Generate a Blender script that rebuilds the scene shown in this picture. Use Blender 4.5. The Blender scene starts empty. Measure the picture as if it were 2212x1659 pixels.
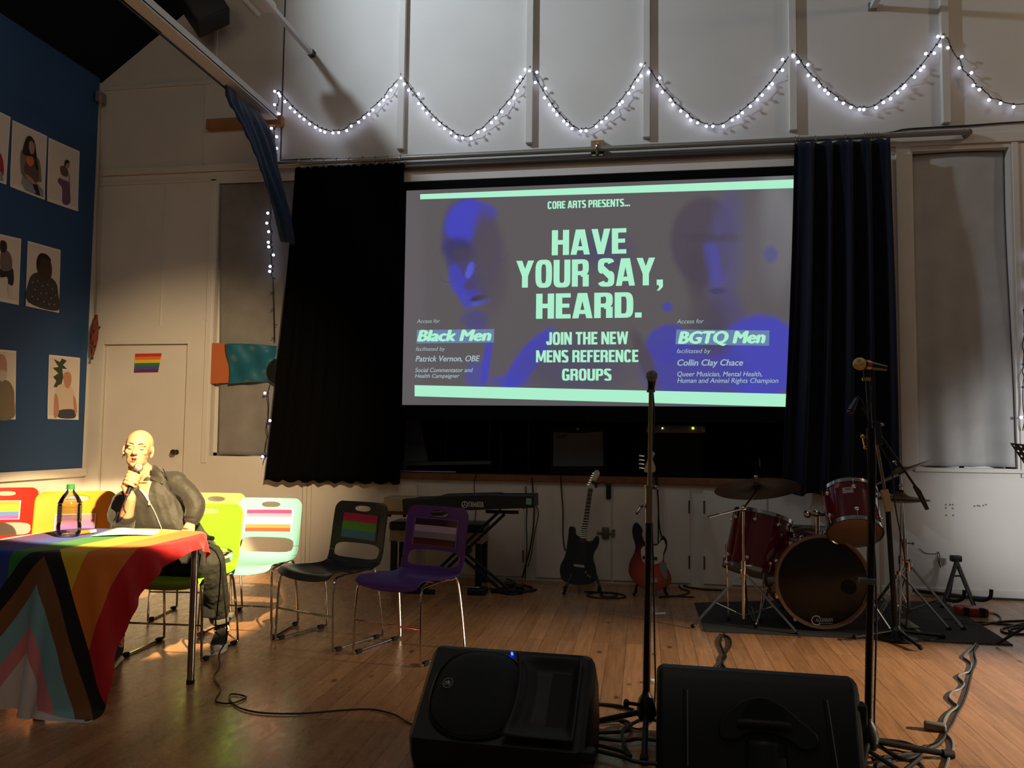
import bpy, bmesh, math, random
import numpy as np
from mathutils import Vector, Matrix, Euler
random.seed(7)
sc = bpy.context.scene
COL = sc.collection
PI = math.pi
# ------------------------------------------------------------------ camera
YAW, PIT, ROL, FPX, CAMH = 0.162524, 0.0642756, 0.0113768, 1731.7, 1.3
IW, IH = 2212.0, 1659.0
_f = Vector((-math.sin(YAW)*math.cos(PIT), math.cos(YAW)*math.cos(PIT), math.sin(PIT)))
_r0 = Vector((math.cos(YAW), math.sin(YAW), 0)); _u0 = _r0.cross(_f)
_r = math.cos(ROL)*_r0 + math.sin(ROL)*_u0
_u = -math.sin(ROL)*_r0 + math.cos(ROL)*_u0
CAM = Vector((0, 0, CAMH))
cd = bpy.data.cameras.new('camera'); co = bpy.data.objects.new('camera', cd); COL.objects.link(co)
cd.sensor_fit = 'HORIZONTAL'; cd.sensor_width = 36.0; cd.lens = 36.0*FPX/IW
cd.clip_start = 0.05; cd.clip_end = 100
co.matrix_world = Matrix(((_r.x, _u.x, -_f.x, 0), (_r.y, _u.y, -_f.y, 0), (_r.z, _u.z, -_f.z, CAMH), (0, 0, 0, 1)))
sc.camera = co
sc.view_settings.view_transform = 'Standard'; sc.view_settings.look = 'None'
sc.view_settings.exposure = 0.0; sc.view_settings.gamma = 1.0; sc.view_settings.use_curve_mapping = False

def Px(x, y, X=None, Y=None, Z=None):
    """a measured point of the photograph, taken to the real surface X=, Y= or Z= it lies on"""
    d = _f + (x-IW/2)/FPX*_r - (y-IH/2)/FPX*_u
    if X is not None: t = X/d.x
    elif Y is not None: t = Y/d.y
    else: t = (Z-CAMH)/d.z
    return CAM + d*t

# ------------------------------------------------------------------ world and lights
def lin(c):
    return tuple(((v/255.0)/12.92 if v/255.0 <= 0.04045 else ((v/255.0+0.055)/1.055)**2.4) for v in c)
w = bpy.data.worlds.new('hall_air'); sc.world = w; w.use_nodes = True
bg = w.node_tree.nodes['Background']; bg.inputs['Color'].default_value = (1.0, 0.93, 0.85, 1); bg.inputs['Strength'].default_value = 0.045

def light(name, kind, loc, power, color, target=None, **kw):
    d = bpy.data.lights.new(name, kind); o = bpy.data.objects.new(name, d); COL.objects.link(o)
    d.energy = power; d.color = color; o.location = loc
    for k, v in kw.items(): setattr(d, k, v)
    if target is not None:
        o.rotation_euler = (Vector(target)-Vector(loc)).to_track_quat('-Z', 'Y').to_euler()
    return o
# warm stage spot on the speaker, from front right
SPOT = Vector((-0.09, 1.60, 3.34))
az, el = math.radians(44.4), math.radians(-29.6)
SD = Vector((-math.sin(az)*math.cos(el), math.cos(az)*math.cos(el), math.sin(el)))
light('warm_stage_spot', 'SPOT', SPOT, 5000, (1.0, 0.74, 0.38), SPOT+SD, spot_size=math.radians(23.6), spot_blend=0.12, shadow_soft_size=0.035)
light('stage_spot_spill', 'SPOT', SPOT+Vector((.02, 0, .02)), 1500, (1.0, 0.70, 0.38), (-4.4, 7.27, 1.1), spot_size=math.radians(30), spot_blend=0.8, shadow_soft_size=0.05)
# cold flood high up on the left, washing the top of the back wall
light('cold_wall_flood', 'SPOT', (-3.9, 4.5, 5.95), 520, (0.74, 0.86, 1.0), (0.4, 7.27, 5.6), spot_size=math.radians(106), spot_blend=1.0, shadow_soft_size=0.10)
# warm lamp past the right edge, high
light('warm_right_lamp', 'POINT', (4.9, 5.6, 5.2), 42, (1.0, 0.70, 0.42), shadow_soft_size=0.15)
# low floodlight from the right over floor, drum rug and right wall
light('right_floor_flood', 'SPOT', (6.2, 3.9, 2.1), 2700, (1.0, 0.82, 0.60), (1.95, 4.4, 0.0), spot_size=math.radians(30), spot_blend=0.8, shadow_soft_size=0.05)
light('right_wall_flood', 'SPOT', (4.3, 3.6, 1.7), 420, (0.95, 0.97, 1.0), (3.55, 7.27, 0.95), spot_size=math.radians(38), spot_blend=0.9, shadow_soft_size=0.2)
# unseen soft fills added overhead to brighten cupboards, floor and left wall
light('overhead_fill', 'AREA', (-0.5, 1.5, 5.6), 22, (1.0, 0.92, 0.82), (-0.5, 5.5, 1.0), size=2.6)
light('left_fill', 'AREA', (-3.6, 3.2, 5.2), 8, (1.0, 0.74, 0.46), (-4.6, 7.2, 2.0), size=1.0)

# ------------------------------------------------------------------ materials
def newmat(name):
    m = bpy.data.materials.new(name); m.use_nodes = True
    return m, m.node_tree.nodes, m.node_tree.links, m.node_tree.nodes['Principled BSDF']
def M(name, c, rough=0.5, metal=0.0, var=0.0, vscale=8.0, bump=0.0, bscale=60.0, trans=0.0, emit=None, es=1.0, spec=0.5, coat=0.0, sheen=0.0, ior=1.45):
    m, n, l, b = newmat(name)
    col = lin(c)+(1,)
    b.inputs['Base Color'].default_value = col
    b.inputs['Roughness'].default_value = rough; b.inputs['Metallic'].default_value = metal
    b.inputs['Specular IOR Level'].default_value = spec; b.inputs['IOR'].default_value = ior
    if trans: b.inputs['Transmission Weight'].default_value = trans
    if coat: b.inputs['Coat Weight'].default_value = coat
    if sheen: b.inputs['Sheen Weight'].default_value = sheen
    if emit is not None:
        b.inputs['Emission Color'].default_value = lin(emit)+(1,); b.inputs['Emission Strength'].default_value = es
    if var or bump:
        tc = n.new('ShaderNodeTexCoord')
    if var:
        t = n.new('ShaderNodeTexNoise'); t.inputs['Scale'].default_value = vscale; t.inputs['Detail'].default_value = 5
        l.new(tc.outputs['Object'], t.inputs['Vector'])
        r = n.new('ShaderNodeMapRange'); r.inputs[1].default_value = 0.3; r.inputs[2].default_value = 0.7; r.inputs[3].default_value = 1-var; r.inputs[4].default_value = 1+var
        l.new(t.outputs['Fac'], r.inputs[0])
        mx = n.new('ShaderNodeVectorMath'); mx.operation = 'SCALE'; mx.inputs[0].default_value = col[:3]
        l.new(r.outputs[0], mx.inputs['Scale']); l.new(mx.outputs[0], b.inputs['Base Color'])
    if bump:
        t2 = n.new('ShaderNodeTexNoise'); t2.inputs['Scale'].default_value = bscale; t2.inputs['Detail'].default_value = 4
        l.new(tc.outputs['Object'], t2.inputs['Vector'])
        bp = n.new('ShaderNodeBump'); bp.inputs['Strength'].default_value = bump; bp.inputs['Distance'].default_value = 0.01
        l.new(t2.outputs['Fac'], bp.inputs['Height']); l.new(bp.outputs[0], b.inputs['Normal'])
    return m
def floor_mat():
    m, n, l, b = newmat('varnished_pine_boards')
    tc = n.new('ShaderNodeTexCoord'); mp = n.new('ShaderNodeMapping'); mp.inputs['Rotation'].default_value = (0, 0, PI/2)
    l.new(tc.outputs['Object'], mp.inputs['Vector'])
    br = n.new('ShaderNodeTexBrick'); br.inputs['Scale'].default_value = 1.0
    br.inputs['Brick Width'].default_value = 2.6; br.inputs['Row Height'].default_value = 0.105; br.inputs['Mortar Size'].default_value = 0.0016
    br.inputs['Color1'].default_value = lin((178, 130, 90))+(1,); br.inputs['Color2'].default_value = lin((152, 108, 72))+(1,)
    br.inputs['Mortar'].default_value = lin((104, 68, 42))+(1,); br.offset = 0.37
    l.new(mp.outputs[0], br.inputs['Vector'])
    mp2 = n.new('ShaderNodeMapping'); mp2.inputs['Scale'].default_value = (14, 0.9, 1); l.new(tc.outputs['Object'], mp2.inputs['Vector'])
    g = n.new('ShaderNodeTexNoise'); g.inputs['Scale'].default_value = 3.0; g.inputs['Detail'].default_value = 8; g.inputs['Distortion'].default_value = 0.6
    l.new(mp2.outputs[0], g.inputs['Vector'])
    gr = n.new('ShaderNodeMapRange'); gr.inputs[1].default_value = 0.3; gr.inputs[2].default_value = 0.72; gr.inputs[3].default_value = 0.74; gr.inputs[4].default_value = 1.16
    l.new(g.outputs['Fac'], gr.inputs[0])
    s = n.new('ShaderNodeVectorMath'); s.operation = 'SCALE'; l.new(br.outputs['Color'], s.inputs[0]); l.new(gr.outputs[0], s.inputs['Scale'])
    # knots: stretched voronoi cells, dark centre
    mp3 = n.new('ShaderNodeMapping'); mp3.inputs['Scale'].default_value = (5.2, 3.0, 1); l.new(tc.outputs['Object'], mp3.inputs['Vector'])
    v = n.new('ShaderNodeTexVoronoi'); v.inputs['Scale'].default_value = 1.0; l.new(mp3.outputs[0], v.inputs['Vector'])
    kr = n.new('ShaderNodeMapRange'); kr.inputs[1].default_value = 0.05; kr.inputs[2].default_value = 0.11; kr.inputs[3].default_value = 0.25; kr.inputs[4].default_value = 1.0
    l.new(v.outputs['Distance'], kr.inputs[0])
    s2 = n.new('ShaderNodeVectorMath'); s2.operation = 'SCALE'; l.new(s.outputs[0], s2.inputs[0]); l.new(kr.outputs[0], s2.inputs['Scale'])
    # scuffs
    mp4 = n.new('ShaderNodeMapping'); mp4.inputs['Scale'].default_value = (6, 3, 1); mp4.inputs['Rotation'].default_value = (0, 0, .7); l.new(tc.outputs['Object'], mp4.inputs['Vector'])
    n4 = n.new('ShaderNodeTexNoise'); n4.inputs['Scale'].default_value = 3.5; n4.inputs['Detail'].default_value = 9; n4.inputs['Roughness'].default_value = .7; l.new(mp4.outputs[0], n4.inputs['Vector'])
    sr = n.new('ShaderNodeMapRange'); sr.inputs[1].default_value = 0.66; sr.inputs[2].default_value = 0.72; sr.inputs[3].default_value = 1.0; sr.inputs[4].default_value = 0.55
    l.new(n4.outputs['Fac'], sr.inputs[0])
    s3 = n.new('ShaderNodeVectorMath'); s3.operation = 'SCALE'; l.new(s2.outputs[0], s3.inputs[0]); l.new(sr.outputs[0], s3.inputs['Scale'])
    l.new(s3.outputs[0], b.inputs['Base Color'])
    rr = n.new('ShaderNodeMapRange'); rr.inputs[1].default_value = 0.3; rr.inputs[2].default_value = 0.7; rr.inputs[3].default_value = 0.20; rr.inputs[4].default_value = 0.36
    l.new(n4.outputs['Fac'], rr.inputs[0]); l.new(rr.outputs[0], b.inputs['Roughness'])
    bp = n.new('ShaderNodeBump'); bp.inputs['Strength'].default_value = 0.12; bp.inputs['Distance'].default_value = 0.004
    l.new(br.outputs['Fac'], bp.inputs['Height']); bp.invert = True; l.new(bp.outputs[0], b.inputs['Normal'])
    return m
def wall_mat(name, c, stain=0.10):
    m, n, l, b = newmat(name)
    tc = n.new('ShaderNodeTexCoord')
    t = n.new('ShaderNodeTexNoise'); t.inputs['Scale'].default_value = 1.3; t.inputs['Detail'].default_value = 7; l.new(tc.outputs['Object'], t.inputs['Vector'])
    r = n.new('ShaderNodeMapRange'); r.inputs[1].default_value = .3; r.inputs[2].default_value = .7; r.inputs[3].default_value = 1-stain; r.inputs[4].default_value = 1.0
    l.new(t.outputs['Fac'], r.inputs[0])
    t2 = n.new('ShaderNodeTexNoise'); t2.inputs['Scale'].default_value = 26; t2.inputs['Detail'].default_value = 3; l.new(tc.outputs['Object'], t2.inputs['Vector'])
    r2 = n.new('ShaderNodeMapRange'); r2.inputs[1].default_value = .74; r2.inputs[2].default_value = .80; r2.inputs[3].default_value = 1.0; r2.inputs[4].default_value = 0.72
    l.new(t2.outputs['Fac'], r2.inputs[0])
    mm = n.new('ShaderNodeMath'); mm.operation = 'MULTIPLY'; l.new(r.outputs[0], mm.inputs[0]); l.new(r2.outputs[0], mm.inputs[1])
    s = n.new('ShaderNodeVectorMath'); s.operation = 'SCALE'; s.inputs[0].default_value = lin(c); l.new(mm.outputs[0], s.inputs['Scale'])
    l.new(s.outputs[0], b.inputs['Base Color']); b.inputs['Roughness'].default_value = 0.55; b.inputs['Specular IOR Level'].default_value = 0.3
    bp = n.new('ShaderNodeBump'); bp.inputs['Strength'].default_value = 0.08; bp.inputs['Distance'].default_value = 0.004
    t3 = n.new('ShaderNodeTexNoise'); t3.inputs['Scale'].default_value = 90; l.new(tc.outputs['Object'], t3.inputs['Vector'])
    l.new(t3.outputs['Fac'], bp.inputs['Height']); l.new(bp.outputs[0], b.inputs['Normal'])
    return m
MAT = {}
def G(name, *a, **k):
    if name not in MAT: MAT[name] = M(name, *a, **k)
    return MAT[name]
white_paint = wall_mat('white_wall_paint', (214, 210, 202))
blue_paint = wall_mat('blue_wall_paint', (42, 76, 120), 0.06)
floor_m = floor_mat()
black_void = M('matt_black', (10, 11, 12), 0.9, spec=0.1)
roof_m = M('dark_roof_lining', (22, 25, 34), 0.9, spec=0.1)
chrome = M('chrome', (215, 212, 205), 0.14, 1.0)
dchrome = M('worn_chrome', (150, 146, 138), 0.3, 1.0)
brass = M('brass_tube', (150, 134, 104), 0.28, 1.0)
black_pl = M('black_plastic', (16, 17, 19), 0.45, bump=0.05, bscale=200)
black_mt = M('black_metal', (14, 14, 15), 0.4, 0.0, coat=.1)
rubber = M('black_rubber', (12, 12, 12), 0.8)
sc.cycles.transparent_max_bounces = 24
cable_m = M('black_cable', (20, 18, 17), 0.5)
wood_m = M('stage_edge_wood', (112, 74, 44), 0.55, var=0.2, vscale=14)
paper_m = M('white_paper', (236, 234, 228), 0.6)
# ------------------------------------------------------------------ mesh building
def wmat(o):
    m = Matrix.Translation(o.location) @ o.rotation_euler.to_matrix().to_4x4()
    return wmat(o.parent) @ m if o.parent else m
def ortho(d):
    d = Vector(d).normalized()
    a = Vector((0, 0, 1)) if abs(d.z) < 0.9 else Vector((1, 0, 0))
    x = a.cross(d).normalized(); return x, d.cross(x).normalized(), d
def catmull(pts, n=6, closed=False):
    pts = [Vector(p) for p in pts]
    if len(pts) < 3 and not closed: return pts
    out = []; N = len(pts); rng = N if closed else N-1
    for i in range(rng):
        if closed: a, b, c, d = pts[(i-1) % N], pts[i], pts[(i+1) % N], pts[(i+2) % N]
        else: a, b, c, d = pts[max(i-1, 0)], pts[i], pts[i+1], pts[min(i+2, N-1)]
        for k in range(n):
            t = k/n
            out.append(0.5*((2*b)+(c-a)*t+(2*a-5*b+4*c-d)*t*t+(3*b-a-3*c+d)*t*t*t))
    if not closed: out.append(pts[-1])
    return out
class MB:
    def __init__(s): s.v = []; s.f = []; s.m = []; s.mats = []; s.cur = 0
    def mat(s, m):
        if m not in s.mats: s.mats.append(m)
        s.cur = s.mats.index(m); return s
    def add(s, vs, fs):
        o = len(s.v); s.v += [tuple(v) for v in vs]
        for f in fs: s.f.append([i+o for i in f]); s.m.append(s.cur)
        return s
    def box(s, lo, hi, mtx=None):
        vs = [Vector((x, y, z)) for z in (lo[2], hi[2]) for y in (lo[1], hi[1]) for x in (lo[0], hi[0])]
        if mtx is not None: vs = [mtx @ v for v in vs]
        return s.add(vs, [(0, 2, 3, 1), (4, 5, 7, 6), (0, 1, 5, 4), (2, 6, 7, 3), (0, 4, 6, 2), (1, 3, 7, 5)])
    def rbox(s, lo, hi, r, mtx=None, seg=3):
        bm = bmesh.new(); bmesh.ops.create_cube(bm, size=1)
        for v in bm.verts: v.co = Vector([(lo[i]+hi[i])/2+v.co[i]*(hi[i]-lo[i]) for i in range(3)])
        bmesh.ops.bevel(bm, geom=bm.edges[:], offset=r, segments=seg, affect='EDGES', profile=0.5)
        return s.frombm(bm, mtx)
    def frombm(s, bm, mtx=None):
        bm.verts.index_update()
        vs = [(mtx @ v.co) if mtx is not None else v.co.copy() for v in bm.verts]
        fs = [[v.index for v in f.verts] for f in bm.faces]; bm.free(); return s.add(vs, fs)
    def tube(s, pts, r, n=8, closed=False, cap=True, smooth=0):
        if smooth: pts = catmull(pts, smooth, closed)
        pts = [Vector(p) for p in pts]; N = len(pts)
        rs = list(r) if isinstance(r, (list, tuple)) else [r]*N
        if len(rs) != N: rs = [float(q) for q in np.interp(np.linspace(0, len(rs)-1, N), range(len(rs)), rs)]
        vs = []; fs = []; x = None
        for i, p in enumerate(pts):
            if closed: d = pts[(i+1) % N]-pts[(i-1) % N]
            else: d = pts[min(i+1, N-1)]-pts[max(i-1, 0)]
            if d.length < 1e-9: d = Vector((0, 0, 1))
            d.normalize()
            if x is None: x, y, _ = ortho(d)
            else:
                x = x-d*x.dot(d)
                if x.length < 1e-6: x, y, _ = ortho(d)
                x.normalize(); y = d.cross(x)
            for k in range(n):
                a = 2*PI*k/n; vs.append(p+(x*math.cos(a)+y*math.sin(a))*rs[i])
        for i in range(N if closed else N-1):
            j = (i+1) % N
            for k in range(n):
                q = (k+1) % n; fs.append((i*n+k, i*n+q, j*n+q, j*n+k))
        if cap and not closed: fs.append(tuple(range(n-1, -1, -1))); fs.append(tuple((N-1)*n+k for k in range(n)))
        return s.add(vs, fs)
    def cyl(s, a, b, r0, r1=None, n=16): return s.tube([a, b], [r0, r0 if r1 is None else r1], n)
    def lathe(s, prof, org=(0, 0, 0), axis=(0, 0, 1), n=24):
        x, y, d = ortho(axis); org = Vector(org); vs = []; fs = []; N = len(prof)
        for (r, h) in prof:
            for k in range(n):
                a = 2*PI*k/n; vs.append(org+d*h+(x*math.cos(a)+y*math.sin(a))*max(r, 1e-5))
        for i in range(N-1):
            for k in range(n):
                q = (k+1) % n; fs.append((i*n+k, i*n+q, (i+1)*n+q, (i+1)*n+k))
        if prof[0][0] > 1e-4: fs.append(tuple(range(n-1, -1, -1)))
        if prof[-1][0] > 1e-4: fs.append(tuple((N-1)*n+k for k in range(n)))
        return s.add(vs, fs)
    def ball(s, c, r, n=12, mtx=None):
        rr = r if isinstance(r, (tuple, list)) else (r, r, r)
        bm = bmesh.new(); bmesh.ops.create_uvsphere(bm, u_segments=n, v_segments=max(6, n*2//3), radius=1)
        S = Matrix.Diagonal((rr[0], rr[1], rr[2], 1)); T = Matrix.Translation(Vector(c))
        return s.frombm(bm, T @ (mtx if mtx is not None else Matrix()) @ S)
    def prism(s, pts, off):
        """closed outline of 3D points, extruded by the vector off"""
        pts = [Vector(p) for p in pts]; off = Vector(off); N = len(pts)
        vs = pts+[p+off for p in pts]
        fs = [tuple(range(N)), tuple(range(2*N-1, N-1, -1))]+[(i, N+i, N+(i+1) % N, (i+1) % N) for i in range(N)]
        return s.add(vs, fs)
    def poly(s, pts): return s.add(pts, [tuple(range(len(pts)))])
    def grid(s, fn, nu, nv, skip=None, closeu=False):
        vs = [fn(i/nu, j/nv) for j in range(nv+1) for i in range(nu+1)]; fs = []
        for j in range(nv):
            for i in range(nu):
                if skip and skip((i+.5)/nu, (j+.5)/nv): continue
                a = j*(nu+1)+i; fs.append((a, a+1, a+nu+2, a+nu+1))
        return s.add(vs, fs)
    def build(s, name, parent=None, smooth=True, angle=35, mods=(), local=False, base=None, mats=None):
        me = bpy.data.meshes.new(name); o = bpy.data.objects.new(name, me); COL.objects.link(o)
        vs = [Vector(v) for v in s.v]
        if parent is not None:
            o.parent = parent
            if not local:
                inv = wmat(parent).inverted(); vs = [inv @ v for v in vs]
        elif not local:
            if base is None:
                xs = [v.x for v in vs]; ys = [v.y for v in vs]; zs = [v.z for v in vs]
                base = Vector(((min(xs)+max(xs))/2, (min(ys)+max(ys))/2, min(zs)))
            base = Vector(base); o.location = base; vs = [v-base for v in vs]
        me.from_pydata([tuple(v) for v in vs], [], s.f)
        for m in s.mats: me.materials.append(m)
        me.polygons.foreach_set('material_index', s.m)
        bm = bmesh.new(); bm.from_mesh(me); bmesh.ops.remove_doubles(bm, verts=bm.verts, dist=1e-6)
        bmesh.ops.recalc_face_normals(bm, faces=bm.faces) if not getattr(s, 'keep', False) else None
        bm.to_mesh(me); bm.free()
        if smooth:
            me.polygons.foreach_set('use_smooth', [True]*len(me.polygons))
            me.set_sharp_from_angle(angle=math.radians(angle))
        me.update()
        for (kind, kw) in mods:
            md = o.modifiers.new(kind.lower(), kind)
            for k, v in kw.items(): setattr(md, k, v)
        return o
SOL = lambda t, off=0.0: ('SOLIDIFY', dict(thickness=t, offset=off))
SUB = lambda n=1: ('SUBSURF', dict(levels=n, render_levels=n))
BEV = lambda w, n=2: ('BEVEL', dict(width=w, segments=n, limit_method='ANGLE'))
def tag(o, label, cat=None, group=None):
    o['label'] = label
    if cat: o['category'] = cat
    if group: o['group'] = group
    return o
def thing(name, loc, label, cat, rz=0.0, group=None):
    o = bpy.data.objects.new(name, None); COL.objects.link(o); o.empty_display_size = 0.1
    o.location = Vector(loc); o.rotation_euler = (0, 0, rz); return tag(o, label, cat, group)
def struct(o, label=None):
    o['kind'] = 'structure'
    if label: o['label'] = label
    return o
def fl(x, y, z=0.0): return Px(x, y, Z=z)
def pxs(pts, **k): return [Px(x, y, **k) for x, y in pts]
def cable(pts, name, label, r=0.005, z=0.006, group=None, smooth=6, cat='cable', m=None, world=None):
    P = world if world else [Px(x, y, Z=z) for x, y in pts]
    b = MB().mat(m or cable_m); b.tube(P, r, 7, smooth=smooth)
    return tag(b.build(name), label, cat, group)
def text_geo(s, bold=0.0, shear=0.0, space=1.0):
    cu = bpy.data.curves.new('t', 'FONT'); cu.body = s; cu.size = 1.0; cu.offset = bold; cu.shear = shear; cu.space_character = space
    cu.resolution_u = 4; cu.fill_mode = 'FRONT'
    o = bpy.data.objects.new('t', cu); COL.objects.link(o)
    bpy.context.view_layer.update()
    me = bpy.data.meshes.new_from_object(o.evaluated_get(bpy.context.evaluated_depsgraph_get()))
    vs = [v.co.copy() for v in me.vertices]; fs = [tuple(p.vertices) for p in me.polygons]
    bpy.data.objects.remove(o); bpy.data.curves.remove(cu); bpy.data.meshes.remove(me)
    return vs, fs
def put_text(b, s, o, ux, uy, width, height, bold=0.0, shear=0.0, lift=(0, 0, 0), space=1.0):
    """text s fitted to width x height at origin o (baseline left) along unit axes ux, uy"""
    vs, fs = text_geo(s, 0.0, shear, space)
    x0 = min(v.x for v in vs); x1 = max(v.x for v in vs)
    ch, _ = text_geo('H'); y0 = min(v.y for v in ch); y1 = max(v.y for v in ch)
    sx = width/(x1-x0+bold*1.6); sy = height/(y1-y0)
    o = Vector(o)+Vector(lift)
    for dx, dy in ([(0, 0), (bold*.8, bold*.4), (bold*1.6, 0), (bold*.8, -bold*.4)] if bold else [(0, 0)]):
        b.add([o+Vector(ux)*((v.x-x0+dx)*sx)+Vector(uy)*((v.y-y0+dy)*sy) for v in vs], fs)
# heavy condensed capitals for the slide headline
def se_ring(a, b, s, t, cx, cy, d0, d1, n=26, e=3.4):
    """a band between two rounded boxes, from angle d0 to d1 (degrees)"""
    out = []; po = []; pi = []
    for i in range(n+1):
        th = math.radians(d0+(d1-d0)*i/n); c, q = math.cos(th), math.sin(th)
        f = lambda A, B: (cx+A*math.copysign(abs(c)**(2/e), c), cy+B*math.copysign(abs(q)**(2/e), q))
        po.append(f(a, b)); pi.append(f(a-s, b-t))
    return [[po[i], po[i+1], pi[i+1], pi[i]] for i in range(n)]
def heavy_glyph(ch):
    R = lambda x0, y0, x1, y1: [(x0, y0), (x1, y0), (x1, y1), (x0, y1)]
    s, t, w = .20, .17, .56
    O = lambda d0, d1: se_ring(w/2, .52, s, t, w/2, .5, d0, d1)
    if ch == 'A': return .62, [[(0, 0), (.19, 0), (.365, 1), (.165, 1)], [(.62, 0), (.43, 0), (.255, 1), (.455, 1)], R(.15, .17, .47, .33)]
    if ch == 'C': return w, O(28, 332)
    if ch == 'D': return w, [R(0, 0, s, 1), R(0, 0, .3, t), R(0, 1-t, .3, 1)]+se_ring(w/2, .5, s, t, w/2, .5, -90, 90)
    if ch == 'E': return .46, [R(0, 0, s, 1), R(0, 0, .46, t), R(0, 1-t, .46, 1), R(0, .43, .42, .59)]
    if ch == 'F': return .44, [R(0, 0, s, 1), R(0, 1-t, .44, 1), R(0, .42, .4, .58)]
    if ch == 'G': return w, O(28, 345)+[R(.29, .36, w, .52), R(w-s, 0.04, w, .5)]
    if ch == 'H': return w, [R(0, 0, s, 1), R(w-s, 0, w, 1), R(0, .42, w, .6)]
    if ch == 'I': return s, [R(0, 0, s, 1)]
    if ch == 'J': return .44, [R(.44-s, .25, .44, 1)]+se_ring(.22, .3, s, t, .22, .28, 180, 360)
    if ch == 'M': return .76, [R(0, 0, .17, 1), R(.59, 0, .76, 1), [(0, 1), (.22, 1), (.45, .1), (.31, .1)], [(.76, 1), (.54, 1), (.31, .1), (.45, .1)]]
    if ch == 'N': return .58, [R(0, 0, .18, 1), R(.40, 0, .58, 1), [(0, 1), (.2, 1), (.58, 0), (.38, 0)]]
    if ch == 'O': return w, O(0, 360)
    if ch == 'P': return .54, [R(0, 0, s, 1), R(0, 1-t, .28, 1), R(0, .38, .28, .53)]+se_ring(.27, .31, s, .15, .27, .69, -90, 90)
    if ch == 'R': return .57, [R(0, 0, s, 1), R(0, 1-t, .28, 1), R(0, .42, .3, .57)]+se_ring(.28, .29, s, .15, .28, .71, -90, 90)+[R(.36, 0, .56, .44), R(.3, .36, .5, .52)]
    if ch == 'S': return w-.02, se_ring(.27, .29, s, .16, .27, .73, 20, 250)+se_ring(.27, .29, s, .16, .27, .27, -160, 70)+[[(.02, .62), (.2, .74), (.53, .40), (.34, .27)]]
    if ch == 'T': return .50, [R(.15, 0, .35, 1), R(0, 1-t, .5, 1)]
    if ch == 'U': return w, [R(0, .3, s, 1), R(w-s, .3, w, 1)]+se_ring(w/2, .34, s, t, w/2, .32, 180, 360)
    if ch == 'V': return .60, [[(0, 1), (.2, 1), (.38, 0), (.2, 0)], [(.6, 1), (.4, 1), (.22, 0), (.4, 0)]]
    if ch == 'W': return .84, [[(0, 1), (.18, 1), (.3, 0), (.13, 0)], [(.34, 1), (.5, 1), (.3, 0), (.14, 0)], [(.34, 1), (.5, 1), (.71, 0), (.54, 0)], [(.84, 1), (.66, 1), (.54, 0), (.71, 0)]]
    if ch == 'Y': return .60, [[(0, 1), (.2, 1), (.39, .42), (.22, .36)], [(.6, 1), (.4, 1), (.21, .42), (.38, .36)], R(.2, 0, .4, .5)]
    if ch == '.': return .2, [R(0, 0, .2, .2)]
    if ch == ',': return .2, [R(0, 0, .2, .2), [(.06, 0), (.2, 0), (.2, -.06), (.08, -.2), (0, -.2), (.08, -.08)]]
    return .22, []
def put_heavy(b, s, o, ux, uz, width, height, lift):
    x = 0; G_ = []
    for ch in s:
        w_, P = heavy_glyph(ch); G_ += [[(px_+x, py_) for px_, py_ in p] for p in P]; x += w_+(.05 if ch != ' ' else .02)
    k = width/(x-.05); o = Vector(o)+Vector(lift)
    for i, p in enumerate(G_): b.poly([o+Vector(ux)*(a*k)+Vector(uz)*(c*height) for a, c in p])
# ------------------------------------------------------------------ room
YW = 7.27; XL = -5.5; STG = 0.93
struct(MB().mat(floor_m).box((-5.62, -1.5, -0.1), (6.5, 12.0, 0.0)).build('floor', smooth=False, base=(0, 0, 0)), 'orange pine board floor of the hall')
# back wall with the stage opening, two windows and the door recess cut out
HOLES = [(-2.95, 1.95, STG, 3.70, 0.30), (-4.18, -3.10, 1.07, 3.78, 0.10), (2.30, 3.07, 1.07, 3.80, 0.16), (-5.37, -4.45, 0.0, 2.17, 0.035)]
def back_wall():
    b = MB().mat(white_paint)
    xs = sorted({XL-.12, 6.5}|{h[0] for h in HOLES}|{h[1] for h in HOLES}); zs = sorted({0.0, 7.2}|{h[2] for h in HOLES}|{h[3] for h in HOLES})
    for i in range(len(xs)-1):
        for j in range(len(zs)-1):
            cx, cz = (xs[i]+xs[i+1])/2, (zs[j]+zs[j+1])/2
            if any(h[0] < cx < h[1] and h[2] < cz < h[3] for h in HOLES): continue
            b.box((xs[i], YW, zs[j]), (xs[i+1], YW+0.3, zs[j+1]))
    return struct(b.build('wall_back', smooth=False), 'pale painted back wall around the stage opening')
back_wall()
# left wall: blue upper panel over a white dado with a ledge
lw = struct(MB().mat(white_paint).box((XL-.12, 1.0, 0), (XL-.03, YW, 5.2)).build('wall_left', smooth=False), 'left wall')
MB().mat(blue_paint).box((XL-.03, 1.0, .93), (XL, YW-.06, 5.2)).build('blue_panel', lw, smooth=False)
MB().mat(white_paint).box((XL-.03, 1.0, .85), (XL+.012, YW-.005, .93)).build('ledge', lw, smooth=False)
# sloping dark roof lining
sl = 0.74
b = MB().mat(roof_m); b.prism([(-5.75, 1.0, 4.72), (-3.2, 1.0, 4.72+sl*2.55), (-3.2, 1.0, 4.80+sl*2.55), (-5.75, 1.0, 4.80)], (0, YW-1.0, 0))
struct(b.build('ceiling', smooth=False), 'dark sloping roof lining')
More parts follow.
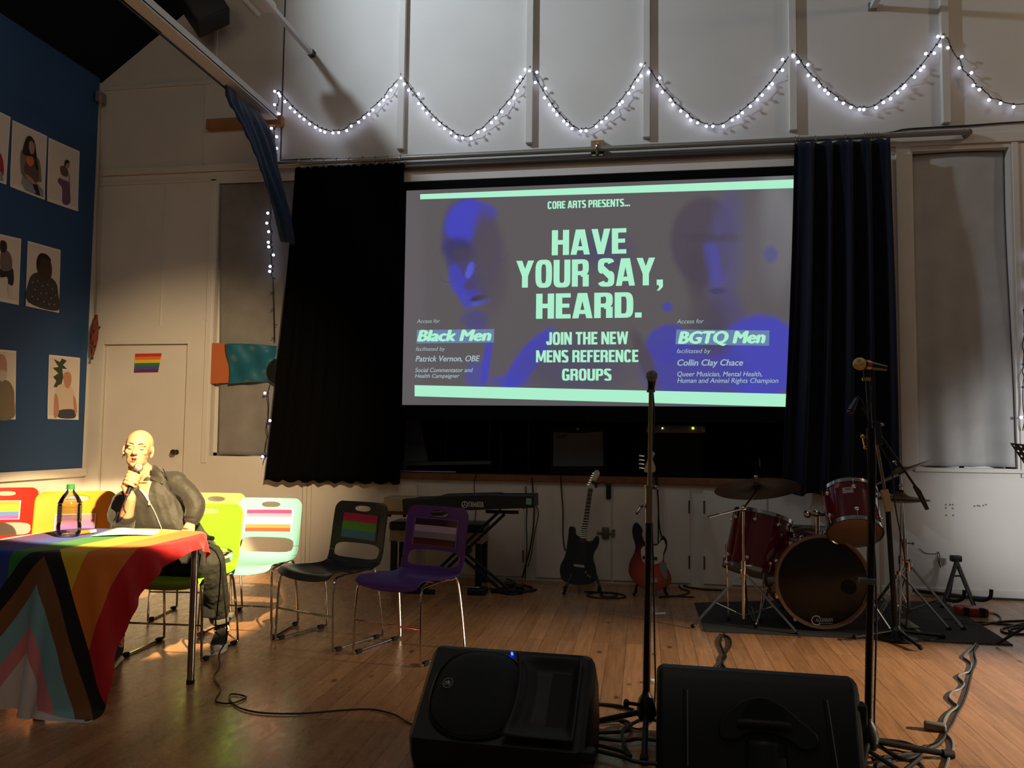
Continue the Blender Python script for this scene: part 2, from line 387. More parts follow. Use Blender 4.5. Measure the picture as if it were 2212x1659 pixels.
# stage box
b = MB().mat(black_void)
for nm, lo, hi in (('floor_stage', (-3.25, YW+.12, .80), (2.25, 10.5, STG)), ('wall_stage_back', (-3.25, 10.5, .8), (2.25, 10.6, 4.3)), ('wall_stage_left', (-3.35, YW+.3, .8), (-3.25, 10.6, 4.3)), ('wall_stage_right', (2.25, YW+.3, .8), (2.35, 10.6, 4.3)), ('ceiling_stage', (-3.35, YW+.3, 4.3), (2.35, 10.6, 4.4))):
    struct(MB().mat(black_void).box(lo, hi).build(nm, smooth=False), 'black lining of the small stage')
# trims
TN = [0]
def trim(lo, hi, m=white_paint, bev=0.004):
    TN[0] += 1
    return struct(MB().mat(m).box(lo, hi).build('trim_%d' % TN[0], smooth=False, mods=[BEV(bev, 1)]))
trim((-3.18, YW-.045, STG-.045), (1.98, YW+.12, STG+.012), wood_m)                    # stage nosing
for x in (871, 1146, 1397, 1711, 2039):
    X0 = Px(x, 150, Y=YW).x; trim((X0-.035, YW-.055, 4.02), (X0+.03, YW, 7.1))
seam = M('dark_seam', (70, 66, 62), 0.8)
trim((Px(612, 150, Y=YW).x-.006, YW-.008, 3.99), (Px(612, 150, Y=YW).x+.006, YW, 7.1), seam, .001)
trim((-4.28, YW-.02, 4.86), (-4.24, YW, 7.1)); trim((-4.36, YW-.012, 3.98), (-4.33, YW, 4.84), white_paint)
trim((-5.48, YW-.018, 4.80), (-4.3, YW, 4.84)); trim((-5.48, YW-.03, 3.90), (-2.95, YW, 3.965)); trim((-5.48, YW-.012, 3.80), (-4.2, YW, 3.83))
trim((-4.76, YW-.008, 2.35), (-4.745, YW, 3.80), white_paint, .002)
trim((-5.36, YW-.01, 2.17), (-4.43, YW, 2.20)); 
trim((-2.95, YW-.035, 3.70), (1.98, YW, 3.93))                                             # header board above the stage
trim((2.16, YW-.015, .0+1.05), (2.28, YW, 3.92)); trim((2.02, YW-.02, 3.84), (3.3, YW, 3.93)); trim((3.09, YW-.012, 1.0), (3.14, YW, 3.84)); trim((2.26, YW-.03, 1.035), (3.12, YW, 1.065))
trim((-4.26, YW-.012, 1.0), (-4.2, YW, 3.82))
trim((-3.19, YW-.03, 0.0), (-3.155, YW, STG-.04), white_paint)
trim((1.93, YW-.02, 0.0), (1.97, YW, STG-.05), white_paint)
trim((1.98, YW-.012, .0), (6.4, YW, .075)); trim((-5.45, YW-.012, .0), (-3.2, YW, .06))
# door on the left, flush in its recess, with a round knob
dr = struct(MB().mat(white_paint).box((-5.36, YW+.035, .01), (-4.46, YW+.075, 2.165)).build('door_1', smooth=False), 'cream door with round knob')
k = Px(377, 977, Y=YW)
MB().mat(M('tarnished_brass', (92, 74, 52), 0.35, 0.8)).lathe([(.026, 0), (.026, .006), (.009, .01), (.009, .035), (.026, .045), (.03, .06), (.024, .072), (0, .076)], (k.x, YW+.034, k.z), (0, -1, 0), 20).build('door_handle', dr)
# windows behind the cloths: dark panes in a white frame
for i, h in ((1, HOLES[1]), (2, HOLES[2])):
    wn = struct(MB().mat(G('dark_night_pane', (12, 14, 18), 0.08)).box((h[0], YW+h[4], h[2]), (h[1], YW+h[4]+.01, h[3])).build('window_%d' % i, smooth=False), 'dark window covered by a cloth')
    b = MB().mat(white_paint)
    for lo, hi in (((h[0], h[2]), (h[0]+.04, h[3])), ((h[1]-.04, h[2]), (h[1], h[3])), ((h[0], h[3]-.04), (h[1], h[3])), ((h[0], h[2]), (h[1], h[2]+.03)), (((h[0]+h[1])/2-.02, h[2]), ((h[0]+h[1])/2+.02, h[3]))):
        b.box((lo[0], YW+h[4]-.02, lo[1]), (hi[0], YW+h[4], hi[1]))
    b.build('window_frame', wn, smooth=False)
# stage front cupboard
sf = struct(MB().mat(white_paint).box((-3.15, YW-.004, .0), (1.93, YW+.0, STG-.046)).build('wall_stage_front', smooth=False), 'white stage front with cupboard doors')
hinge_m = M('rusty_hinge', (74, 58, 46), 0.7)
def cupboard(x0, x1, hin=None, top=.835):
    a = Px(x0, 1120, Y=YW).x; c = Px(x1, 1120, Y=YW).x
    d = MB().mat(white_paint).box((a+.004, YW-.022, .03), (c-.004, YW-.004, top)).build('cupboard_door', sf, smooth=False, mods=[BEV(.003, 1)])
    for s in (hin or ()):
        X0 = a+.01 if s < 0 else c-.01
        for z in (.16, .64):
            MB().mat(hinge_m).cyl((X0, YW-.026, z), (X0, YW-.026, z+.11), .007, n=8).build('hinge', d)
    return d
cupboard(672, 902); cupboard(924, 1134, (1,)); dC = cupboard(1158, 1321); dD = cupboard(1323, 1491, (1,)); cupboard(1518, 1657, (-1,)); cupboard(1660, 1800)
p = Px(1309, 1150, Y=YW)
b = MB().mat(M('worn_latch', (104, 98, 90), 0.5, 0.6)); b.rbox((p.x-.035, YW-.05, p.z-.05), (p.x+.03, YW-.022, p.z+.05), .012); b.cyl((p.x-.08, YW-.04, p.z), (p.x+.08, YW-.04, p.z), .008, n=8); b.box((p.x+.055, YW-.045, p.z-.025), (p.x+.08, YW-.022, p.z+.03))
b.build('latch', dC)
p = Px(1315, 1060, Y=YW); MB().mat(black_pl).rbox((p.x-.022, YW-.05, p.z-.07), (p.x+.022, YW-.022, p.z+.07), .008).build('door_handle', dC)
# small plugged holes and marks on the right wall, left by an old fitting
b = MB().mat(M('wall_plug', (128, 118, 98), 0.9))
for (x, y) in [(2043, 1090), (2058, 1090), (2043, 1097), (2058, 1098), (2044, 1113), (2059, 1113), (2052, 1090), (2105, 1093), (2112, 1092), (2130, 1090), (2124, 1092), (2116, 1093)]:
    q = Px(x, y, Y=YW); b.cyl((q.x, YW+.001, q.z), (q.x, YW-.003, q.z), .007, n=8)
struct(b.build('trim_99'), 'plugged screw holes in the right wall')
# ------------------------------------------------------------------ high fittings
cream = M('cream_enamel', (206, 200, 184), 0.4)
galv = M('galvanised_steel', (150, 150, 146), 0.42, 0.85)
blockwood = M('raw_pine_block', (150, 108, 66), 0.7, var=.15)
cream_metal = M('white_metal_channel', (206, 206, 204), 0.45, 0.0)
# long white channel running out from the wall on the left
bx, bz = -3.60, Px(597, 262, Y=YW).z
t = thing('roof_channel', (bx, YW-.02, bz), 'long white metal channel running from the wooden wall block towards the camera', 'beam')
b = MB().mat(cream_metal); b.box((bx-.06, 1.6, bz-.012), (bx+.06, YW-.05, bz+.012)); b.box((bx-.06, 1.6, bz), (bx-.045, YW-.05, bz+.07)); b.box((bx+.045, 1.6, bz), (bx+.06, YW-.05, bz+.07)); b.build('channel', t, smooth=False)
MB().mat(black_mt).tube([(bx-.075, 1.6, bz-.02), (bx-.075, YW-.3, bz-.02)], .009, 8).build('cable_run', t)
tag(MB().mat(blockwood).box((-4.30, YW-.07, bz-.065), (-3.50, YW, bz+.035)).build('wooden_block', smooth=False, mods=[BEV(.004, 1)]), 'pine block screwed to the wall under the white channel', 'wooden block')
# conduit with fluorescent batten near it
p = Px(675, 118, Y=YW); cx, cz = p.x, p.z
q = Px(585, 27, X=cx)
t = thing('fluorescent_batten', (cx, q.y, cz), 'white fluorescent light batten on a conduit that ends on the back wall', 'light fitting')
MB().mat(cream_metal).box((cx-.022, q.y-.1, cz-.022), (cx+.022, YW-.02, cz+.022)).build('conduit', t, smooth=False)
MB().mat(black_mt).box((cx-.028, YW-.05, cz-.028), (cx+.028, YW, cz+.03)).build('wall_clip', t, smooth=False)
q2 = Px(575, 40, X=cx-.05)
MB().mat(cream).rbox((cx-.16, 4.2, cz-.055), (cx+.05, q2.y, cz+.03), .02).build('housing', t)
MB().mat(M('unlit_diffuser', (196, 192, 176), .3)).tube([(cx-.11, 4.25, cz-.07), (cx-.11, q2.y-.04, cz-.07)], .03, 12).build('tube', t)
# right bracket bar
p = Px(1884, 17, Y=YW); rx, rz_ = p.x, p.z
t = thing('wall_bar', (rx, YW, rz_), 'white bar standing out from the upper right wall', 'bar')
MB().mat(cream_metal).box((rx-.025, 5.0, rz_-.022), (rx+.025, YW-.015, rz_+.022)).build('bar', t, smooth=False)
MB().mat(dchrome).box((rx-.035, YW-.03, rz_-.03), (rx+.03, YW, rz_+.035)).build('wall_clip', t, smooth=False)
# dark loudspeaker hung under the roof lining
c0 = Px(448, 28, Y=6.9)
t = thing('hanging_loudspeaker', c0, 'dark loudspeaker tucked under the sloping roof lining', 'loudspeaker', rz=.5)
R = Matrix.Rotation(-.62, 4, 'Y')
MB().mat(M('speaker_cabinet', (30, 32, 36), .6)).rbox((-.17, -.16, -.12), (.17, .16, .14), .015, R).build('cabinet', t, local=True)
MB().mat(M('speaker_grille', (48, 48, 50), .7)).rbox((-.15, -.17, -.10), (.15, -.158, .12), .004, R).build('grille', t, local=True)
# curtain rail: long pipe with flange, rail bracket
ra, rb = Px(592, 353, Y=YW-.10), Px(2093, 286, Y=YW-.10)
zr = (ra.z+rb.z)/2
t = thing('curtain_rail', (0, YW-.10, zr), 'long steel pipe curtain rail above the stage with a flange at its right end', 'curtain rail')
MB().mat(galv).cyl((ra.x, YW-.10, zr), (rb.x, YW-.10, zr), .024, n=16).build('pipe', t)
MB().mat(dchrome).lathe([(.028, 0), (.03, .05), (.03, .085), (.062, .09), (.062, .10)], (rb.x, YW-.10, zr), (0, 1, 0), 20).build('flange', t)
pb = Px(1290, 316, Y=YW-.10)
MB().mat(blockwood).box((pb.x-.06, YW-.05, zr-.02), (pb.x+.06, YW-.001, zr+.10)).build('bracket_block', t, smooth=False)
b = MB().mat(dchrome); b.tube([(pb.x, YW-.03, zr+.05), (pb.x, YW-.12, zr+.04), (pb.x, YW-.14, zr), (pb.x, YW-.10, zr-.04), (pb.x, YW-.03, zr-.05)], .014, 8, smooth=4); b.box((pb.x-.05, YW-.06, zr-.06), (pb.x+.05, YW-.045, zr+.03)); b.build('bracket', t)
ra2, rb2 = Px(792, 364, Y=YW-.06), Px(1716, 327, Y=YW-.06)
z2 = (ra2.z+rb2.z)/2
tag(MB().mat(M('bronzed_tube', (74, 68, 62), .45, .6)).cyl((ra2.x, YW-.07, z2), (rb2.x+.2, YW-.07, z2), .028, n=16).build('inner_rail'), 'thinner dark tube fixed just below the long curtain rail', 'rail')
cw = [Px(x, y, Y=YW-.012) for x, y in [(605, 347), (700, 343), (900, 346), (1150, 331), (1290, 322), (1420, 312), (1560, 318), (1890, 290), (1960, 279), (2080, 272), (2212, 263), (2400, 255)]]
cable(None, 'wall_cable', 'thin dark cable running along the wall just above the curtain rail', r=.007, world=cw)

# ------------------------------------------------------------------ curtains
def curtain(name, label, x0t, x1t, x0b, x1b, zt, zb, y, amp, folds, mat, seed, hem=0.0, puddle=None):
    rnd = random.Random(seed)
    ph = [rnd.uniform(0, 6.28) for _ in range(4)]; fr = [folds*(.8+.4*rnd.random()) for _ in range(3)]
    def fn(u, v):
        s = v; xl = x0t+(x0b-x0t)*s**1.3; xr = x1t+(x1b-x1t)*s**1.3
        dep = amp*(.55+.6*math.sin(PI*min(1, v*1.1)))
        yy = y-dep*(math.sin(2*PI*fr[0]*u+ph[0]+.5*math.sin(2.2*v+ph[3]))*.6+.3*math.sin(2*PI*fr[1]*1.9*u+ph[1]+v)+.2*math.sin(2*PI*fr[2]*.5*u+ph[2]))
        z = zt+(zb-zt)*v
        if v == 0: z += .02*abs(math.sin(PI*folds*u*1.5))-.012
        if v == 1: z += hem*(u-.5)+.012*math.sin(2*PI*folds*u)
        return (xl+(xr-xl)*u+.012*math.sin(2*PI*fr[1]*u+ph[1]), yy, z)
    t = thing(name, ((x0b+x1b)/2, y, zb), label, 'curtain')
    MB().mat(mat).grid(fn, 120, 40).build('cloth', t, angle=80, mods=[SOL(.006)])
    def ringf(x):
        r = MB().mat(dchrome); r.tube([(x+.004*math.sin(a), YW-.10+.036*math.sin(a), zr-.012+.042*math.cos(a)) for a in [i*PI/8 for i in range(16)]], .0035, 6, closed=True); return r.build('ring', t)
    return t, ringf
cm_black = M('black_velvet', (7, 7, 8), 0.95, var=.2, vscale=30, spec=.05)
cm_navy = M('navy_velvet', (14, 19, 33), 0.9, sheen=.12, var=.2, vscale=30, spec=.15)
tL, tR_ = Px(640, 362, Y=YW-.10), Px(874, 355, Y=YW-.10); bL, bR = Px(570, 1040, Y=YW-.14), Px(862, 1044, Y=YW-.14)
t, ring = curtain('stage_curtain', 'black stage curtain hanging left of the projection screen', tL.x, tR_.x, bL.x, bR.x, zr-.055, (bL.z+bR.z)/2, YW-.115, .010, 9, cm_black, 3)
for i in range(9): ring(tL.x+.04+(tR_.x-tL.x-.08)*i/8)
tL, tR_ = Px(1716, 318, Y=YW-.13), Px(1922, 306, Y=YW-.13); bL, bR = Px(1690, 1075, Y=YW-.17), Px(1948, 1060, Y=YW-.17)
t, ring = curtain('stage_curtain', 'navy stage curtain gathered in deep folds right of the projection screen', tL.x, tR_.x, bL.x, bR.x, zr-.05, (bL.z+bR.z)/2, YW-.16, .075, 5, cm_navy, 11, hem=.03)
for x in (1718, 1726, 1762, 1826, 1868, 1874, 1880, 1886, 1892, 1898): ring(Px(x, 310, Y=YW-.1).x)

# ------------------------------------------------------------------ projection screen with the projected slide
SY = YW-.045
def E(name, c, s=1.0): return M(name, (8, 8, 8), .9, emit=c, es=s*.94, spec=.05)
mint = E('slide_mint', (172, 240, 205), 1.05); sgrey = E('slide_grey', (96, 91, 93), .98); sblue = E('slide_blue', (66, 64, 160), .95)
sblue2 = E('slide_deep_blue', (68, 66, 128), .9); sblue3 = E('slide_bright_blue', (88, 90, 214), 1.0); pale = E('slide_pale_text', (172, 196, 204), .92); sbox = E('slide_box', (112, 136, 178), .95)
sshade = E('slide_shade', (78, 72, 80), .8); sviolet = E('slide_violet', (86, 79, 118), .85); sgrey2 = E('slide_light_grey', (120, 118, 122), .9)
tlp, brp = Px(878, 412, Y=SY), Px(1700, 879, Y=SY)
x0, x1, z0, z1 = tlp.x, 1.52, brp.z, tlp.z+.0
t = thing('projection_screen', ((x0+x1)/2, SY, z0-.12), 'large projection screen showing a slide that reads HAVE YOUR SAY, HEARD.', 'projection screen')
b = MB().mat(black_void)
b.box((x0-.10, SY+.006, z0-.14), (x1+.08, SY+.03, 3.695)); b.build('border', t, smooth=False)
MB().mat(sgrey).box((x0, SY, z0), (x1, SY+.006, z1)).build('screen_sheet', t, smooth=False)
L1, L2, L3, L4 = -.002, -.004, -.006, -.008
def sp(pts, d): return [Vector(v)+Vector((0, d, 0)) for v in pxs(pts, Y=SY)]
# the picture on the slide: two dim blue portraits, as colours on a fine grid of the sheet
PIC = []
def soft(cx, cy, rx, ry, rot, col, al, s=.6): PIC.append((cx, cy, rx, ry, math.radians(rot), np.array(lin(col)), al, s))
soft(1680, 480, 40, 130, 0, (128, 126, 130), .75, .9); soft(890, 620, 26, 260, 0, (104, 98, 102), .6, .9)
B_, D_, V_, K_ = (72, 72, 190), (70, 66, 118), (88, 82, 124), (78, 71, 82)
soft(1015, 530, 62, 108, -8, D_, .8, .2); soft(1000, 478, 38, 48, 25, B_, .95, .22); soft(1030, 456, 42, 24, 10, B_, .85, .35); soft(1048, 520, 30, 70, 0, (84, 76, 90), .9, .7); soft(985, 535, 30, 24, 0, (62, 58, 104), .75, .6)
soft(1000, 548, 24, 14, 8, K_, .7, .7); soft(985, 604, 16, 36, -14, B_, .75, .3); soft(1014, 583, 9, 20, 20, (92, 94, 220), .95, .3); soft(1005, 632, 18, 34, -14, B_, .75, .3); soft(1030, 630, 20, 16, 0, (70, 68, 160), .7, .6); soft(1012, 616, 12, 8, 0, K_, .8, .7)
soft(1038, 652, 22, 6, -12, (86, 88, 200), .9, .3); soft(1034, 642, 22, 6, -12, (54, 48, 62), .8, .6); soft(1025, 690, 28, 24, 0, (72, 68, 140), .6, .7); soft(1060, 585, 34, 90, 0, (88, 80, 90), .8, .8)
soft(1050, 775, 10, 60, 8, B_, .8, .3); soft(1030, 810, 26, 30, 0, B_, .5, .7); soft(1140, 775, 24, 84, 38, B_, .85, .25); soft(1100, 822, 40, 14, 0, B_, .6, .7); soft(1240, 790, 110, 60, 0, (74, 68, 108), .5, .9)
soft(1520, 520, 74, 98, 0, (82, 75, 87), .95, .15); soft(1565, 545, 40, 140, 6, V_, .75, .6); soft(1535, 555, 18, 42, -10, (82, 80, 160), .8, .35); soft(1545, 598, 18, 26, 0, (84, 80, 156), .7, .7); soft(1515, 512, 40, 12, 4, K_, .7, .7); soft(1575, 512, 24, 10, -4, K_, .6, .7)
soft(1505, 590, 26, 60, 0, K_, .8, .8); soft(1548, 628, 20, 7, 0, (66, 60, 96), .7, .6); soft(1570, 690, 40, 60, 0, (84, 76, 116), .7, .7); soft(1528, 700, 44, 60, 0, K_, .7, .8); soft(1664, 548, 15, 18, 0, (72, 70, 170), .7, .6); soft(1640, 540, 60, 90, 0, (100, 96, 104), .5, .9)
soft(1640, 770, 95, 92, 0, (74, 74, 184), .95, .15); soft(1500, 800, 110, 70, 0, (74, 72, 160), .9, .4); soft(1440, 740, 50, 40, -20, (72, 70, 166), .85, .2); soft(1392, 775, 16, 66, -22, (84, 74, 84), .85, .6); soft(1540, 735, 40, 30, 0, (80, 72, 88), .8, .7); soft(1440, 663, 12, 10, 0, (74, 72, 170), .8, .6); soft(1300, 540, 60, 40, 0, (70, 68, 112), .5, .9)
NX, NZ = 300, 180
base_c = np.array(lin((96, 91, 93)))
gx, gy = np.meshgrid(np.linspace(876, 1790, NX+1), np.linspace(405, 885, NZ+1))
C_ = np.tile(base_c, gx.shape+(1,))
for cx_, cy_, rx_, ry_, ro_, col_, al_, s_ in PIC:
    dx, dy = gx-cx_, gy-cy_; a_ = (dx*math.cos(ro_)+dy*math.sin(ro_))/rx_; c_ = (-dx*math.sin(ro_)+dy*math.cos(ro_))/ry_
    k_ = np.clip((1+s_*.6-np.sqrt(a_*a_+c_*c_))/(s_*1.2+.05), 0, 1); k_ = (k_*k_*(3-2*k_)*al_)[..., None]; C_ = C_*(1-k_)+col_*k_
b = MB(); sm_, sn_, sl2, sb2 = newmat('slide_picture')
ca_ = sn_.new('ShaderNodeVertexColor'); ca_.layer_name = 'slide'; sl2.new(ca_.outputs[0], sb2.inputs['Emission Color']); sb2.inputs['Emission Strength'].default_value = .92; sb2.inputs['Base Color'].default_value = (.002, .002, .002, 1); sb2.inputs['Specular IOR Level'].default_value = .05
PT = [Px(x, y, Y=SY) for x, y in ((876, 405), (1790, 405), (876, 885))]
def sheet(u, v): return Vector((x0+(x1-x0)*u, SY-.001, z1+(z0-z1)*v))
b.mat(sm_).grid(sheet, NX, NZ); b.keep = True
po_ = b.build('projected_picture', t, smooth=False)
at_ = po_.data.color_attributes.new('slide', 'FLOAT_COLOR', 'POINT')
def pic_at(p):
    d = (p-CAM); d = Vector((d.dot(_r), d.dot(_u), d.dot(_f))); x = IW/2+FPX*d.x/d.z; y = IH/2-FPX*d.y/d.z
    return C_[int(min(NZ, max(0, (y-405)/480*NZ))), int(min(NX, max(0, (x-876)/914*NX)))]
pw_ = wmat(t)
for i, v in enumerate(po_.data.vertices): at_.data[i].color = tuple(pic_at(pw_ @ v.co))+(1,)
b = MB(); b.mat(sviolet)
for pp in ([(952, 596), (960, 609), (985, 607), (1004, 590), (1010, 570)], [(1030, 578), (1060, 572), (1085, 562), (1098, 548)]): b.tube(catmull(sp(pp, L3), 5), .0025, 5)
b.mat(mint)
b.poly(sp([(908, 420), (1735, 387), (1735, 406), (908, 431)], L3)); b.poly(sp([(896, 832), (1740, 852), (1740, 880), (896, 856)], L3))
b.mat(sbox); b.poly(sp([(901, 713), (1068, 711), (1067, 740), (900, 742)], L3)); b.poly(sp([(1461, 712), (1662, 714), (1661, 747), (1459, 744)], L3))
def line(s, x, y, x2, yc, m, bold, shear=0.0, space=1.0):
    """baseline (x,y) to x2, capital tops at yc"""
    b.mat(m); o = Px(x, y, Y=SY); e = Px(x2, y, Y=SY); h = Px(x, yc, Y=SY).z-o.z
    put_text(b, s, o, (1, 0, 0), (0, 0, 1), e.x-o.x, h, bold, shear, (0, L4, 0), space)
def hline(s, x, y, x2, yc, m, bold=0):
    b.mat(m); o = Px(x, y, Y=SY); e = Px(x2, y, Y=SY); h = Px(x, yc, Y=SY).z-o.z
    put_heavy(b, s, o, (1, 0, 0), (0, 0, 1), e.x-o.x, h, (0, L4, 0))
hline('CORE ARTS PRESENTS...', 1183, 452, 1361, 436, mint, .022)
hline('HAVE', 1192, 552, 1353, 498, mint, .05); hline('YOUR SAY,', 1115, 622, 1432, 564, mint, .05); hline('HEARD.', 1158, 689, 1386, 635, mint, .05)
hline('JOIN THE NEW', 1180, 745, 1357, 718, mint, .03); hline('MENS REFERENCE', 1158, 783, 1379, 757, mint, .03); hline('GROUPS', 1214, 822, 1321, 797, mint, .03)
SH = .22
line('Access for', 901, 698, 951, 690, pale, 0, SH); line('Black Men', 901, 737, 1062, 714, mint, .075, SH); line('facilitated by', 899, 758, 962, 750, pale, 0, SH)
line('Patrick Vernon, OBE', 898, 781, 1037, 769, pale, .03, SH); line('Social Commentator and', 897, 804, 1022, 795, pale, .012, SH); line('Health Campaigner', 897, 816, 993, 808, pale, .012, SH)
line('Access for', 1462, 699, 1520, 690, pale, 0, SH); line('BGTQ Men', 1464, 742, 1654, 717, mint, .075, SH); line('facilitated by', 1462, 763, 1535, 754, pale, 0, SH)
line('Collin Clay Chace', 1463, 790, 1605, 777, pale, .03, SH); line('Queer Musician, Mental Health,', 1463, 813, 1646, 803, pale, .012, SH); line('Human and Animal Rights Champion', 1463, 827, 1681, 817, pale, .012, SH)
b.keep = True
b.build('projected_slide', t, smooth=False)

# ------------------------------------------------------------------ cloths over the two windows
grey_cloth = M('grey_cotton', (128, 126, 122), .9, var=.12, vscale=5, sheen=.2)
grey_cloth2 = M('pale_grey_cotton', (170, 169, 166), .85, var=.10, vscale=4, sheen=.2)
def wcloth(label, x0, x1, z0, z1, y, amp, m, seed, lean=0.0):
    rn = random.Random(seed); ph = [rn.uniform(0, 6) for _ in range(4)]
    def fn(u, v):
        k = v**2.2
        yy = y-amp*k*(math.sin(9*u+ph[0]+1.5*v)+.6*math.sin(19*u+ph[1]-2*v)+.5*math.sin(5*u-3*v+ph[2]))-.35*amp*math.sin(7*v+4*u+ph[3])
        xl = x0+lean*v
        return (xl+(x1-xl)*u, yy, z1+(z0-z1)*v)
    return tag(MB().mat(m).grid(fn, 50, 60).build('window_cloth', angle=80, mods=[SOL(.004)]), label, 'window cloth')
wcloth('grey cloth covering the left window, partly behind the black curtain', -4.17, -3.12, 1.085, 3.77, YW+.03, .016, grey_cloth, 2, lean=.075)
wcloth('pale grey cloth covering the tall window on the right wall', 2.315, 3.058, 1.085, 3.79, YW+.078, .043, grey_cloth2, 5)
# things pinned across the left window
p = pxs([(458, 741), (490, 741), (496, 827), (455, 829)], Y=YW-.012)
tag(MB().mat(M('orange_card', (176, 96, 52), .7)).prism(p, (0, .004, 0)).build('orange_card', smooth=False), 'orange card pinned across the left window beside a blue plastic sheet', 'card')
ble = M('blue_plastic_sheet', (34, 92, 112), .3, coat=.3)
def fn(u, v):
    a = Px(486+u*112, 743+8*u*u-4*u, Y=YW-.03); c = Px(497+u*100, 829-6*u, Y=YW-.03)
    q = a.lerp(c, v); q.y -= .018*math.sin(7*v+5*u)+.012*math.sin(13*u-5*v); return q
tag(MB().mat(ble).grid(fn, 24, 20).build('plastic_sheet', angle=70, mods=[SOL(.002)]), 'crumpled blue plastic sheet strung across the left window', 'plastic sheet')
p = Px(592, 802, Y=YW-.05)
b = MB().mat(black_pl); b.lathe([(.11, 0), (.125, .01), (.125, .03), (.10, .035), (.03, .03), (0, .04)], (p.x+.055, YW-.033, p.z), (0, -1, 0), 28)
tag(b.build('round_speaker'), 'round black speaker peeping out behind the black curtain', 'speaker')
# blue cloth hanging from the channel
X0 = -3.655
ya = Px(484, 205, X=X0).y; yb = Px(585, 285, X=X0).y
bmat = M('blue_banner_cloth', (12, 44, 76), .85, sheen=.3, var=.25, vscale=22)
LEFT = [(484, 204), (515, 262), (545, 330), (568, 400), (592, 455), (612, 520)]; RIGHT = [(590, 290), (600, 330), (604, 365), (622, 420), (632, 470), (640, 530)]
def cl(pts, v):
    f = v*(len(pts)-1); i = min(int(f), len(pts)-2); k = f-i
    return pts[i][0]+(pts[i+1][0]-pts[i][0])*k, pts[i][1]+(pts[i+1][1]-pts[i][1])*k
def fn(u, v):
    a = Px(*cl(LEFT, v), Y=ya+(YW-.30-ya)*v); c = Px(*cl(RIGHT, v), Y=YW-.22); q = a.lerp(c, u)
    q.x += .03*math.sin(9*u+3*v)*(.3+v)+.012*math.sin(31*u); q.z += (.012*math.sin(60*v) if u in (0, 1) else 0); q.y = min(q.y, YW-.16)
    if v == 0: q.z = bz-.010; q.x = bx-.05+.02*math.sin(9*u)
    return q
tag(MB().mat(bmat).grid(fn, 24, 60).build('blue_banner', angle=80, mods=[SOL(.004)]), 'narrow blue cloth hanging from the white channel down to the black curtain', 'banner')
# strings and woven ornament hanging in the corner
t = thing('woven_ornament', Px(204, 772, X=XL+.05), 'long reddish woven ornament hanging on strings in the corner by the blue panel', 'ornament')
redw = M('red_wool', (116, 58, 46), .95, bump=.6, bscale=120, var=.5, vscale=60)
b = MB().mat(M('pale_string', (150, 138, 118), .9))
for dx in (0, 3, 5): b.tube(pxs([(216+dx*.4, 205), (217-dx*.3, 330), (213-dx, 480), (211-dx*.8, 600), (207, 690)], X=XL+.09), .003, 5, smooth=5)
b.build('strings', t)
MB().mat(redw).tube(pxs([(208, 680), (205, 705), (203, 730), (201, 752), (199, 774)], X=XL+.10), [.012, .035, .04, .028, .006], 10).build('weave', t)
for i, (x, y) in enumerate([(214, 707), (199, 774), (198, 725), (201, 740), (205, 748), (199, 756), (203, 715)]): MB().mat(G('dark_bead', (40, 28, 30), .4)).ball(Px(x, y, X=XL+.145 if i > 1 else XL+.11), .009 if i > 1 else .013).build('bead', t)
t = tag(MB().mat(M('grey_bracket', (120, 116, 108), .5)).rbox(Px(212, 212, X=XL+.01)-Vector((.0, .05, .05)), Px(212, 212, X=XL+.01)+Vector((.05, .06, .06)), .01).build('corner_bracket'), 'small grey bracket in the top corner of the blue panel', 'bracket')

# ------------------------------------------------------------------ portrait prints on the blue panel
PX_ = XL+.004
ink = {}
def inkm(c):
    if c not in ink: ink[c] = M('print_ink_%d' % len(ink), c, .6)
    return ink[c]
back_p = M('photo_backdrop', (214, 204, 194), .6); back_w = M('photo_paper', (226, 220, 212), .6)
def poster(quad, label, shapes):
    """shapes: (colour, outline in 0..1 sheet coordinates, smooth?)"""
    c = [Px(x, y, X=PX_) for x, y in quad]            # TL TR BR BL
    def at(u, v, d=0.0):
        q = (c[0]*(1-u)+c[1]*u)*(1-v)+(c[3]*(1-u)+c[2]*u)*v; return q+Vector((d+.012*max(0, v-.8)*5*abs(u-.5)*.6, 0, 0))
    b = MB().mat(back_w); b.grid(lambda u, v: at(u, v), 6, 8); b.grid(lambda u, v: at(u, v, -.0006), 6, 8)
    b.mat(back_p); b.grid(lambda u, v: at(.03+.94*u, .03+.91*v, .0008), 6, 8)
    for i, (col, pts, sm) in enumerate(shapes):
        P = [(u, v) for u, v in pts]
        if sm: P = [(q.x, q.y) for q in catmull([(u, v, 0) for u, v in pts], 5, True)]
        b.mat(inkm(col)); b.poly([at(u, v, .0016+.0007*i) for u, v in P])
    b.keep = True
    return tag(b.build('portrait_print', smooth=False), label, 'poster', 'portrait prints on the blue wall')
HAIR, SKIN, GREY_, DARK, SHIRT, JEAN = (44, 28, 26), (176, 134, 112), (120, 112, 112), (34, 28, 30), (198, 190, 182), (140, 146, 156)
poster([(-60, 212), (23, 253), (13, 399), (-66, 372)], 'cropped portrait print with red sleeve at the left edge, top row', [
    ((150, 40, 48), [(.5, .62), (.78, .58), (.9, .75), (.88, .9), (.7, .8)], 1), (JEAN, [(.5, .85), (.85, .84), (.92, .97), (.5, .97)], 0), (SHIRT, [(.55, .7), (.75, .78), (.7, .9), (.55, .88)], 1)])
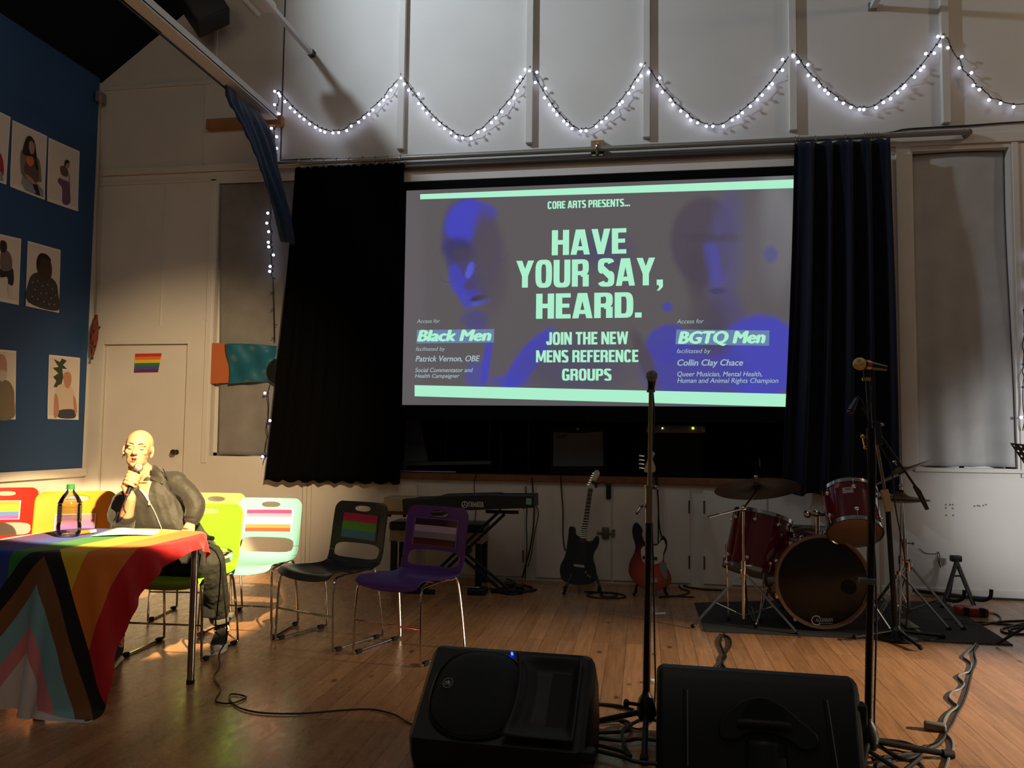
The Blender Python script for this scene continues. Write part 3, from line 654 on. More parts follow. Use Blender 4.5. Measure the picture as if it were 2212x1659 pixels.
poster([(27, 259), (102, 294), (96, 432), (21, 403)], 'top row print of a long haired person in a bright top kneeling', [
    (JEAN, [(.32, .78), (.7, .76), (.95, .86), (.95, .97), (.42, .97), (.3, .88)], 0), (DARK, [(.62, .8), (.78, .82), (.86, .97), (.7, .97)], 0),
    (GREY_, [(.27, .40), (.5, .36), (.78, .42), (.86, .62), (.84, .76), (.36, .78), (.26, .62)], 1), ((96, 72, 66), [(.42, .52), (.7, .50), (.8, .72), (.6, .8), (.38, .7)], 1),
    (HAIR, [(.36, .22), (.45, .13), (.58, .14), (.66, .24), (.72, .44), (.78, .58), (.68, .56), (.6, .42), (.42, .44), (.30, .42)], 1),
    (SKIN, [(.47, .22), (.56, .19), (.63, .24), (.62, .34), (.55, .39), (.48, .33)], 1), ((206, 120, 70), [(.42, .46), (.6, .44), (.62, .52), (.52, .58), (.42, .54)], 1), (SKIN, [(.4, .72), (.62, .76), (.68, .82), (.5, .82)], 1)])
poster([(105, 297), (172, 327), (168, 457), (101, 434)], 'top row print of a slim figure in a long purple skirt, nearest the corner', [
    ((104, 76, 112), [(.38, .56), (.68, .56), (.72, .72), (.74, .88), (.62, .96), (.48, .93), (.46, .72), (.32, .64)], 1), (SHIRT, [(.42, .46), (.66, .46), (.7, .57), (.4, .57)], 0),
    ((100, 78, 64), [(.38, .38), (.55, .35), (.64, .42), (.6, .5), (.42, .5)], 1), (SKIN, [(.66, .4), (.7, .5), (.73, .64), (.69, .64), (.64, .48)], 0),
    (SKIN, [(.56, .27), (.66, .26), (.68, .32), (.6, .37), (.54, .34)], 1), (HAIR, [(.5, .3), (.54, .24), (.64, .23), (.66, .27), (.57, .29), (.52, .36)], 1)])
poster([(-50, 494), (46, 516), (40, 659), (-56, 640)], 'middle row print of a seated figure in dark trousers, cropped at the left edge', [
    (DARK, [(.55, .5), (.8, .46), (.86, .6), (.84, .72), (.74, .72), (.7, .62), (.55, .64)], 1), ((110, 92, 96), [(.55, .24), (.72, .24), (.8, .36), (.78, .5), (.55, .52)], 1),
    (HAIR, [(.52, .1), (.64, .1), (.67, .2), (.6, .27), (.52, .24)], 1), ((206, 198, 190), [(.72, .74), (.8, .74), (.82, .88), (.76, .9)], 1)])
poster([(60, 520), (131, 540), (127, 676), (55, 661)], 'middle row print of a dark bearded person in a speckled shirt', [
    ((62, 56, 58), [(.06, .62), (.22, .47), (.52, .44), (.86, .52), (.96, .7), (.95, .97), (.06, .93)], 1), ((64, 42, 38), [(.30, .22), (.44, .14), (.64, .17), (.74, .32), (.72, .46), (.56, .55), (.38, .5), (.28, .38)], 1),
    ((30, 22, 22), [(.27, .26), (.36, .15), (.55, .13), (.7, .2), (.62, .22), (.42, .22), (.33, .4), (.28, .38)], 1)]+[((132, 126, 122), [(x, y), (x+.04, y+.01), (x+.03, y+.035), (x-.01, y+.03)], 0) for x, y in [(.15, .6), (.3, .56), (.45, .62), (.6, .58), (.75, .63), (.22, .7), (.4, .74), (.56, .72), (.7, .78), (.84, .72), (.14, .82), (.3, .84), (.48, .86), (.64, .88), (.8, .87)]])
poster([(-52, 750), (35, 758), (33, 906), (-54, 907)], 'bottom row print of a white bearded person, cropped at the left edge', [
    ((122, 112, 92), [(.5, .48), (.78, .44), (.94, .56), (.97, .72), (.95, .97), (.5, .97)], 1), ((182, 138, 116), [(.5, .1), (.68, .08), (.76, .2), (.74, .36), (.62, .42), (.5, .38)], 1), ((190, 180, 172), [(.58, .3), (.72, .3), (.76, .38), (.64, .46), (.56, .4)], 1), ((150, 108, 90), [(.93, .66), (.98, .8), (.96, .9), (.92, .78)], 1)])
poster([(106, 766), (173, 773), (169, 907), (102, 905)], 'bottom row print of a person in a pale shirt before a palm, nearest the corner', [
    ((52, 66, 50), [(.14, .06), (.34, .1), (.4, .04), (.56, .07), (.44, .14), (.58, .2), (.42, .2), (.46, .34), (.38, .5), (.16, .5), (.24, .4), (.14, .34), (.3, .28), (.12, .2), (.3, .18)], 0),
    ((206, 188, 168), [(.26, .5), (.46, .44), (.74, .48), (.84, .6), (.8, .88), (.34, .9), (.28, .68)], 1), ((184, 130, 104), [(.46, .3), (.58, .24), (.7, .28), (.72, .4), (.64, .5), (.52, .47)], 1),
    ((60, 64, 78), [(.36, .86), (.82, .84), (.86, .97), (.34, .97)], 1), ((184, 130, 104), [(.2, .62), (.3, .66), (.34, .9), (.2, .97)], 1), ((184, 130, 104), [(.8, .62), (.88, .68), (.93, .86), (.86, .9)], 1)])
# rainbow sticker on the door
RB = [(196, 52, 40), (216, 124, 44), (222, 190, 70), (62, 116, 62), (62, 86, 150), (112, 40, 92)]
q = pxs([(292, 764), (349, 763), (341, 804), (289, 805)], Y=YW+.030)
b = MB()
for i, c in enumerate(RB):
    b.mat(inkm(c)); a, e = i/6, (i+1)/6
    b.prism([q[0].lerp(q[3], a), q[1].lerp(q[2], a), q[1].lerp(q[2], e), q[0].lerp(q[3], e)], (0, .0035, 0))
tag(b.build('rainbow_flag_sticker', smooth=False), 'small six stripe rainbow flag stuck on the cream door', 'sticker')

# ------------------------------------------------------------------ fairy lights
bulb_m = M('cold_white_led', (235, 238, 255), .4, emit=(214, 220, 255), es=5.0)
fwire = M('dark_green_wire', (26, 30, 30), .6)
def bulb_mesh():
    b = MB().mat(bulb_m); b.ball((0, 0, 0), .0135, 8); b.mat(fwire); b.cyl((0, 0, .014), (0, 0, .038), .006, n=6)
    o = b.build('bulb', local=True); me = o.data; bpy.data.objects.remove(o); return me
BULB = bulb_mesh()
FY = YW-.03
def fairy(paths, label):
    """paths: (points in photo, bulbs)"""
    first = Px(*paths[0][0][0], Y=FY)
    t = thing('fairy_lights', first, label, 'string lights')
    wb = MB().mat(fwire)
    inv = wmat(t).inverted()
    n = 0; extra = MB().mat(bulb_m)
    for pts, cnt, dark in paths:
        P = catmull([Px(x, y, Y=FY) for x, y in pts], 10); 
        for i, p in enumerate(P): p.y = FY+.008*math.sin(i*1.3)-.03*(abs(math.sin(i*.37)))
        wb.tube(P, .0042, 5)
        ln = [0.0]
        for i in range(1, len(P)): ln.append(ln[-1]+(P[i]-P[i-1]).length)
        for k in range(cnt):
            s = ln[-1]*(k+.5+random.uniform(-.3, .3))/cnt
            i = max(j for j in range(len(ln)) if ln[j] <= s); i = min(i, len(P)-2)
            q = P[i].lerp(P[i+1], (s-ln[i])/max(1e-6, ln[i+1]-ln[i]))
            d = (P[i+1]-P[i]).normalized(); side = random.choice((-1, -1, 1)); nrm = Vector((-d.z, 0, d.x))
            if nrm.z > 0: nrm = -nrm
            if abs(d.z) > .8: nrm = nrm*random.choice((-1, 1))
            q2 = q+nrm*.028+Vector((0, -.008, 0))
            if n < 100:
                o = bpy.data.objects.new('bulb', BULB); COL.objects.link(o); o.parent = t; o.location = inv @ q2
                o.rotation_euler = Vector((q-q2)).to_track_quat('Z', 'Y').to_euler(); n += 1
            else: extra.ball(q2, .0135, 8)
        if dark:
            Q = catmull([Px(x, y, Y=FY) for x, y in dark], 6); wb.tube(Q, .0042, 5)
            for q in Q[::4]: wb.tube([q, q+Vector((random.choice((-.03, .03)), -.01, -.012))], .004, 5)
    wb.build('wire', t)
    if extra.v: extra.build('bulb', t)['kind'] = 'stuff'
    return t
def swag(x0, y0, x1, y1, yb, xb=None):
    xb = xb or (x0+x1)/2
    L = []
    for i in range(9):
        s = i/8; x = x0+(x1-x0)*s
        if x <= xb: k = (xb-x)/(xb-x0); y = yb+(y0-yb)*(.35*k+.65*k*k)
        else: k = (x-xb)/(x1-xb); y = yb+(y1-yb)*(.35*k+.65*k*k)
        L.append((x, y))
    return L
fairy([([(597, 350), (594, 300), (600, 250), (603, 196)], 8, None), (swag(603, 195, 868, 162, 288, 722), 25, None), (swag(868, 162, 1146, 146, 297, 1006), 25, None), (swag(1146, 146, 1394, 138, 285, 1258), 24, None)],
      'left half of the white fairy lights, three swags from the channel to the middle pipe')
fairy([(swag(1394, 138, 1711, 112, 276, 1538), 26, None), (swag(1711, 112, 2037, 76, 238, 1862), 26, None), ([(2037, 76), (2062, 120), (2090, 166), (2125, 200), (2165, 222), (2240, 226), (2330, 200)], 15, None)],
      'right half of the white fairy lights, swags from the middle pipe to the right edge')
fairy([([(588, 436), (586, 470), (588, 520), (589, 560), (590, 600)], 9, [(590, 600), (592, 650), (593, 700), (594, 738)])], 'short drop of fairy lights hanging over the grey cloth of the left window')
fairy([([(583, 830), (581, 900), (577, 960), (572, 1000)], 3, None)], 'lowest fairy lights, three bulbs beside the bottom edge of the black curtain')
fairy([([(2214, 535), (2213, 620), (2210, 700), (2208, 780), (2208, 830), (2209, 930)], 7, None)], 'vertical run of fairy lights at the right edge beside the pale window cloth')
# ------------------------------------------------------------------ stacking chairs
def chair_profile(v):
    P = [(-.255, .408), (-.243, .436), (-.20, .452), (-.08, .447), (.05, .436), (.15, .437), (.205, .462), (.232, .52), (.246, .60), (.258, .68), (.272, .76), (.288, .845)]
    f = v*(len(P)-1); i = min(int(f), len(P)-2); k = f-i
    a = P[max(i-1, 0)]; b = P[i]; c = P[i+1]; d = P[min(i+2, len(P)-1)]
    return tuple(0.5*(2*b[j]+(c[j]-a[j])*k+(2*a[j]-5*b[j]+4*c[j]-d[j])*k*k+(3*b[j]-a[j]-3*c[j]+d[j])*k**3) for j in (0, 1))
def shell_pt(u, v):
    y, z = chair_profile(v); s = (u-.5)*2
    hw = .235-.012*math.sin(PI*min(1, v*1.6))
    if v > .93: hw -= .05*((v-.93)/.07)**2.2
    if v < .10: hw -= .045*((.10-v)/.10)**2
    e = abs(s)
    if v < .55: z += .012*e**3-.010*(1-e*e)
    else: y += -.018*e*e
    return Vector((s*hw, y, z))
HOLES_C = [(.5, .640, .405, .060, 4.2), (.5, .947, .142, .0165, 2.4)]     # lumbar opening, hand hole: centre, half sizes, roundness
def hole_f(h, u, v): return (abs((u-h[0])/h[2])**h[4]+abs((v-h[1])/h[3])**h[4])**(1/h[4])
def shell_part(pm, v0, v1, nu, nv, name, t):
    """grid of the moulded shell between v0 and v1 with clean rounded holes"""
    U = [[(i/nu, v0+(v1-v0)*j/nv) for i in range(nu+1)] for j in range(nv+1)]
    cells = {(i, j): not any(hole_f(h, (i+.5)/nu, v0+(v1-v0)*(j+.5)/nv) < 1 for h in HOLES_C) for i in range(nu) for j in range(nv)}
    P = {}
    for j in range(nv+1):
        for i in range(nu+1):
            u, v = U[j][i]; nb = [cells.get((i+a, j+c)) for a in (-1, 0) for c in (-1, 0)]; nb = [x for x in nb if x is not None]
            if any(nb) and not all(nb):
                h = min(HOLES_C, key=lambda q: abs(hole_f(q, u, v)-1)); k = hole_f(h, u, v)
                if j in (0, nv):
                    a = max(0.0, 1-abs((v-h[1])/h[3])**h[4])**(1/h[4]); u = h[0]+math.copysign(a*h[2], u-h[0])
                else: u, v = h[0]+(u-h[0])/k, h[1]+(v-h[1])/k
            P[(i, j)] = shell_pt(u, v)
    b = MB().mat(pm); idx = lambda i, j: j*(nu+1)+i
    b.add([P[(i, j)] for j in range(nv+1) for i in range(nu+1)], [(idx(i, j), idx(i+1, j), idx(i+1, j+1), idx(i, j+1)) for (i, j), ok in cells.items() if ok])
    o = b.build(name, t, local=True, angle=60, mods=[SOL(.007), SUB(1)])
    bm = bmesh.new(); bm.from_mesh(o.data); bmesh.ops.delete(bm, geom=[v for v in bm.verts if not v.link_faces], context='VERTS'); bm.to_mesh(o.data); bm.free(); return o
def make_chair(label, colour, name_c):
    pm = M('%s_plastic' % name_c, colour, .38, bump=.04, bscale=300)
    t = thing('stacking_chair', (0, 0, 0), label, 'chair', 0.0, 'plastic stacking chairs')
    shell_part(pm, 0, .64, 40, 44, 'seat', t); shell_part(pm, .64, 1.0, 40, 48, 'backrest', t)
    fr = MB().mat(chrome)
    for s in (-1, 1):
        P = [(s*.17, .10, .425), (s*.205, -.14, .428), (s*.222, -.205, .415), (s*.232, -.225, .35), (s*.242, -.232, .05), (s*.243, -.222, .014), (s*.243, -.19, .0085), (s*.243, .17, .0085), (s*.243, .205, .014), (s*.242, .218, .05), (s*.226, .165, .40), (s*.20, .13, .428), (s*.17, .10, .425)]
        fr.tube(P, .0075, 8, smooth=4)
    fr.tube([(-.237, -.232, .205), (.237, -.232, .205)], .006, 8); fr.tube([(-.19, .02, .424), (.19, .02, .424)], .006, 8)
    fro = fr.build('frame', t, local=True)
    for s in (-1, 1):
        for y in (-.185, .16):
            MB().mat(rubber).rbox((s*.243-.013, y-.022, 0), (s*.243+.013, y+.022, .024), .005).build('foot_cap', fro, local=True)
    return t
# flags printed on paper and taped to the backrests (hang on the chairs)
def flag_paper(ch, stripes, label, u0=.5, w=.25, h=.185, v1=.905, tilt=0.0, border=(236, 234, 230), glossy=False, tear=None):
    mw = wmat(ch); b = MB()
    v0 = v1-h/.40*.36
    # paper follows the curved backrest
    def at(u, k, d=0.0):
        q = shell_pt(.5+(u-.5)*w/.46+(u0-.5), v1-(v1-v0)*k+tilt*(u-.5)); q2 = shell_pt(.5, .8); return mw @ (q+Vector((0, -.0065-d, .0018)))
    b.mat(M('flag_paper', border, .25 if glossy else .5)); b.grid(lambda u, k: at(u, k), 10, 8); b.grid(lambda u, k: at(u, k, -.0008), 10, 8)
    n = len(stripes)
    for i, c in enumerate(stripes):
        b.mat(M('flag_ink', c, .18 if glossy else .5, spec=.6)); b.grid(lambda u, k, i=i: at(.03+.94*u, .03+.94*(i+k)/n, .0012), 10, 2)
    b.keep = True
    return tag(b.build('flag_print', angle=80), label, 'flag print', 'flag prints on the chairs')
def place(ch, x, y, rz):
    ch.location = (x, y, 0); ch.rotation_euler = (0, 0, math.radians(rz)); return ch
c1 = place(make_chair('black stacking chair with a red, green and blue flag print', (34, 36, 44), 'charcoal'), -1.96, 4.935, -22)
c2 = place(make_chair('purple stacking chair with a black, grey and white flag print, nearest the keyboard', (78, 44, 122), 'purple'), -1.375, 4.735, -20)
c3 = place(make_chair('pale teal stacking chair with a pink and orange striped flag print', (124, 178, 184), 'pale_teal'), -2.56, 5.04, 3)
c4 = place(make_chair('lime green stacking chair the person sits on', (126, 192, 44), 'lime'), -2.715, 4.50, 2.5)
c5 = place(make_chair('pale yellow green stacking chair just behind the seated person', (164, 192, 104), 'pale_lime'), -3.13, 5.36, 8)
c6 = place(make_chair('yellow orange stacking chair behind the water bottle', (226, 148, 34), 'amber'), -3.60, 4.60, 27); c6.scale = (1.06, 1.06, 1.06)
c7 = place(make_chair('red stacking chair at the left edge by the wall', (206, 44, 30), 'red'), -4.83, 5.40, 28)
flag_paper(c1, [(190, 44, 84), (88, 146, 62), (64, 106, 158)], 'red, green and blue striped flag print on the black chair', u0=.5, w=.31, h=.215, v1=.918, tilt=-.01, border=(60, 60, 64), glossy=True)
flag_paper(c2, [(54, 22, 40), (178, 164, 186), (130, 122, 138), (16, 14, 18)], 'black, white and grey striped flag print on the purple chair', u0=.49, w=.33, h=.215, v1=.918, tilt=-.005, border=(110, 84, 130), glossy=True)
flag_paper(c3, [(214, 58, 110), (228, 130, 170), (244, 232, 232), (244, 232, 228), (240, 128, 82), (222, 78, 52)], 'pink, white and orange striped flag print on the pale teal chair', w=.34, h=.20, v1=.918, tilt=.006)
flag_paper(c6, [(206, 120, 130), (196, 110, 150), (170, 108, 196), (130, 90, 196)], 'pink to violet flag print on the yellow orange chair', u0=.50, w=.24, v1=.895)
flag_paper(c7, [(240, 170, 60), (240, 216, 60), (150, 200, 84), (110, 140, 216), (216, 100, 190)], 'pastel rainbow flag print on the red chair', u0=.46, w=.25, v1=.89)

# ------------------------------------------------------------------ table with the flag cloth
TZ = .735; TCX, TCY, TRAD = -2.81, 3.83, .52
t = thing('side_table', (TCX, TCY, 0), 'small round table with steel tube legs hidden under the rainbow flag', 'table')
steel = M('brushed_steel_tube', (182, 178, 170), .2, 1.0)
MB().mat(M('table_laminate', (196, 190, 180), .4)).lathe([(TRAD-.03, TZ-.028), (TRAD-.02, TZ-.02), (TRAD-.02, TZ-.010), (TRAD-.032, TZ), (0, TZ)], (TCX, TCY, 0), n=56).build('tabletop', t)
for lx_, ly_, lr_ in ((-2.71, 3.345, .024), (-2.312, 3.92, .0185), (-3.17, 4.15, .0185), (-3.24, 3.74, .0185)):
    lg = MB().mat(steel).cyl((lx_, ly_, .02), (lx_, ly_, TZ-.02), lr_, n=20).build('leg', t); MB().mat(rubber).cyl((lx_, ly_, 0), (lx_, ly_, .02), lr_+.002, n=20).build('foot', lg)
def flag_material():
    m, n, l, bs = newmat('progress_flag_cloth')
    uv = n.new('ShaderNodeUVMap'); uv.uv_map = 'flag'; sep = n.new('ShaderNodeSeparateXYZ'); l.new(uv.outputs[0], sep.inputs[0])
    def ramp(stops):
        r = n.new('ShaderNodeValToRGB'); r.color_ramp.interpolation = 'CONSTANT'; e = r.color_ramp.elements
        while len(e) > 1: e.remove(e[-1])
        e[0].position = stops[0][0]; e[0].color = lin(stops[0][1])+(1,)
        for p, c in stops[1:]:
            k = e.new(p); k.color = lin(c)+(1,)
        return r
    st = ramp([(0, (96, 44, 128)), (1/6, (48, 76, 176)), (2/6, (56, 140, 58)), (3/6, (246, 208, 50)), (4/6, (236, 136, 44)), (5/6, (206, 38, 44))])
    l.new(sep.outputs['Y'], st.inputs[0])
    a = n.new('ShaderNodeMath'); a.operation = 'SUBTRACT'; a.inputs[1].default_value = .5; l.new(sep.outputs['Y'], a.inputs[0])
    ab = n.new('ShaderNodeMath'); ab.operation = 'ABSOLUTE'; l.new(a.outputs[0], ab.inputs[0])
    mu = n.new('ShaderNodeMath'); mu.operation = 'MULTIPLY_ADD'; mu.inputs[1].default_value = .80; l.new(ab.outputs[0], mu.inputs[0]); l.new(sep.outputs['X'], mu.inputs[2])
    ch = ramp([(0, (232, 228, 228)), (.20, (232, 150, 158)), (.265, (136, 192, 204)), (.345, (136, 92, 52)), (.42, (28, 26, 28)), (.49, (0, 0, 0))])
    l.new(mu.outputs[0], ch.inputs[0])
    gt = n.new('ShaderNodeMath'); gt.operation = 'GREATER_THAN'; gt.inputs[1].default_value = .49; l.new(mu.outputs[0], gt.inputs[0])
    mx = n.new('ShaderNodeMix'); mx.data_type = 'RGBA'; l.new(gt.outputs[0], mx.inputs['Factor']); l.new(ch.outputs[0], mx.inputs['A']); l.new(st.outputs[0], mx.inputs['B'])
    # white canvas heading along the hoist edge
    lt = n.new('ShaderNodeMath'); lt.operation = 'LESS_THAN'; lt.inputs[1].default_value = .022; l.new(sep.outputs['X'], lt.inputs[0])
    mx2 = n.new('ShaderNodeMix'); mx2.data_type = 'RGBA'; mx2.inputs['B'].default_value = lin((236, 232, 226))+(1,); l.new(lt.outputs[0], mx2.inputs['Factor']); l.new(mx.outputs['Result'], mx2.inputs['A'])
    l.new(mx2.outputs['Result'], bs.inputs['Base Color']); bs.inputs['Roughness'].default_value = .62; bs.inputs['Sheen Weight'].default_value = .15
    tr = n.new('ShaderNodeBsdfTranslucent'); l.new(mx2.outputs['Result'], tr.inputs[0])
    ms = n.new('ShaderNodeMixShader'); ms.inputs[0].default_value = .28; out = n['Material Output']
    l.new(bs.outputs[0], ms.inputs[1]); l.new(tr.outputs[0], ms.inputs[2]); l.new(ms.outputs[0], out.inputs['Surface'])
    return m
def drape():
    FW, FL_ = FLAG_W, FLAG_L
    nu, nv = 58, 38                       # along the length, across the width
    A = math.radians(FLAG_A); ax = np.array([math.sin(A), math.cos(A), 0]); wx = np.array([math.cos(A), -math.sin(A), 0])
    o = np.array([FLAG_O[0], FLAG_O[1], TZ+.012])
    I, J = np.meshgrid(np.arange(nu+1), np.arange(nv+1), indexing='ij')
    X = o+ax*(I[..., None]*FL_/nu)+wx*((J[..., None]/nv-.5)*FW)
    rs = np.random.RandomState(4); X = X+rs.randn(*X.shape)*.0012
    q0 = X[..., :2]-np.array([TCX, TCY]); PIN = np.sqrt((q0*q0).sum(-1)) < TRAD*.62; X0_ = X.copy(); X0_[..., 2] = TZ+.007
    V = np.zeros_like(X); du = FL_/nu; dv = FW/nv
    cons = []
    def addc(di, dj, k):
        L = math.hypot(di*du, dj*dv)
        for p in range(2):
            cons.append((di, dj, L, k, p))
    for c in ((1, 0, 1), (0, 1, 1), (1, 1, .6), (1, -1, .6), (2, 0, .12), (0, 2, .12)): addc(*c)
    C0 = np.array([TCX, TCY]); HR_ = TRAD+.012
    dt = .02
    for step in range(DRAPE_STEPS):
        V[..., 2] -= 9.8*dt; V *= .965
        P = X+V*dt
        for it in range(22):
            for di, dj, L, k, p in cons:
                adj = abs(dj)
                if di: sl = (slice(p*di, None), slice(None)) if False else None
                a0 = slice(0, nu+1-di); b0 = slice(di, nu+1)
                if dj >= 0: a1 = slice(0, nv+1-dj); b1 = slice(dj, nv+1)
                else: a1 = slice(-dj, nv+1); b1 = slice(0, nv+1+dj)
                pa = P[a0, a1]; pb = P[b0, b1]
                d = pb-pa; ln = np.sqrt((d*d).sum(-1, keepdims=True))+1e-9
                corr = d*((ln-L)/ln)*(.25*k)
                # checkerboard halves keep the sweep stable
                ii = np.arange(corr.shape[0])[:, None]; jj = np.arange(corr.shape[1])[None, :]
                mk = (((ii//max(di, 1) if di else jj//max(adj, 1)) % 2) == p)[..., None] if not (di and dj) else ((ii+0*jj) % 2 == p)[..., None]
                corr = corr*mk*2.0
                P[a0, a1] += corr; P[b0, b1] -= corr
            P[PIN] = X0_[PIN]
            # tabletop slab
            q = P[..., :2]-C0; rr = np.sqrt((q*q).sum(-1))+1e-9; top = TZ+.007
            ins = (rr < HR_) & (P[..., 2] < top)
            dz = top-P[..., 2]; dr = HR_-rr
            up = ins & (dz <= dr+.012) & (P[..., 2] > TZ-.08); sa = ins & ~up
            P[..., 2] = np.where(up, top, P[..., 2])
            P[..., :2] += (np.where(sa, dr, 0)/rr)[..., None]*q
            P[..., 2] = np.maximum(P[..., 2], .008)
        nvv = (P-X)/dt
        onTop = (np.abs(P[..., 2]-(TZ+.007)) < .004)
        nvv[..., :2] *= np.where(onTop, .25, 1.0)[..., None]
        fl_ = P[..., 2] < .012; nvv[..., :2] *= np.where(fl_, .3, 1.0)[..., None]
        P2 = X+nvv*dt
        P = np.where(onTop[..., None], P2, P); V = nvv; X = P
    return X, nu, nv
FLAG_W, FLAG_L, FLAG_A, FLAG_O, DRAPE_STEPS = 0.99, 1.52, -2.0, (-2.685, 2.69), 130
Xc, nu, nv = drape()
b = MB().mat(flag_material())
b.add([tuple(Xc[i, j]) for i in range(nu+1) for j in range(nv+1)], [(i*(nv+1)+j, i*(nv+1)+j+1, (i+1)*(nv+1)+j+1, (i+1)*(nv+1)+j) for i in range(nu) for j in range(nv)])
b.keep = True
fo = b.build('flag_tablecloth', angle=180)
uvl = fo.data.uv_layers.new(name='flag')
for p in fo.data.polygons:
    for li in p.loop_indices:
        vi = fo.data.loops[li].vertex_index; i, j = divmod(vi, nv+1); uvl.data[li].uv = (i/nu, j/nv)
fo.modifiers.new('subsurf', 'SUBSURF').render_levels = 1; fo.modifiers['subsurf'].levels = 1
tag(fo, 'progress pride flag draped as a cloth over the small table, chevron hanging down in front', 'flag')
for (i, j) in ((1, nv-1),):
    q = Vector(Xc[i, j]); nrm = Vector(Xc[i+2, j]-Xc[i, j]).cross(Vector(Xc[i, j-2]-Xc[i, j])).normalized()
    MB().mat(dchrome).lathe([(.005, -.004), (.011, -.004), (.012, 0), (.011, .004), (.005, .004), (.005, -.004)], q, nrm, 14).build('grommet', fo)
# things lying on the table
def ontop(x, y, z=TZ+.012): return Px(x, y, Z=z)
pw = [ontop(196, 1158), ontop(258, 1141), ontop(352, 1143), ontop(330, 1156)]
cp = sum(pw, Vector())/4
tag(MB().mat(paper_m).grid(lambda u, v: ((pw[0]*(1-u)+pw[3]*u)*(1-v)+(pw[1]*(1-u)+pw[2]*u)*v)+Vector((0, 0, .006*math.sin(3*u+2*v))), 8, 8).build('paper_sheet', mods=[SOL(.0015)]), 'white sheet of paper lying on the flag in front of the person', 'paper')
a, c = ontop(172, 1151, TZ+.02), ontop(206, 1147, TZ+.02)
t = thing('marker_pen', a.lerp(c, .5)-Vector((0, 0, .012)), 'orange marker pen on the flag beside the bottle', 'pen')
MB().mat(M('orange_marker', (228, 120, 36), .35)).cyl(a, a.lerp(c, .6), .011, .010, 12).build('barrel', t)
MB().mat(M('marker_cap', (236, 226, 196), .35)).cyl(a.lerp(c, .6), c, .0105, .009, 12).build('cap', t)
# water bottle
bp = ontop(148, 1157); bs_ = (Px(148, 1046, Y=bp.y).z-bp.z)
t = thing('water_bottle', bp, 'clear ridged plastic water bottle with a green cap', 'bottle')
def clear_mat(name, tint, gl):
    m, n, l, bs = newmat(name); tr = n.new('ShaderNodeBsdfTransparent'); tr.inputs[0].default_value = tint+(1,); g = n.new('ShaderNodeBsdfGlossy'); g.inputs['Roughness'].default_value = .06
    fr = n.new('ShaderNodeFresnel'); fr.inputs[0].default_value = gl; ms = n.new('ShaderNodeMixShader'); l.new(fr.outputs[0], ms.inputs[0]); l.new(tr.outputs[0], ms.inputs[1]); l.new(g.outputs[0], ms.inputs[2]); l.new(ms.outputs[0], n['Material Output'].inputs['Surface']); return m
pet = clear_mat('clear_plastic', (.93, .95, .96), 1.45); water = clear_mat('water', (.90, .93, .95), 1.33)
R0 = .058
prof = [(0, .008), (.03, .004), (R0*.9, .004), (R0*1.0, .018), (R0*1.02, .05)]
H = bs_
for i in range(7): z = .06+i*(H*.60-.06)/7; prof += [(R0*1.0, z), (R0*.955, z+.012), (R0*.955, z+.016), (R0*1.0, z+.028)]
prof += [(R0*.98, H*.62), (R0*.86, H*.70), (R0*.62, H*.79), (R0*.36, H*.86), (R0*.30, H*.885), (R0*.30, H*.93)]
MB().mat(pet).lathe(prof, bp, n=32).build('bottle_body', t)
wp = [(0, .010)]+[(r*.965, max(z, .010)) for r, z in prof[2:] if z < H*.72]+[(0, H*.72)]
MB().mat(water).lathe(wp, bp, n=32).build('water', t)
MB().mat(M('green_cap', (44, 120, 62), .35)).lathe([(R0*.33, H*.91), (R0*.37, H*.912), (R0*.37, H*.93), (R0*.34, H*.935), (R0*.34, H*.99), (R0*.28, H), (0, H)], bp, n=24).build('cap', t)
# ------------------------------------------------------------------ the person
skin = M('skin', (206, 152, 116), .48, var=.05, vscale=30, spec=.4)
jacket_m = M('black_jacket_cloth', (46, 43, 38), .66, sheen=.15, bump=.5, bscale=13)
trouser_m = M('dark_olive_trousers', (38, 38, 32), .8, bump=.12, bscale=30)
def loft(b, secs, n=22):
    """secs: (centre, half-width vector, half-depth vector)"""
    vs = []; fs = []
    for c, hx, hy in secs:
        for k in range(n):
            a = 2*PI*k/n; ca, sa = math.cos(a), math.sin(a)
            ca = math.copysign(abs(ca)**.85, ca); sa = math.copysign(abs(sa)**.85, sa)
            vs.append(Vector(c)+Vector(hx)*ca+Vector(hy)*sa)
    for i in range(len(secs)-1):
        for k in range(n):
            q = (k+1) % n; fs.append((i*n+k, i*n+q, (i+1)*n+q, (i+1)*n+k))
    fs.append(tuple(range(n-1, -1, -1))); fs.append(tuple((len(secs)-1)*n+k for k in range(n)))
    return b.add(vs, fs)
def limb(b, pts, rs, n=14, smooth=5):
    P = catmull(pts, smooth); m = len(pts)-1; R = []
    for i in range(len(P)):
        f = i/smooth; k = min(int(f), m-1); R.append(rs[k]+(rs[k+1]-rs[k])*(f-k))
    b.tube(P, R, n); b.ball(P[0], R[0]*.98, 12); b.ball(P[-1], R[-1]*.98, 12)
def remesh(o, vox, it=4, fac=.5):
    m = o.modifiers.new('remesh', 'REMESH'); m.mode = 'VOXEL'; m.voxel_size = vox; m.use_smooth_shade = True
    s = o.modifiers.new('smooth', 'SMOOTH'); s.factor = fac; s.iterations = it
    return o
HEADC = Px(299, 972, Y=4.36)
pel = Vector((-2.74, 4.58, .53)); chest = Vector((-2.955, 4.45, .90)); neckb = Vector((HEADC.x+.03, 4.42, HEADC.z-.165))
Lsh = Px(386, 1037, Y=4.47); Rsh = Px(262, 1092, Y=4.38)
Lel = Px(421, 1094, Y=4.45); Lwr = Px(413, 1129, Y=4.42); Lha = Px(404, 1146, Y=4.385)
Rel = Px(266, 1137, Y=4.27); Rwr = Px(283, 1075, Y=4.155)
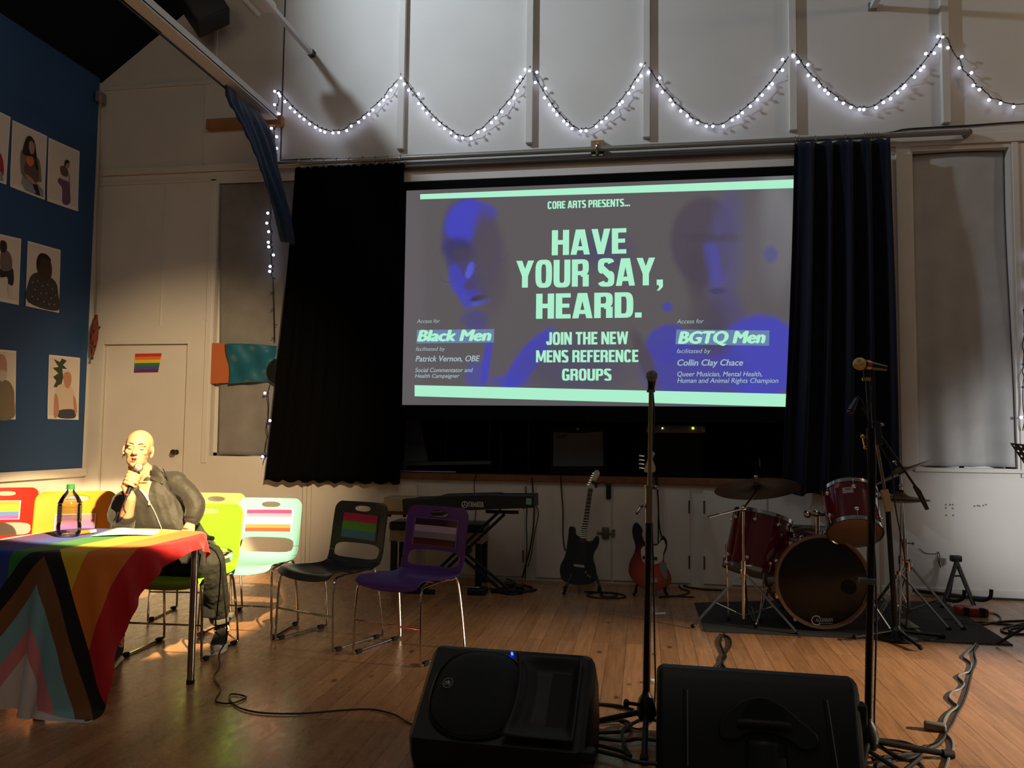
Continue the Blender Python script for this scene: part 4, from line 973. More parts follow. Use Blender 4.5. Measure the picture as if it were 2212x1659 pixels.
Lhip = Vector((-2.63, 4.56, .525)); Rhip = Vector((-2.86, 4.58, .52))
Lkn = Vector((-2.475, 4.36, .545)); Lan = Vector((-2.535, 4.63, .115)); Rkn = Vector((-2.99, 4.20, .53)); Ran = Vector((-2.925, 4.17, .11))
# head frame: face looks along -y of this frame
HR = Matrix.Rotation(math.radians(24), 4, 'Z') @ Matrix.Rotation(math.radians(-7), 4, 'X') @ Matrix.Rotation(math.radians(4), 4, 'Y')
HM = Matrix.Translation(HEADC) @ HR @ Matrix.Scale(.98, 4)
def hp(x, y, z): return HM @ Vector((x, y, z))
b = MB().mat(skin)
def hb(c, r, rot=None): b.ball((0, 0, 0), r, 20, HM @ Matrix.Translation(c) @ (rot or Matrix()) ) if False else b.frombm(_uv(r), HM @ Matrix.Translation(Vector(c)) @ (rot or Matrix()))
def _uv(r):
    bm = bmesh.new(); bmesh.ops.create_uvsphere(bm, u_segments=24, v_segments=16, radius=1)
    for v in bm.verts: v.co = Vector((v.co.x*r[0], v.co.y*r[1], v.co.z*r[2]))
    return bm
hb((0, .020, .040), (.077, .098, .083)); hb((0, -.020, .030), (.068, .070, .075)); hb((0, -.028, -.020), (.060, .060, .075))
hb((0, -.038, -.070), (.050, .048, .040)); hb((0, -.072, -.093), (.023, .017, .017)); hb((-.036, -.01, -.062), (.020, .035, .030)); hb((.036, -.01, -.062), (.020, .035, .030))
for s in (-1, 1):
    hb((s*.043, -.056, -.018), (.021, .022, .018)); hb((s*.031, -.0715, .002), (.016, .012, .010))
    hb((s*.030, -.080, .021), (.027, .011, .009), Matrix.Rotation(-s*.12, 4, 'Y'))
    hb((s*.010, -.100, -.031), (.009, .010, .008))
    hb((s*.079, .012, -.006), (.008, .021, .034), Matrix.Rotation(s*.35, 4, 'Z')); hb((s*.076, .0, -.034), (.007, .010, .012))
b.tube([hp(0, -.086, .016), hp(0, -.097, -.008), hp(0, -.110, -.028)], [.0085, .0095, .0125], 12); hb((0, -.109, -.030), (.012, .012, .010))
b.tube([hp(-.018, -.084, -.058), hp(0, -.091, -.055), hp(.018, -.084, -.058)], .0065, 10); b.tube([hp(-.015, -.083, -.075), hp(0, -.089, -.077), hp(.015, -.083, -.075)], .0075, 10)
hb((0, -.075, -.066), (.030, .016, .022))
# neck, chest and limbs, one continuous body
b.tube([hp(0, .022, -.03), hp(0, .028, -.09), neckb+Vector((0, .02, .0)), neckb-Vector((0, 0, .05))], [.056, .054, .06, .075], 18)
tx = (Lsh-Rsh).normalized(); 
def tsec(c, w, d, wx=None): 
    X_ = (wx or tx); Yv = Vector((-X_.y, X_.x, 0)).normalized(); return (c, X_*w, Yv*d)
loft(b, [tsec(pel, .15, .10, Vector((1, 0, 0))), tsec(pel.lerp(chest, .4), .13, .09, Vector((1, 0, -.1))), tsec(chest, .145, .09), tsec(chest.lerp(neckb, .6), .09, .06), tsec(neckb, .06, .05)])
limb(b, [Lsh-Vector((0, 0, .02)), Lel, Lwr], [.036, .036, .027]); limb(b, [Rsh-Vector((0, 0, .02)), Rel], [.036, .038]); limb(b, [Rel, Rel.lerp(Rwr, .35), Rwr], [.042, .041, .027])
limb(b, [Lhip, Lkn], [.075, .055]); limb(b, [Lkn, Lkn.lerp(Lan, .35), Lan], [.052, .05, .033]); limb(b, [Rhip, Rkn], [.075, .055]); limb(b, [Rkn, Ran], [.052, .033])
# right hand closed round the microphone
MT = Px(299, 1010, Y=4.175); MBt = Px(276, 1066, Y=4.125)           # head end and tail end of the microphone
ma = (MT-MBt).normalized(); cdir = (CAM-MT).normalized(); cdir = (cdir-ma*cdir.dot(ma)).normalized(); side = ma.cross(cdir).normalized()
if side.x < 0: side = -side                                          # side = towards image right, cdir = towards the viewer
hc = MBt.lerp(MT, .53)
def around(ang, r, h): a = math.radians(ang); return hc+ma*h+(cdir*math.cos(a)+side*math.sin(a))*r
for k in range(4):                                                   # index nearest the head of the microphone
    h = .031-.0205*k; L = [188, 205, 196, 168][k]; rr = [.0093, .0098, .0094, .0082][k]
    P = [around(-118+L*s/6, .0285+(.009 if s == 1 else .003 if s == 2 else 0), h+.004*(1-s/6)-.006*s/6) for s in range(7)]
    limb(b, P, [rr*1.08, rr*1.1, rr, rr, rr*.96, rr*.9, rr*.84], 10, 3)
limb(b, [around(-150, .036, -.040), around(170, .034, -.012), around(140, .028, .018), around(112, .024, .040)], [.017, .0135, .0115, .0095], 10, 3)   # thumb
for h in (.024, .004, -.016, -.034): b.ball(around(-128, .034, h), (.019, .019, .016), 12)
b.tube([around(-135, .034, .024), around(-138, .036, -.010), around(-140, .036, -.042), Rwr.lerp(around(-140, .036, -.042), .35), Rwr], [.020, .026, .026, .025, .027], 14)
# left hand resting at the table edge in the lap
ld = (Lha-Lwr).normalized(); lx = ld.cross(Vector((0, 0, 1))).normalized(); lu = lx.cross(ld)
b.tube([Lwr, Lwr.lerp(Lha, .6), Lha], [.026, .030, .029], 12)
for k, (off, ln, rr) in enumerate([(-.027, .062, .0088), (-.009, .07, .0093), (.009, .067, .009), (.026, .052, .008)]):
    p0 = Lha+lx*off; p1 = p0+ld*ln*.55+lu*.006; p2 = p0+ld*ln*.9-lu*.016; limb(b, [p0, p1, p2], [rr*1.1, rr, rr*.85], 8, 3)
limb(b, [Lwr.lerp(Lha, .4)-lx*.025, Lha-lx*.045+ld*.01, Lha-lx*.05+ld*.04], [.012, .0105, .0085], 8, 3)
person = remesh(b.build('person', base=(-2.72, 4.45, 0)), .0038, 3, .5)
person['label'] = 'seated bald person in a black zip jacket speaking into a hand held microphone'; person['category'] = 'person'
# face details
b = MB().mat(M('eyebrow_hair', (92, 58, 38), .9))
for s in (-1, 1): b.tube([hp(s*.012, -.0905, .024), hp(s*.03, -.0905, .0305), hp(s*.05, -.078, .026)], [.0032, .0036, .0018], 6, smooth=4)
b.build('eyebrow', person)
b = MB().mat(M('lip', (172, 92, 78), .45)); b.tube([hp(-.0165, -.0888, -.0600), hp(-.006, -.0965, -.0575), hp(0, -.0972, -.0585), hp(.006, -.0965, -.0575), hp(.0165, -.0888, -.0600)], [.002, .0042, .0042, .0042, .002], 8, smooth=4)
b.tube([hp(-.0145, -.0885, -.0730), hp(0, -.0955, -.0765), hp(.0145, -.0885, -.0730)], [.002, .0052, .002], 8, smooth=4); b.build('lips', person)
MB().mat(M('mouth_inside', (48, 18, 16), .7)).frombm(_uv((.0135, .006, .0062)), HM @ Matrix.Translation((0, -.0905, -.0665))).build('mouth', person)
b = MB().mat(M('eyelash', (52, 34, 26), .8))
for s in (-1, 1): b.tube([hp(s*.018, -.0815, -.0015), hp(s*.031, -.0845, -.0045), hp(s*.045, -.0785, -.0015)], .0013, 5, smooth=4)
b.build('eyelashes', person)
b = MB().mat(chrome)
for s in (-1, 1):
    c = (s*.081, -.002, -.050); b.tube([hp(c[0], c[1]+.007*math.cos(a), c[2]+.007*math.sin(a)) for a in [i*PI/6 for i in range(12)]], .0012, 5, closed=True)
b.build('earring', person)
# jacket
b = MB().mat(jacket_m)
loft(b, [tsec(pel+Vector((-.02, -.0, .03)), .185, .135, Vector((1, 0, 0))), tsec(pel+Vector((-.03, -.01, .09)), .195, .145, Vector((1, 0, -.1))), tsec(pel.lerp(chest, .55)+Vector((0, -.01, 0)), .19, .14, Vector((.98, -.05, .2))), tsec(chest, .20, .135), tsec(chest.lerp(neckb, .45)+Vector((.0, .01, .0)), .175, .115), tsec(neckb+Vector((.01, .03, -.02)), .10, .075)])
limb(b, [Lsh-tx*.04, Lsh.lerp(Lel, .45)+Vector((.008, .0, .0)), Lel+Vector((.004, 0, 0)), Lel.lerp(Lwr, .75)], [.066, .060, .057, .050])
limb(b, [Rsh+tx*.03, Rsh.lerp(Rel, .5)+Vector((-.015, 0, 0)), Rel, Rel.lerp(Rwr, .30)], [.080, .072, .06, .052])
b.tube([neckb+Vector((.0, .03, -.03)), neckb+Vector((.0, .035, .025))], [.085, .074], 20)
limb(b, [neckb+Vector((.045, .03, -.025)), Lsh-tx*.01+Vector((0, 0, .0))], [.062, .064]); limb(b, [neckb+Vector((-.03, .03, -.04)), Rsh+tx*.02], [.06, .066]); b.ball(chest+tx*.09+Vector((0, 0, .01)), (.09, .10, .11), 14)
jk = remesh(b.build('jacket', person), .0065, 5, .5)
tx1 = bpy.data.textures.new('cloth_folds', 'CLOUDS'); tx1.noise_scale = .07; tx1.noise_depth = 3
d = jk.modifiers.new('folds', 'DISPLACE'); d.texture = tx1; d.strength = .014; d.mid_level = .5; d.texture_coords = 'GLOBAL'
# open neck of the jacket: skin wedge and white shirt, collar, zip
fz = [Px(x, y, Y=Yv) for x, y, Yv in [(322, 1036, 4.33), (326, 1052, 4.30), (322, 1076, 4.27), (323, 1092, 4.26), (334, 1112, 4.265), (343, 1130, 4.28), (350, 1143, 4.30)]]
def front(x, y, d=.0):
    """a point on the jacket front, found by pushing the line of sight onto the torso surface"""
    dv = (Px(x, y, Y=4.0)-CAM).normalized()
    return dv
dg = None; LAST = [4.85]
def snap(x, y, lift):
    global dg
    if dg is None:
        bpy.context.view_layer.update(); dg = bpy.context.evaluated_depsgraph_get()
    inv = jk.matrix_world.inverted(); dv = (Px(x, y, Y=4.0)-CAM).normalized()
    ev = jk.evaluated_get(dg)
    ok, loc, nrm, _ = ev.ray_cast(inv @ (CAM+dv*2.0), inv.to_3x3() @ dv)
    if ok: LAST[0] = (jk.matrix_world @ loc-CAM).length
    return CAM+dv*(LAST[0]-lift)
def hull_strip(name, left, right, m, lift, thick=.003):
    n = len(left); b = MB().mat(m)
    L = catmull([snap(x, y, lift) for x, y in left], 4); R = catmull([snap(x, y, lift) for x, y in right], 4)
    def fn(u, v): i = min(int(v*(len(L)-1)+.5), len(L)-1); return L[i].lerp(R[i], u)
    b.grid(fn, 6, len(L)-1); return b.build(name, person, angle=80, mods=[SOL(thick)])
hull_strip('open_neck', [(296, 1046), (303, 1058), (311, 1068), (318, 1078)], [(328, 1040), (324, 1052), (321, 1066), (319, 1080)], skin, .004)
hull_strip('shirt', [(300, 1056), (306, 1063), (313, 1072), (319, 1082)], [(306, 1056), (312, 1063), (317, 1071), (321, 1081)], M('white_shirt', (232, 226, 214), .8), .007)
def cstrip(nm, l, r_): o = hull_strip(nm, l, r_, jacket_m, .009, .005); o.parent = jk; return o
zipm = M('zip_teeth', (226, 222, 212), .3, .6)
MB().mat(zipm).tube([snap(x, y, .006) for x, y in [(324, 1040), (321, 1055), (319, 1068), (322, 1083), (328, 1094), (336, 1110), (343, 1127), (349, 1142)]], .0028, 6, smooth=4).build('zip', jk)
MB().mat(zipm).rbox(snap(322, 1087, .010)-Vector((.006, .004, .012)), snap(322, 1087, .010)+Vector((.006, .004, .012)), .003).build('zip_pull', jk)
MB().mat(M('pocket_seam_line', (20, 19, 17), .8)).tube([snap(x, y, .003) for x, y in [(352, 1012), (362, 1036), (370, 1058)]], .003, 6, smooth=4).build('seam', jk)  # dark line laid along the jacket front
cstrip('collar', [(330, 1004), (328, 1015), (326, 1027), (326, 1036)], [(340, 1007), (349, 1018), (356, 1034), (351, 1046)])
cstrip('collar', [(284, 1045), (285, 1054), (291, 1062)], [(276, 1052), (276, 1060), (281, 1066)])
def cuff(name, a, c, r0, r1, m): 
    o = MB().mat(m); o.tube([a, a.lerp(c, .5), c], [r0, (r0+r1)/2*1.04, r1], 18); return o.build(name, jk)
cuff('cuff', Lel.lerp(Lwr, .70), Lel.lerp(Lwr, .96), .050, .036, M('ribbed_cuff', (40, 37, 33), .9, bump=.4, bscale=150))
cuff('cuff', Rel.lerp(Rwr, .22), Rel.lerp(Rwr, .45), .055, .046, M('ribbed_cuff', (40, 37, 33), .9, bump=.4, bscale=150))
# trousers
b = MB().mat(trouser_m)
loft(b, [tsec(pel-Vector((0, -.02, .075)), .17, .15, Vector((1, 0, 0))), tsec(pel, .185, .15, Vector((1, 0, 0))), tsec(pel+Vector((-.02, .0, .07)), .165, .125, Vector((1, 0, 0)))])
limb(b, [Lhip, Lhip.lerp(Lkn, .5)+Vector((0, 0, .005)), Lkn], [.10, .098, .082]); limb(b, [Lkn, Lkn.lerp(Lan, .35), Lkn.lerp(Lan, .70), Lkn.lerp(Lan, .86)], [.083, .080, .064, .056])
limb(b, [Rhip, Rhip.lerp(Rkn, .5), Rkn], [.10, .095, .08]); limb(b, [Rkn, Rkn.lerp(Ran, .4), Rkn.lerp(Ran, .88)], [.08, .075, .056])
tr_ = remesh(b.build('trousers', person), .0065, 4, .5)
d = tr_.modifiers.new('folds', 'DISPLACE'); d.texture = tx1; d.strength = .020; d.mid_level = .5; d.texture_coords = 'GLOBAL'
q = Lkn.lerp(Lan, .84); b = MB().mat(M('turned_up_hem', (98, 94, 84), .85)); b.tube([q+Vector((0, 0, .03)), q+Vector((0, 0, .0)), q-Vector((0, -.005, .02))], [.060, .066, .060], 18); b.rbox(q+Vector((.04, -.02, .0)), q+Vector((.085, .02, .03)), .008); b.build('trouser_cuff', tr_)
q = Lkn.lerp(Lan, .68); MB().mat(M('knee_pocket', (22, 22, 20), .85)).rbox(q+Vector((-.055, -.085, -.05)), q+Vector((.02, -.055, .06)), .01).build('pocket', tr_)
# studded belt at the hip
b = MB().mat(M('belt_leather', (18, 16, 15), .5)); bp_ = [Px(x, y, Y=Yv) for x, y, Yv in [(400, 1168, 4.40), (422, 1163, 4.42), (445, 1161, 4.455), (460, 1163, 4.51)]]
b.tube(bp_, .013, 8, smooth=5); b.mat(chrome)
for q in catmull(bp_, 5): b.ball(q+Vector((.0, -.013, .003)), .0055, 8)
b.build('belt', tr_)
# canvas shoes
def shoe(ank, toe, tagname):
    d = Vector((toe.x-ank.x, toe.y-ank.y, 0)).normalized(); x = Vector((d.y, -d.x, 0)); heel = Vector((ank.x, ank.y, 0))-d*.055; Z_ = Vector((0, 0, 1))
    Ln = (Vector((toe.x, toe.y, 0))-heel).length
    cm = M('black_canvas', (26, 25, 26), .85); wm = M('white_rubber', (206, 200, 186), .5); lm = M('white_laces', (226, 218, 196), .8)
    prof = [(0, .030), (.06, .036), (.3, .038), (.6, .045), (.82, .046), (.95, .036), (1.0, .016)]
    s = MB().mat(wm); loft(s, [(heel+d*Ln*k+Z_*.014, x*w*1.05, Z_*.014) for k, w in prof]); pass
    u = MB().mat(cm); loft(u, [(heel+d*Ln*k+Z_*(.028+h/2), x*w*.98, Z_*(h/2+.004)) for (k, w), h in zip(prof[:-1], [.10, .115, .10, .062, .045, .025])])
    u.tube([ank+Z_*(-.03), ank+Z_*.03], [.042, .042], 16); sh_ = u.build('shoe', person); s.build('sole', sh_)
    c = MB().mat(wm); loft(c, [(heel+d*Ln*k+Z_*(.024+h/2), x*w, Z_*(h/2+.006)) for k, w, h in ((.84, .046, .036), (.93, .04, .03), (1.0, .02, .014))]); c.build('toe_cap', sh_)
    l = MB().mat(lm); tg = lambda k, s_: heel+d*Ln*k+x*s_+Z_*(.150-.125*max(0, k-.22)/.58-abs(s_)*.35)
    for i in range(6):
        k = .30+.075*i; l.tube([tg(k, -.026), tg(k+.02, 0)+Z_*.006, tg(k+.045, .026)], .0045, 6); l.tube([tg(k, .026), tg(k+.02, 0)+Z_*.008, tg(k+.045, -.026)], .0045, 6)
    l.tube([tg(.28, .0), tg(.27, .02)+d*.02+Z_*.012, tg(.33, .04), tg(.42, .032)], .004, 6, smooth=3); l.tube([tg(.28, 0), tg(.3, -.03)+Z_*.012, tg(.38, -.045), tg(.36, -.02)], .004, 6, smooth=3)
    l.build('laces', sh_)
shoe(Lan, Vector((-2.462, 4.475, 0)) if False else Lan+Vector((.075, -.185, 0)), 'l')
shoe(Ran, Ran+Vector((.06, -.19, 0)), 'r')
# hand microphone with its cable
t = thing('hand_microphone', hc, 'black hand microphone held to the person\'s mouth', 'microphone')
MB().mat(M('microphone_body', (24, 24, 26), .4)).tube([MBt, MBt.lerp(MT, .55), MBt.lerp(MT, .84)], [.0125, .016, .0205], 16).build('handle', t)
MB().mat(M('microphone_mesh', (196, 194, 186), .3, .9, bump=.6, bscale=500)).frombm(_uv((.0255, .0255, .027)), Matrix.Translation(MT)).build('mesh_head', t)
MB().mat(chrome).tube([MBt-ma*.03, MBt], [.009, .0105], 12).build('plug', t)
MB().mat(M('red_ring', (150, 40, 44), .5)).tube([MBt-ma*.012, MBt-ma*.004], [.0112, .0112], 12).build('plug_ring', t)
pts = [MBt-ma*.03, MBt-ma*.08+Vector((0, .02, -.02)), Vector((-2.99, 4.40, .78)), Vector((-2.84, 4.415, .69)), Vector((-2.62, 4.41, .66)), Vector((-2.41, 4.33, .60)), Vector((-2.375, 4.34, .40)), Vector((-2.39, 4.42, .12)), Vector((-2.41, 4.38, .03))]+[Px(x, y, Z=.007) for x, y in [(474, 1440), (462, 1462), (476, 1488), (466, 1514), (500, 1519), (532, 1506), (500, 1499), (497, 1512), (520, 1530), (570, 1540), (650, 1541), (740, 1534), (800, 1532), (850, 1543), (880, 1560), (912, 1576)]]
MB().mat(cable_m).tube(pts, .0042, 7, smooth=7).build('cable', t)
# ------------------------------------------------------------------ things on the little stage
ZS = STG
grille_m = M('amp_grille_cloth', (118, 118, 114), .8, bump=.3, bscale=400)
amp_black = M('black_tolex', (20, 21, 22), .7, bump=.2, bscale=250)
def amp():
    Yf = 7.75
    a = Px(1188, 1016, Y=Yf); c = Px(1312, 925, Y=Yf)
    t = thing('guitar_amplifier', ((a.x+c.x)/2, Yf+.13, ZS), 'black guitar amplifier with a grey grille on the stage edge', 'amplifier')
    MB().mat(amp_black).rbox((a.x, Yf, ZS), (c.x, Yf+.26, c.z+.02), .012).build('cabinet', t)
    q = [Px(1196, 933, Y=Yf), Px(1250, 936, Y=Yf), Px(1302, 932, Y=Yf), Px(1303, 1007, Y=Yf), Px(1195, 1007, Y=Yf)]
    MB().mat(grille_m).prism([p+Vector((0, -.008, 0)) for p in q], (0, .010, 0)).build('grille', t, smooth=False)
    b = MB().mat(M('silver_script', (190, 190, 186), .3, .8))
    o = Px(1201, 950, Y=Yf-.012); e = Px(1226, 944, Y=Yf-.012)
    put_text(b, 'Fender', o, (1, 0, .24), (0, 0, 1), (e.x-o.x), .045, .01, .35); b.keep = True; b.build('logo_script', t, smooth=False)
    h0, h1 = Px(1268, 900, Y=Yf+.1), Px(1293, 900, Y=Yf+.1)
    MB().mat(G('handle_strap', (60, 62, 62), .6)).tube([(h0.x, Yf+.1, c.z+.015), (h0.x+.015, Yf+.1, c.z+.09), ((h0.x+h1.x)/2, Yf+.1, c.z+.105), (h1.x-.015, Yf+.1, c.z+.09), (h1.x, Yf+.1, c.z+.015)], .008, 8, smooth=4).build('handle', t)
    k = Px(1248, 927, Y=Yf); MB().mat(dchrome).cyl((k.x, Yf-.012, k.z), (k.x, Yf+.002, k.z), .012, n=14).build('knob', t)
amp()
def rack():
    Yf = 7.8
    a, c = Px(1394, 935, Y=Yf), Px(1524, 919, Y=Yf)
    cab = MB().mat(amp_black).rbox((a.x+.04, Yf+.01, ZS), (c.x-.02, Yf+.4, a.z-.004), .012).build('equipment_case')
    tag(cab, 'black equipment case on the stage under the lit rack unit', 'case')
    t = thing('rack_unit', ((a.x+c.x)/2, Yf+.15, a.z), 'rack unit with two small yellow lights on the dark stage', 'rack unit')
    MB().mat(M('rack_face', (120, 120, 122), .4, .5)).rbox((a.x+.02, Yf, a.z), (c.x-.02, Yf+.3, c.z), .004).build('chassis', t)
    for x in (1399, 1520):
        p = Px(x, 927, Y=Yf); MB().mat(G('rack_ear', (140, 140, 140), .35, .7)).rbox((p.x-.018, Yf-.03, p.z-.035), (p.x+.018, Yf, p.z+.03), .008).build('handle', t)
    for x, s, col in ((1431, .007, (250, 230, 140)), (1497, .011, (225, 250, 40))):
        p = Px(x, 925, Y=Yf); MB().mat(M('indicator_led', (20, 20, 10), .3, emit=col, es=4)).ball((p.x, Yf-.004, p.z), s, 10).build('led', t)
rack()
# folded stand legs, board and rod at the left of the stage
stand_m = M('dull_black_steel', (46, 47, 48), .4, .4)
b = MB().mat(M('dark_board', (66, 64, 62), .6)); b.prism([Px(868, 999, Y=7.45), Px(1060, 996, Y=7.45), Px(1060, 1003, Y=7.45), Px(868, 1006, Y=7.45)], (0, .35, 0))
tag(b.build('flat_board', smooth=False), 'dark flat board lying on the stage beside the black curtain', 'board')
for v in (0,):
    p0, p1 = Px(868, 1008, Y=7.36), Px(985, 1010, Y=7.36); zz = STG+.022
    tag(MB().mat(galv).cyl((p0.x-.1, 7.36, zz), (p1.x, 7.36, zz), .009, n=10).build('metal_rod'), 'thin pale metal rod lying along the front edge of the stage', 'rod')
t = thing('stand_frame', (Px(1010, 1000, Y=7.9).x, 7.9, ZS), 'dark frame of thin steel legs standing on the left of the stage', 'stand')
for (xa, ya, xb, yb) in ((964, 895, 963, 985), (1059, 885, 1055, 1010), (1082, 905, 1081, 985), (1142, 895, 1142, 1010)):
    a, c = Px(xa, ya, Y=7.9), Px(xb, yb, Y=7.9); c.z = ZS; MB().mat(stand_m).cyl(a, c, .012, n=8).build('leg', t)
MB().mat(stand_m).cyl(Px(1086, 979, Y=7.9), Px(1142, 979, Y=7.9), .008, n=8).build('crossbar', t)
MB().mat(stand_m).cyl(Px(964, 896, Y=7.9), Px(1142, 896, Y=7.9), .010, n=8).build('top_rail', t)
q = pxs([(878, 884), (905, 900), (930, 990), (872, 1000)], Y=7.7); q[3].z = q[2].z = ZS
tag(MB().mat(M('grey_panel', (96, 98, 102), .6)).prism(q, (0, .02, 0)).build('leaning_panel', smooth=False), 'grey panel leaning just inside the stage beside the black curtain', 'panel')
# small clip microphone on a box deep on the right of the stage
t = thing('speaker_box', Px(1653, 1030, Y=7.9)*1, 'dark box with a clamp on it at the right of the stage', 'box'); t.location.z = ZS
a, c = Px(1626, 1030, Y=7.9), Px(1680, 996, Y=7.9)
MB().mat(amp_black).rbox((a.x, 7.9, ZS), (c.x, 8.15, c.z), .01).build('cabinet', t)
p = Px(1641, 998, Y=7.88); b = MB().mat(dchrome); b.cyl((p.x, 7.86, p.z-.05), (p.x, 7.86, p.z+.03), .014, n=12); b.ball((p.x, 7.86, p.z+.03), .018, 10); b.cyl((p.x, 7.86, p.z+.0), (p.x+.12, 7.88, p.z+.002), .005, n=8); b.build('clamp', t)

# ------------------------------------------------------------------ keyboard on its X stand, bench, pedals
kb_m = M('keyboard_black', (30, 32, 35), .45, bump=.05)
YK = 6.42
t = thing('keyboard', Px(1010, 1108, Y=YK), 'long black electric keyboard on an X stand, back panel with maker\'s name', 'keyboard')
out = [(868, 1079), (940, 1076), (950, 1071), (1070, 1068), (1078, 1070), (1153, 1070), (1154, 1097), (1050, 1101), (870, 1107)]
P = pxs(out, Y=YK)
kc_ = MB().mat(kb_m).prism(P, (0, .28, 0)).build('case', t, smooth=False, mods=[BEV(.006, 2)])
b = MB().mat(M('silver_lettering', (190, 190, 188), .4)); o, e = Px(1011, 1095, Y=YK-.003), Px(1045, 1094, Y=YK-.003); put_heavy(b, 'YAMAHA', o, (1, 0, 0), (0, 0, 1), e.x-o.x, Px(1011, 1083, Y=YK).z-o.z, (0, -.001, 0))
c = Px(1004, 1090, Y=YK-.004); b.tube([(c.x+.024*math.cos(a), c.y, c.z+.024*math.sin(a)) for a in [i*PI/10 for i in range(20)]], .004, 5, closed=True)
for a in (PI/2, PI/2+2.094, PI/2-2.094): b.tube([(c.x, c.y, c.z), (c.x+.022*math.cos(a), c.y, c.z+.022*math.sin(a))], .0035, 5)
b.keep = True; b.build('logo', kc_, smooth=False)
c = Px(1142, 1083, Y=YK-.002); MB().mat(M('teal_sticker', (120, 160, 156), .5)).prism([(c.x-.024, c.y, c.z-.024), (c.x+.022, c.y, c.z-.028), (c.x+.024, c.y, c.z+.022), (c.x-.02, c.y, c.z+.026)], (0, .003, 0)).build('sticker', kc_, smooth=False)
# cream box at the keyboard's left end
a, c = Px(828, 1104, Y=6.55), Px(868, 1075, Y=6.55)
t = thing('cream_keyboard_case', ((a.x+c.x)/2+.2, 6.65, a.z), 'end of a cream wooden keyboard case showing left of the black keyboard', 'keyboard case')
MB().mat(M('cream_veneer', (168, 152, 118), .5, var=.1)).rbox((a.x, 6.55, a.z), (c.x+.35, 6.80, c.z), .006).build('case', t)
MB().mat(M('brown_base', (74, 54, 38), .5)).rbox((a.x+.01, 6.56, a.z-.03), (c.x+.35, 6.80, a.z), .004).build('base', t)
for dx in (.04, .17): MB().mat(rubber).cyl((a.x+dx, 6.6, a.z-.05), (a.x+dx, 6.6, a.z-.03), .014, n=10).build('foot', t)
# X stand
xs_m = M('stand_black', (22, 22, 24), .4, .3)
t = thing('keyboard_stand', Px(1010, 1283, Z=0), 'black double braced X stand under the keyboard', 'keyboard stand')
YS0 = 6.45
def bar(name, p0, p1, gap=.045, r=.013):
    d = (p1-p0).normalized(); nrm = Vector((-d.z, 0, d.x))
    b = MB().mat(xs_m)
    for s in (-1, 1): b.cyl(p0+nrm*gap*s*.5, p1+nrm*gap*s*.5, r, n=10)
    b.build(name, t)
LB = Px(905, 1288, Y=YS0); RB_ = Px(1100, 1278, Y=YS0+.28); RT = Px(1086, 1106, Y=YS0+.02); LT = Px(905, 1108, Y=YS0+.28)
for q in (LB, RB_): q.z = .02
bar('leg', LB, RT); bar('leg', Vector((RB_.x, YS0+.16, .02)), Vector((LT.x, YS0+.16, LT.z)))
for q, nm in ((LB, 'foot'), (Vector((RB_.x, YS0+.16, .02)), 'foot')):
    MB().mat(rubber).cyl(q+Vector((-.13, 0, 0)), q+Vector((.13, 0, 0)), .02, n=12).build(nm, t)
MB().mat(xs_m).cyl(RT+Vector((-.14, 0, .0)), RT+Vector((.13, 0, -.0)), .014, n=12).build('arm', t); MB().mat(xs_m).cyl(Vector((LT.x-.05, YS0+.1, RT.z)), Vector((LT.x+.2, YS0+.1, RT.z)), .014, n=12).build('arm', t)
c = Px(1006, 1190, Y=YS0+.08); MB().mat(xs_m).cyl(c+Vector((0, -.10, 0)), c+Vector((0, .10, 0)), .035, n=16).build('pivot', t)
# bench
YB = 6.80
a, c = Px(838, 1138, Y=YB), Px(1043, 1150, Y=YB)
t = thing('piano_bench', ((a.x+c.x)/2, YB+.15, 0), 'cream piano bench with a black cushion under the keyboard', 'bench')
zt = a.z; x0b, x1b = a.x, c.x
bw = M('cream_bench_wood', (150, 138, 110), .5, var=.15); 
MB().mat(M('black_leatherette', (20, 22, 24), .35)).rbox((x0b, YB, zt-.03), (x1b, YB+.32, zt+.045), .025).build('cushion', t)
MB().mat(bw).rbox((x0b+.01, YB+.01, zt-.13), (x1b-.01, YB+.31, zt-.03), .006).build('apron', t)
for x in (x0b+.05, x1b-.04):
    for y in (YB+.03, YB+.28): MB().mat(amp_black).rbox((x-.025, y-.025, 0), (x+.025, y+.025, zt-.12), .004).build('leg', t)
# sustain pedal, power bricks and cable heap
t = thing('sustain_pedal', Px(1030, 1284, Z=0), 'small black sustain pedal on the floor under the keyboard', 'pedal')
p = Px(1030, 1284, Z=0); MB().mat(black_pl).rbox((p.x-.075, p.y-.05, 0), (p.x+.075, p.y+.11, .05), .01).build('body', t)
MB().mat(dchrome).rbox((p.x-.12, p.y-.04, .055), (p.x+.03, p.y+.0, .068), .005).build('lever', t)
for i, (x, y, w_) in enumerate([(1100, 1262, .09), (1122, 1268, .07)]):
    p = Px(x, y+8, Z=0); tag(MB().mat(black_pl).rbox((p.x-w_/2, p.y-.04, 0), (p.x+w_/2, p.y+.05, .05), .01).build('power_adapter'), ['black power adapter in the cable heap below the keyboard, left one', 'black power adapter in the cable heap below the keyboard, right one'][i], 'adapter')
HEAP = [(1058, 1272), (1080, 1280), (1105, 1284), (1130, 1280), (1150, 1272), (1135, 1266), (1108, 1264), (1085, 1270), (1100, 1278), (1126, 1276), (1144, 1278), (1158, 1274)]
cable(HEAP, 'cable_heap', 'tangled black cables on the floor at the right foot of the keyboard stand', r=.012)
cable([(1052, 1256), (1066, 1240), (1085, 1246), (1100, 1252), (1118, 1262)], 'thin_cable', 'thin cable looping over the floor behind the keyboard stand', r=.005)
def wallcable(pts, label, r=.006, Yv=YW-.05, name='hanging_cable'): return cable(None, name, label, r=r, world=[Px(x, y, Y=Yv) for x, y in pts])
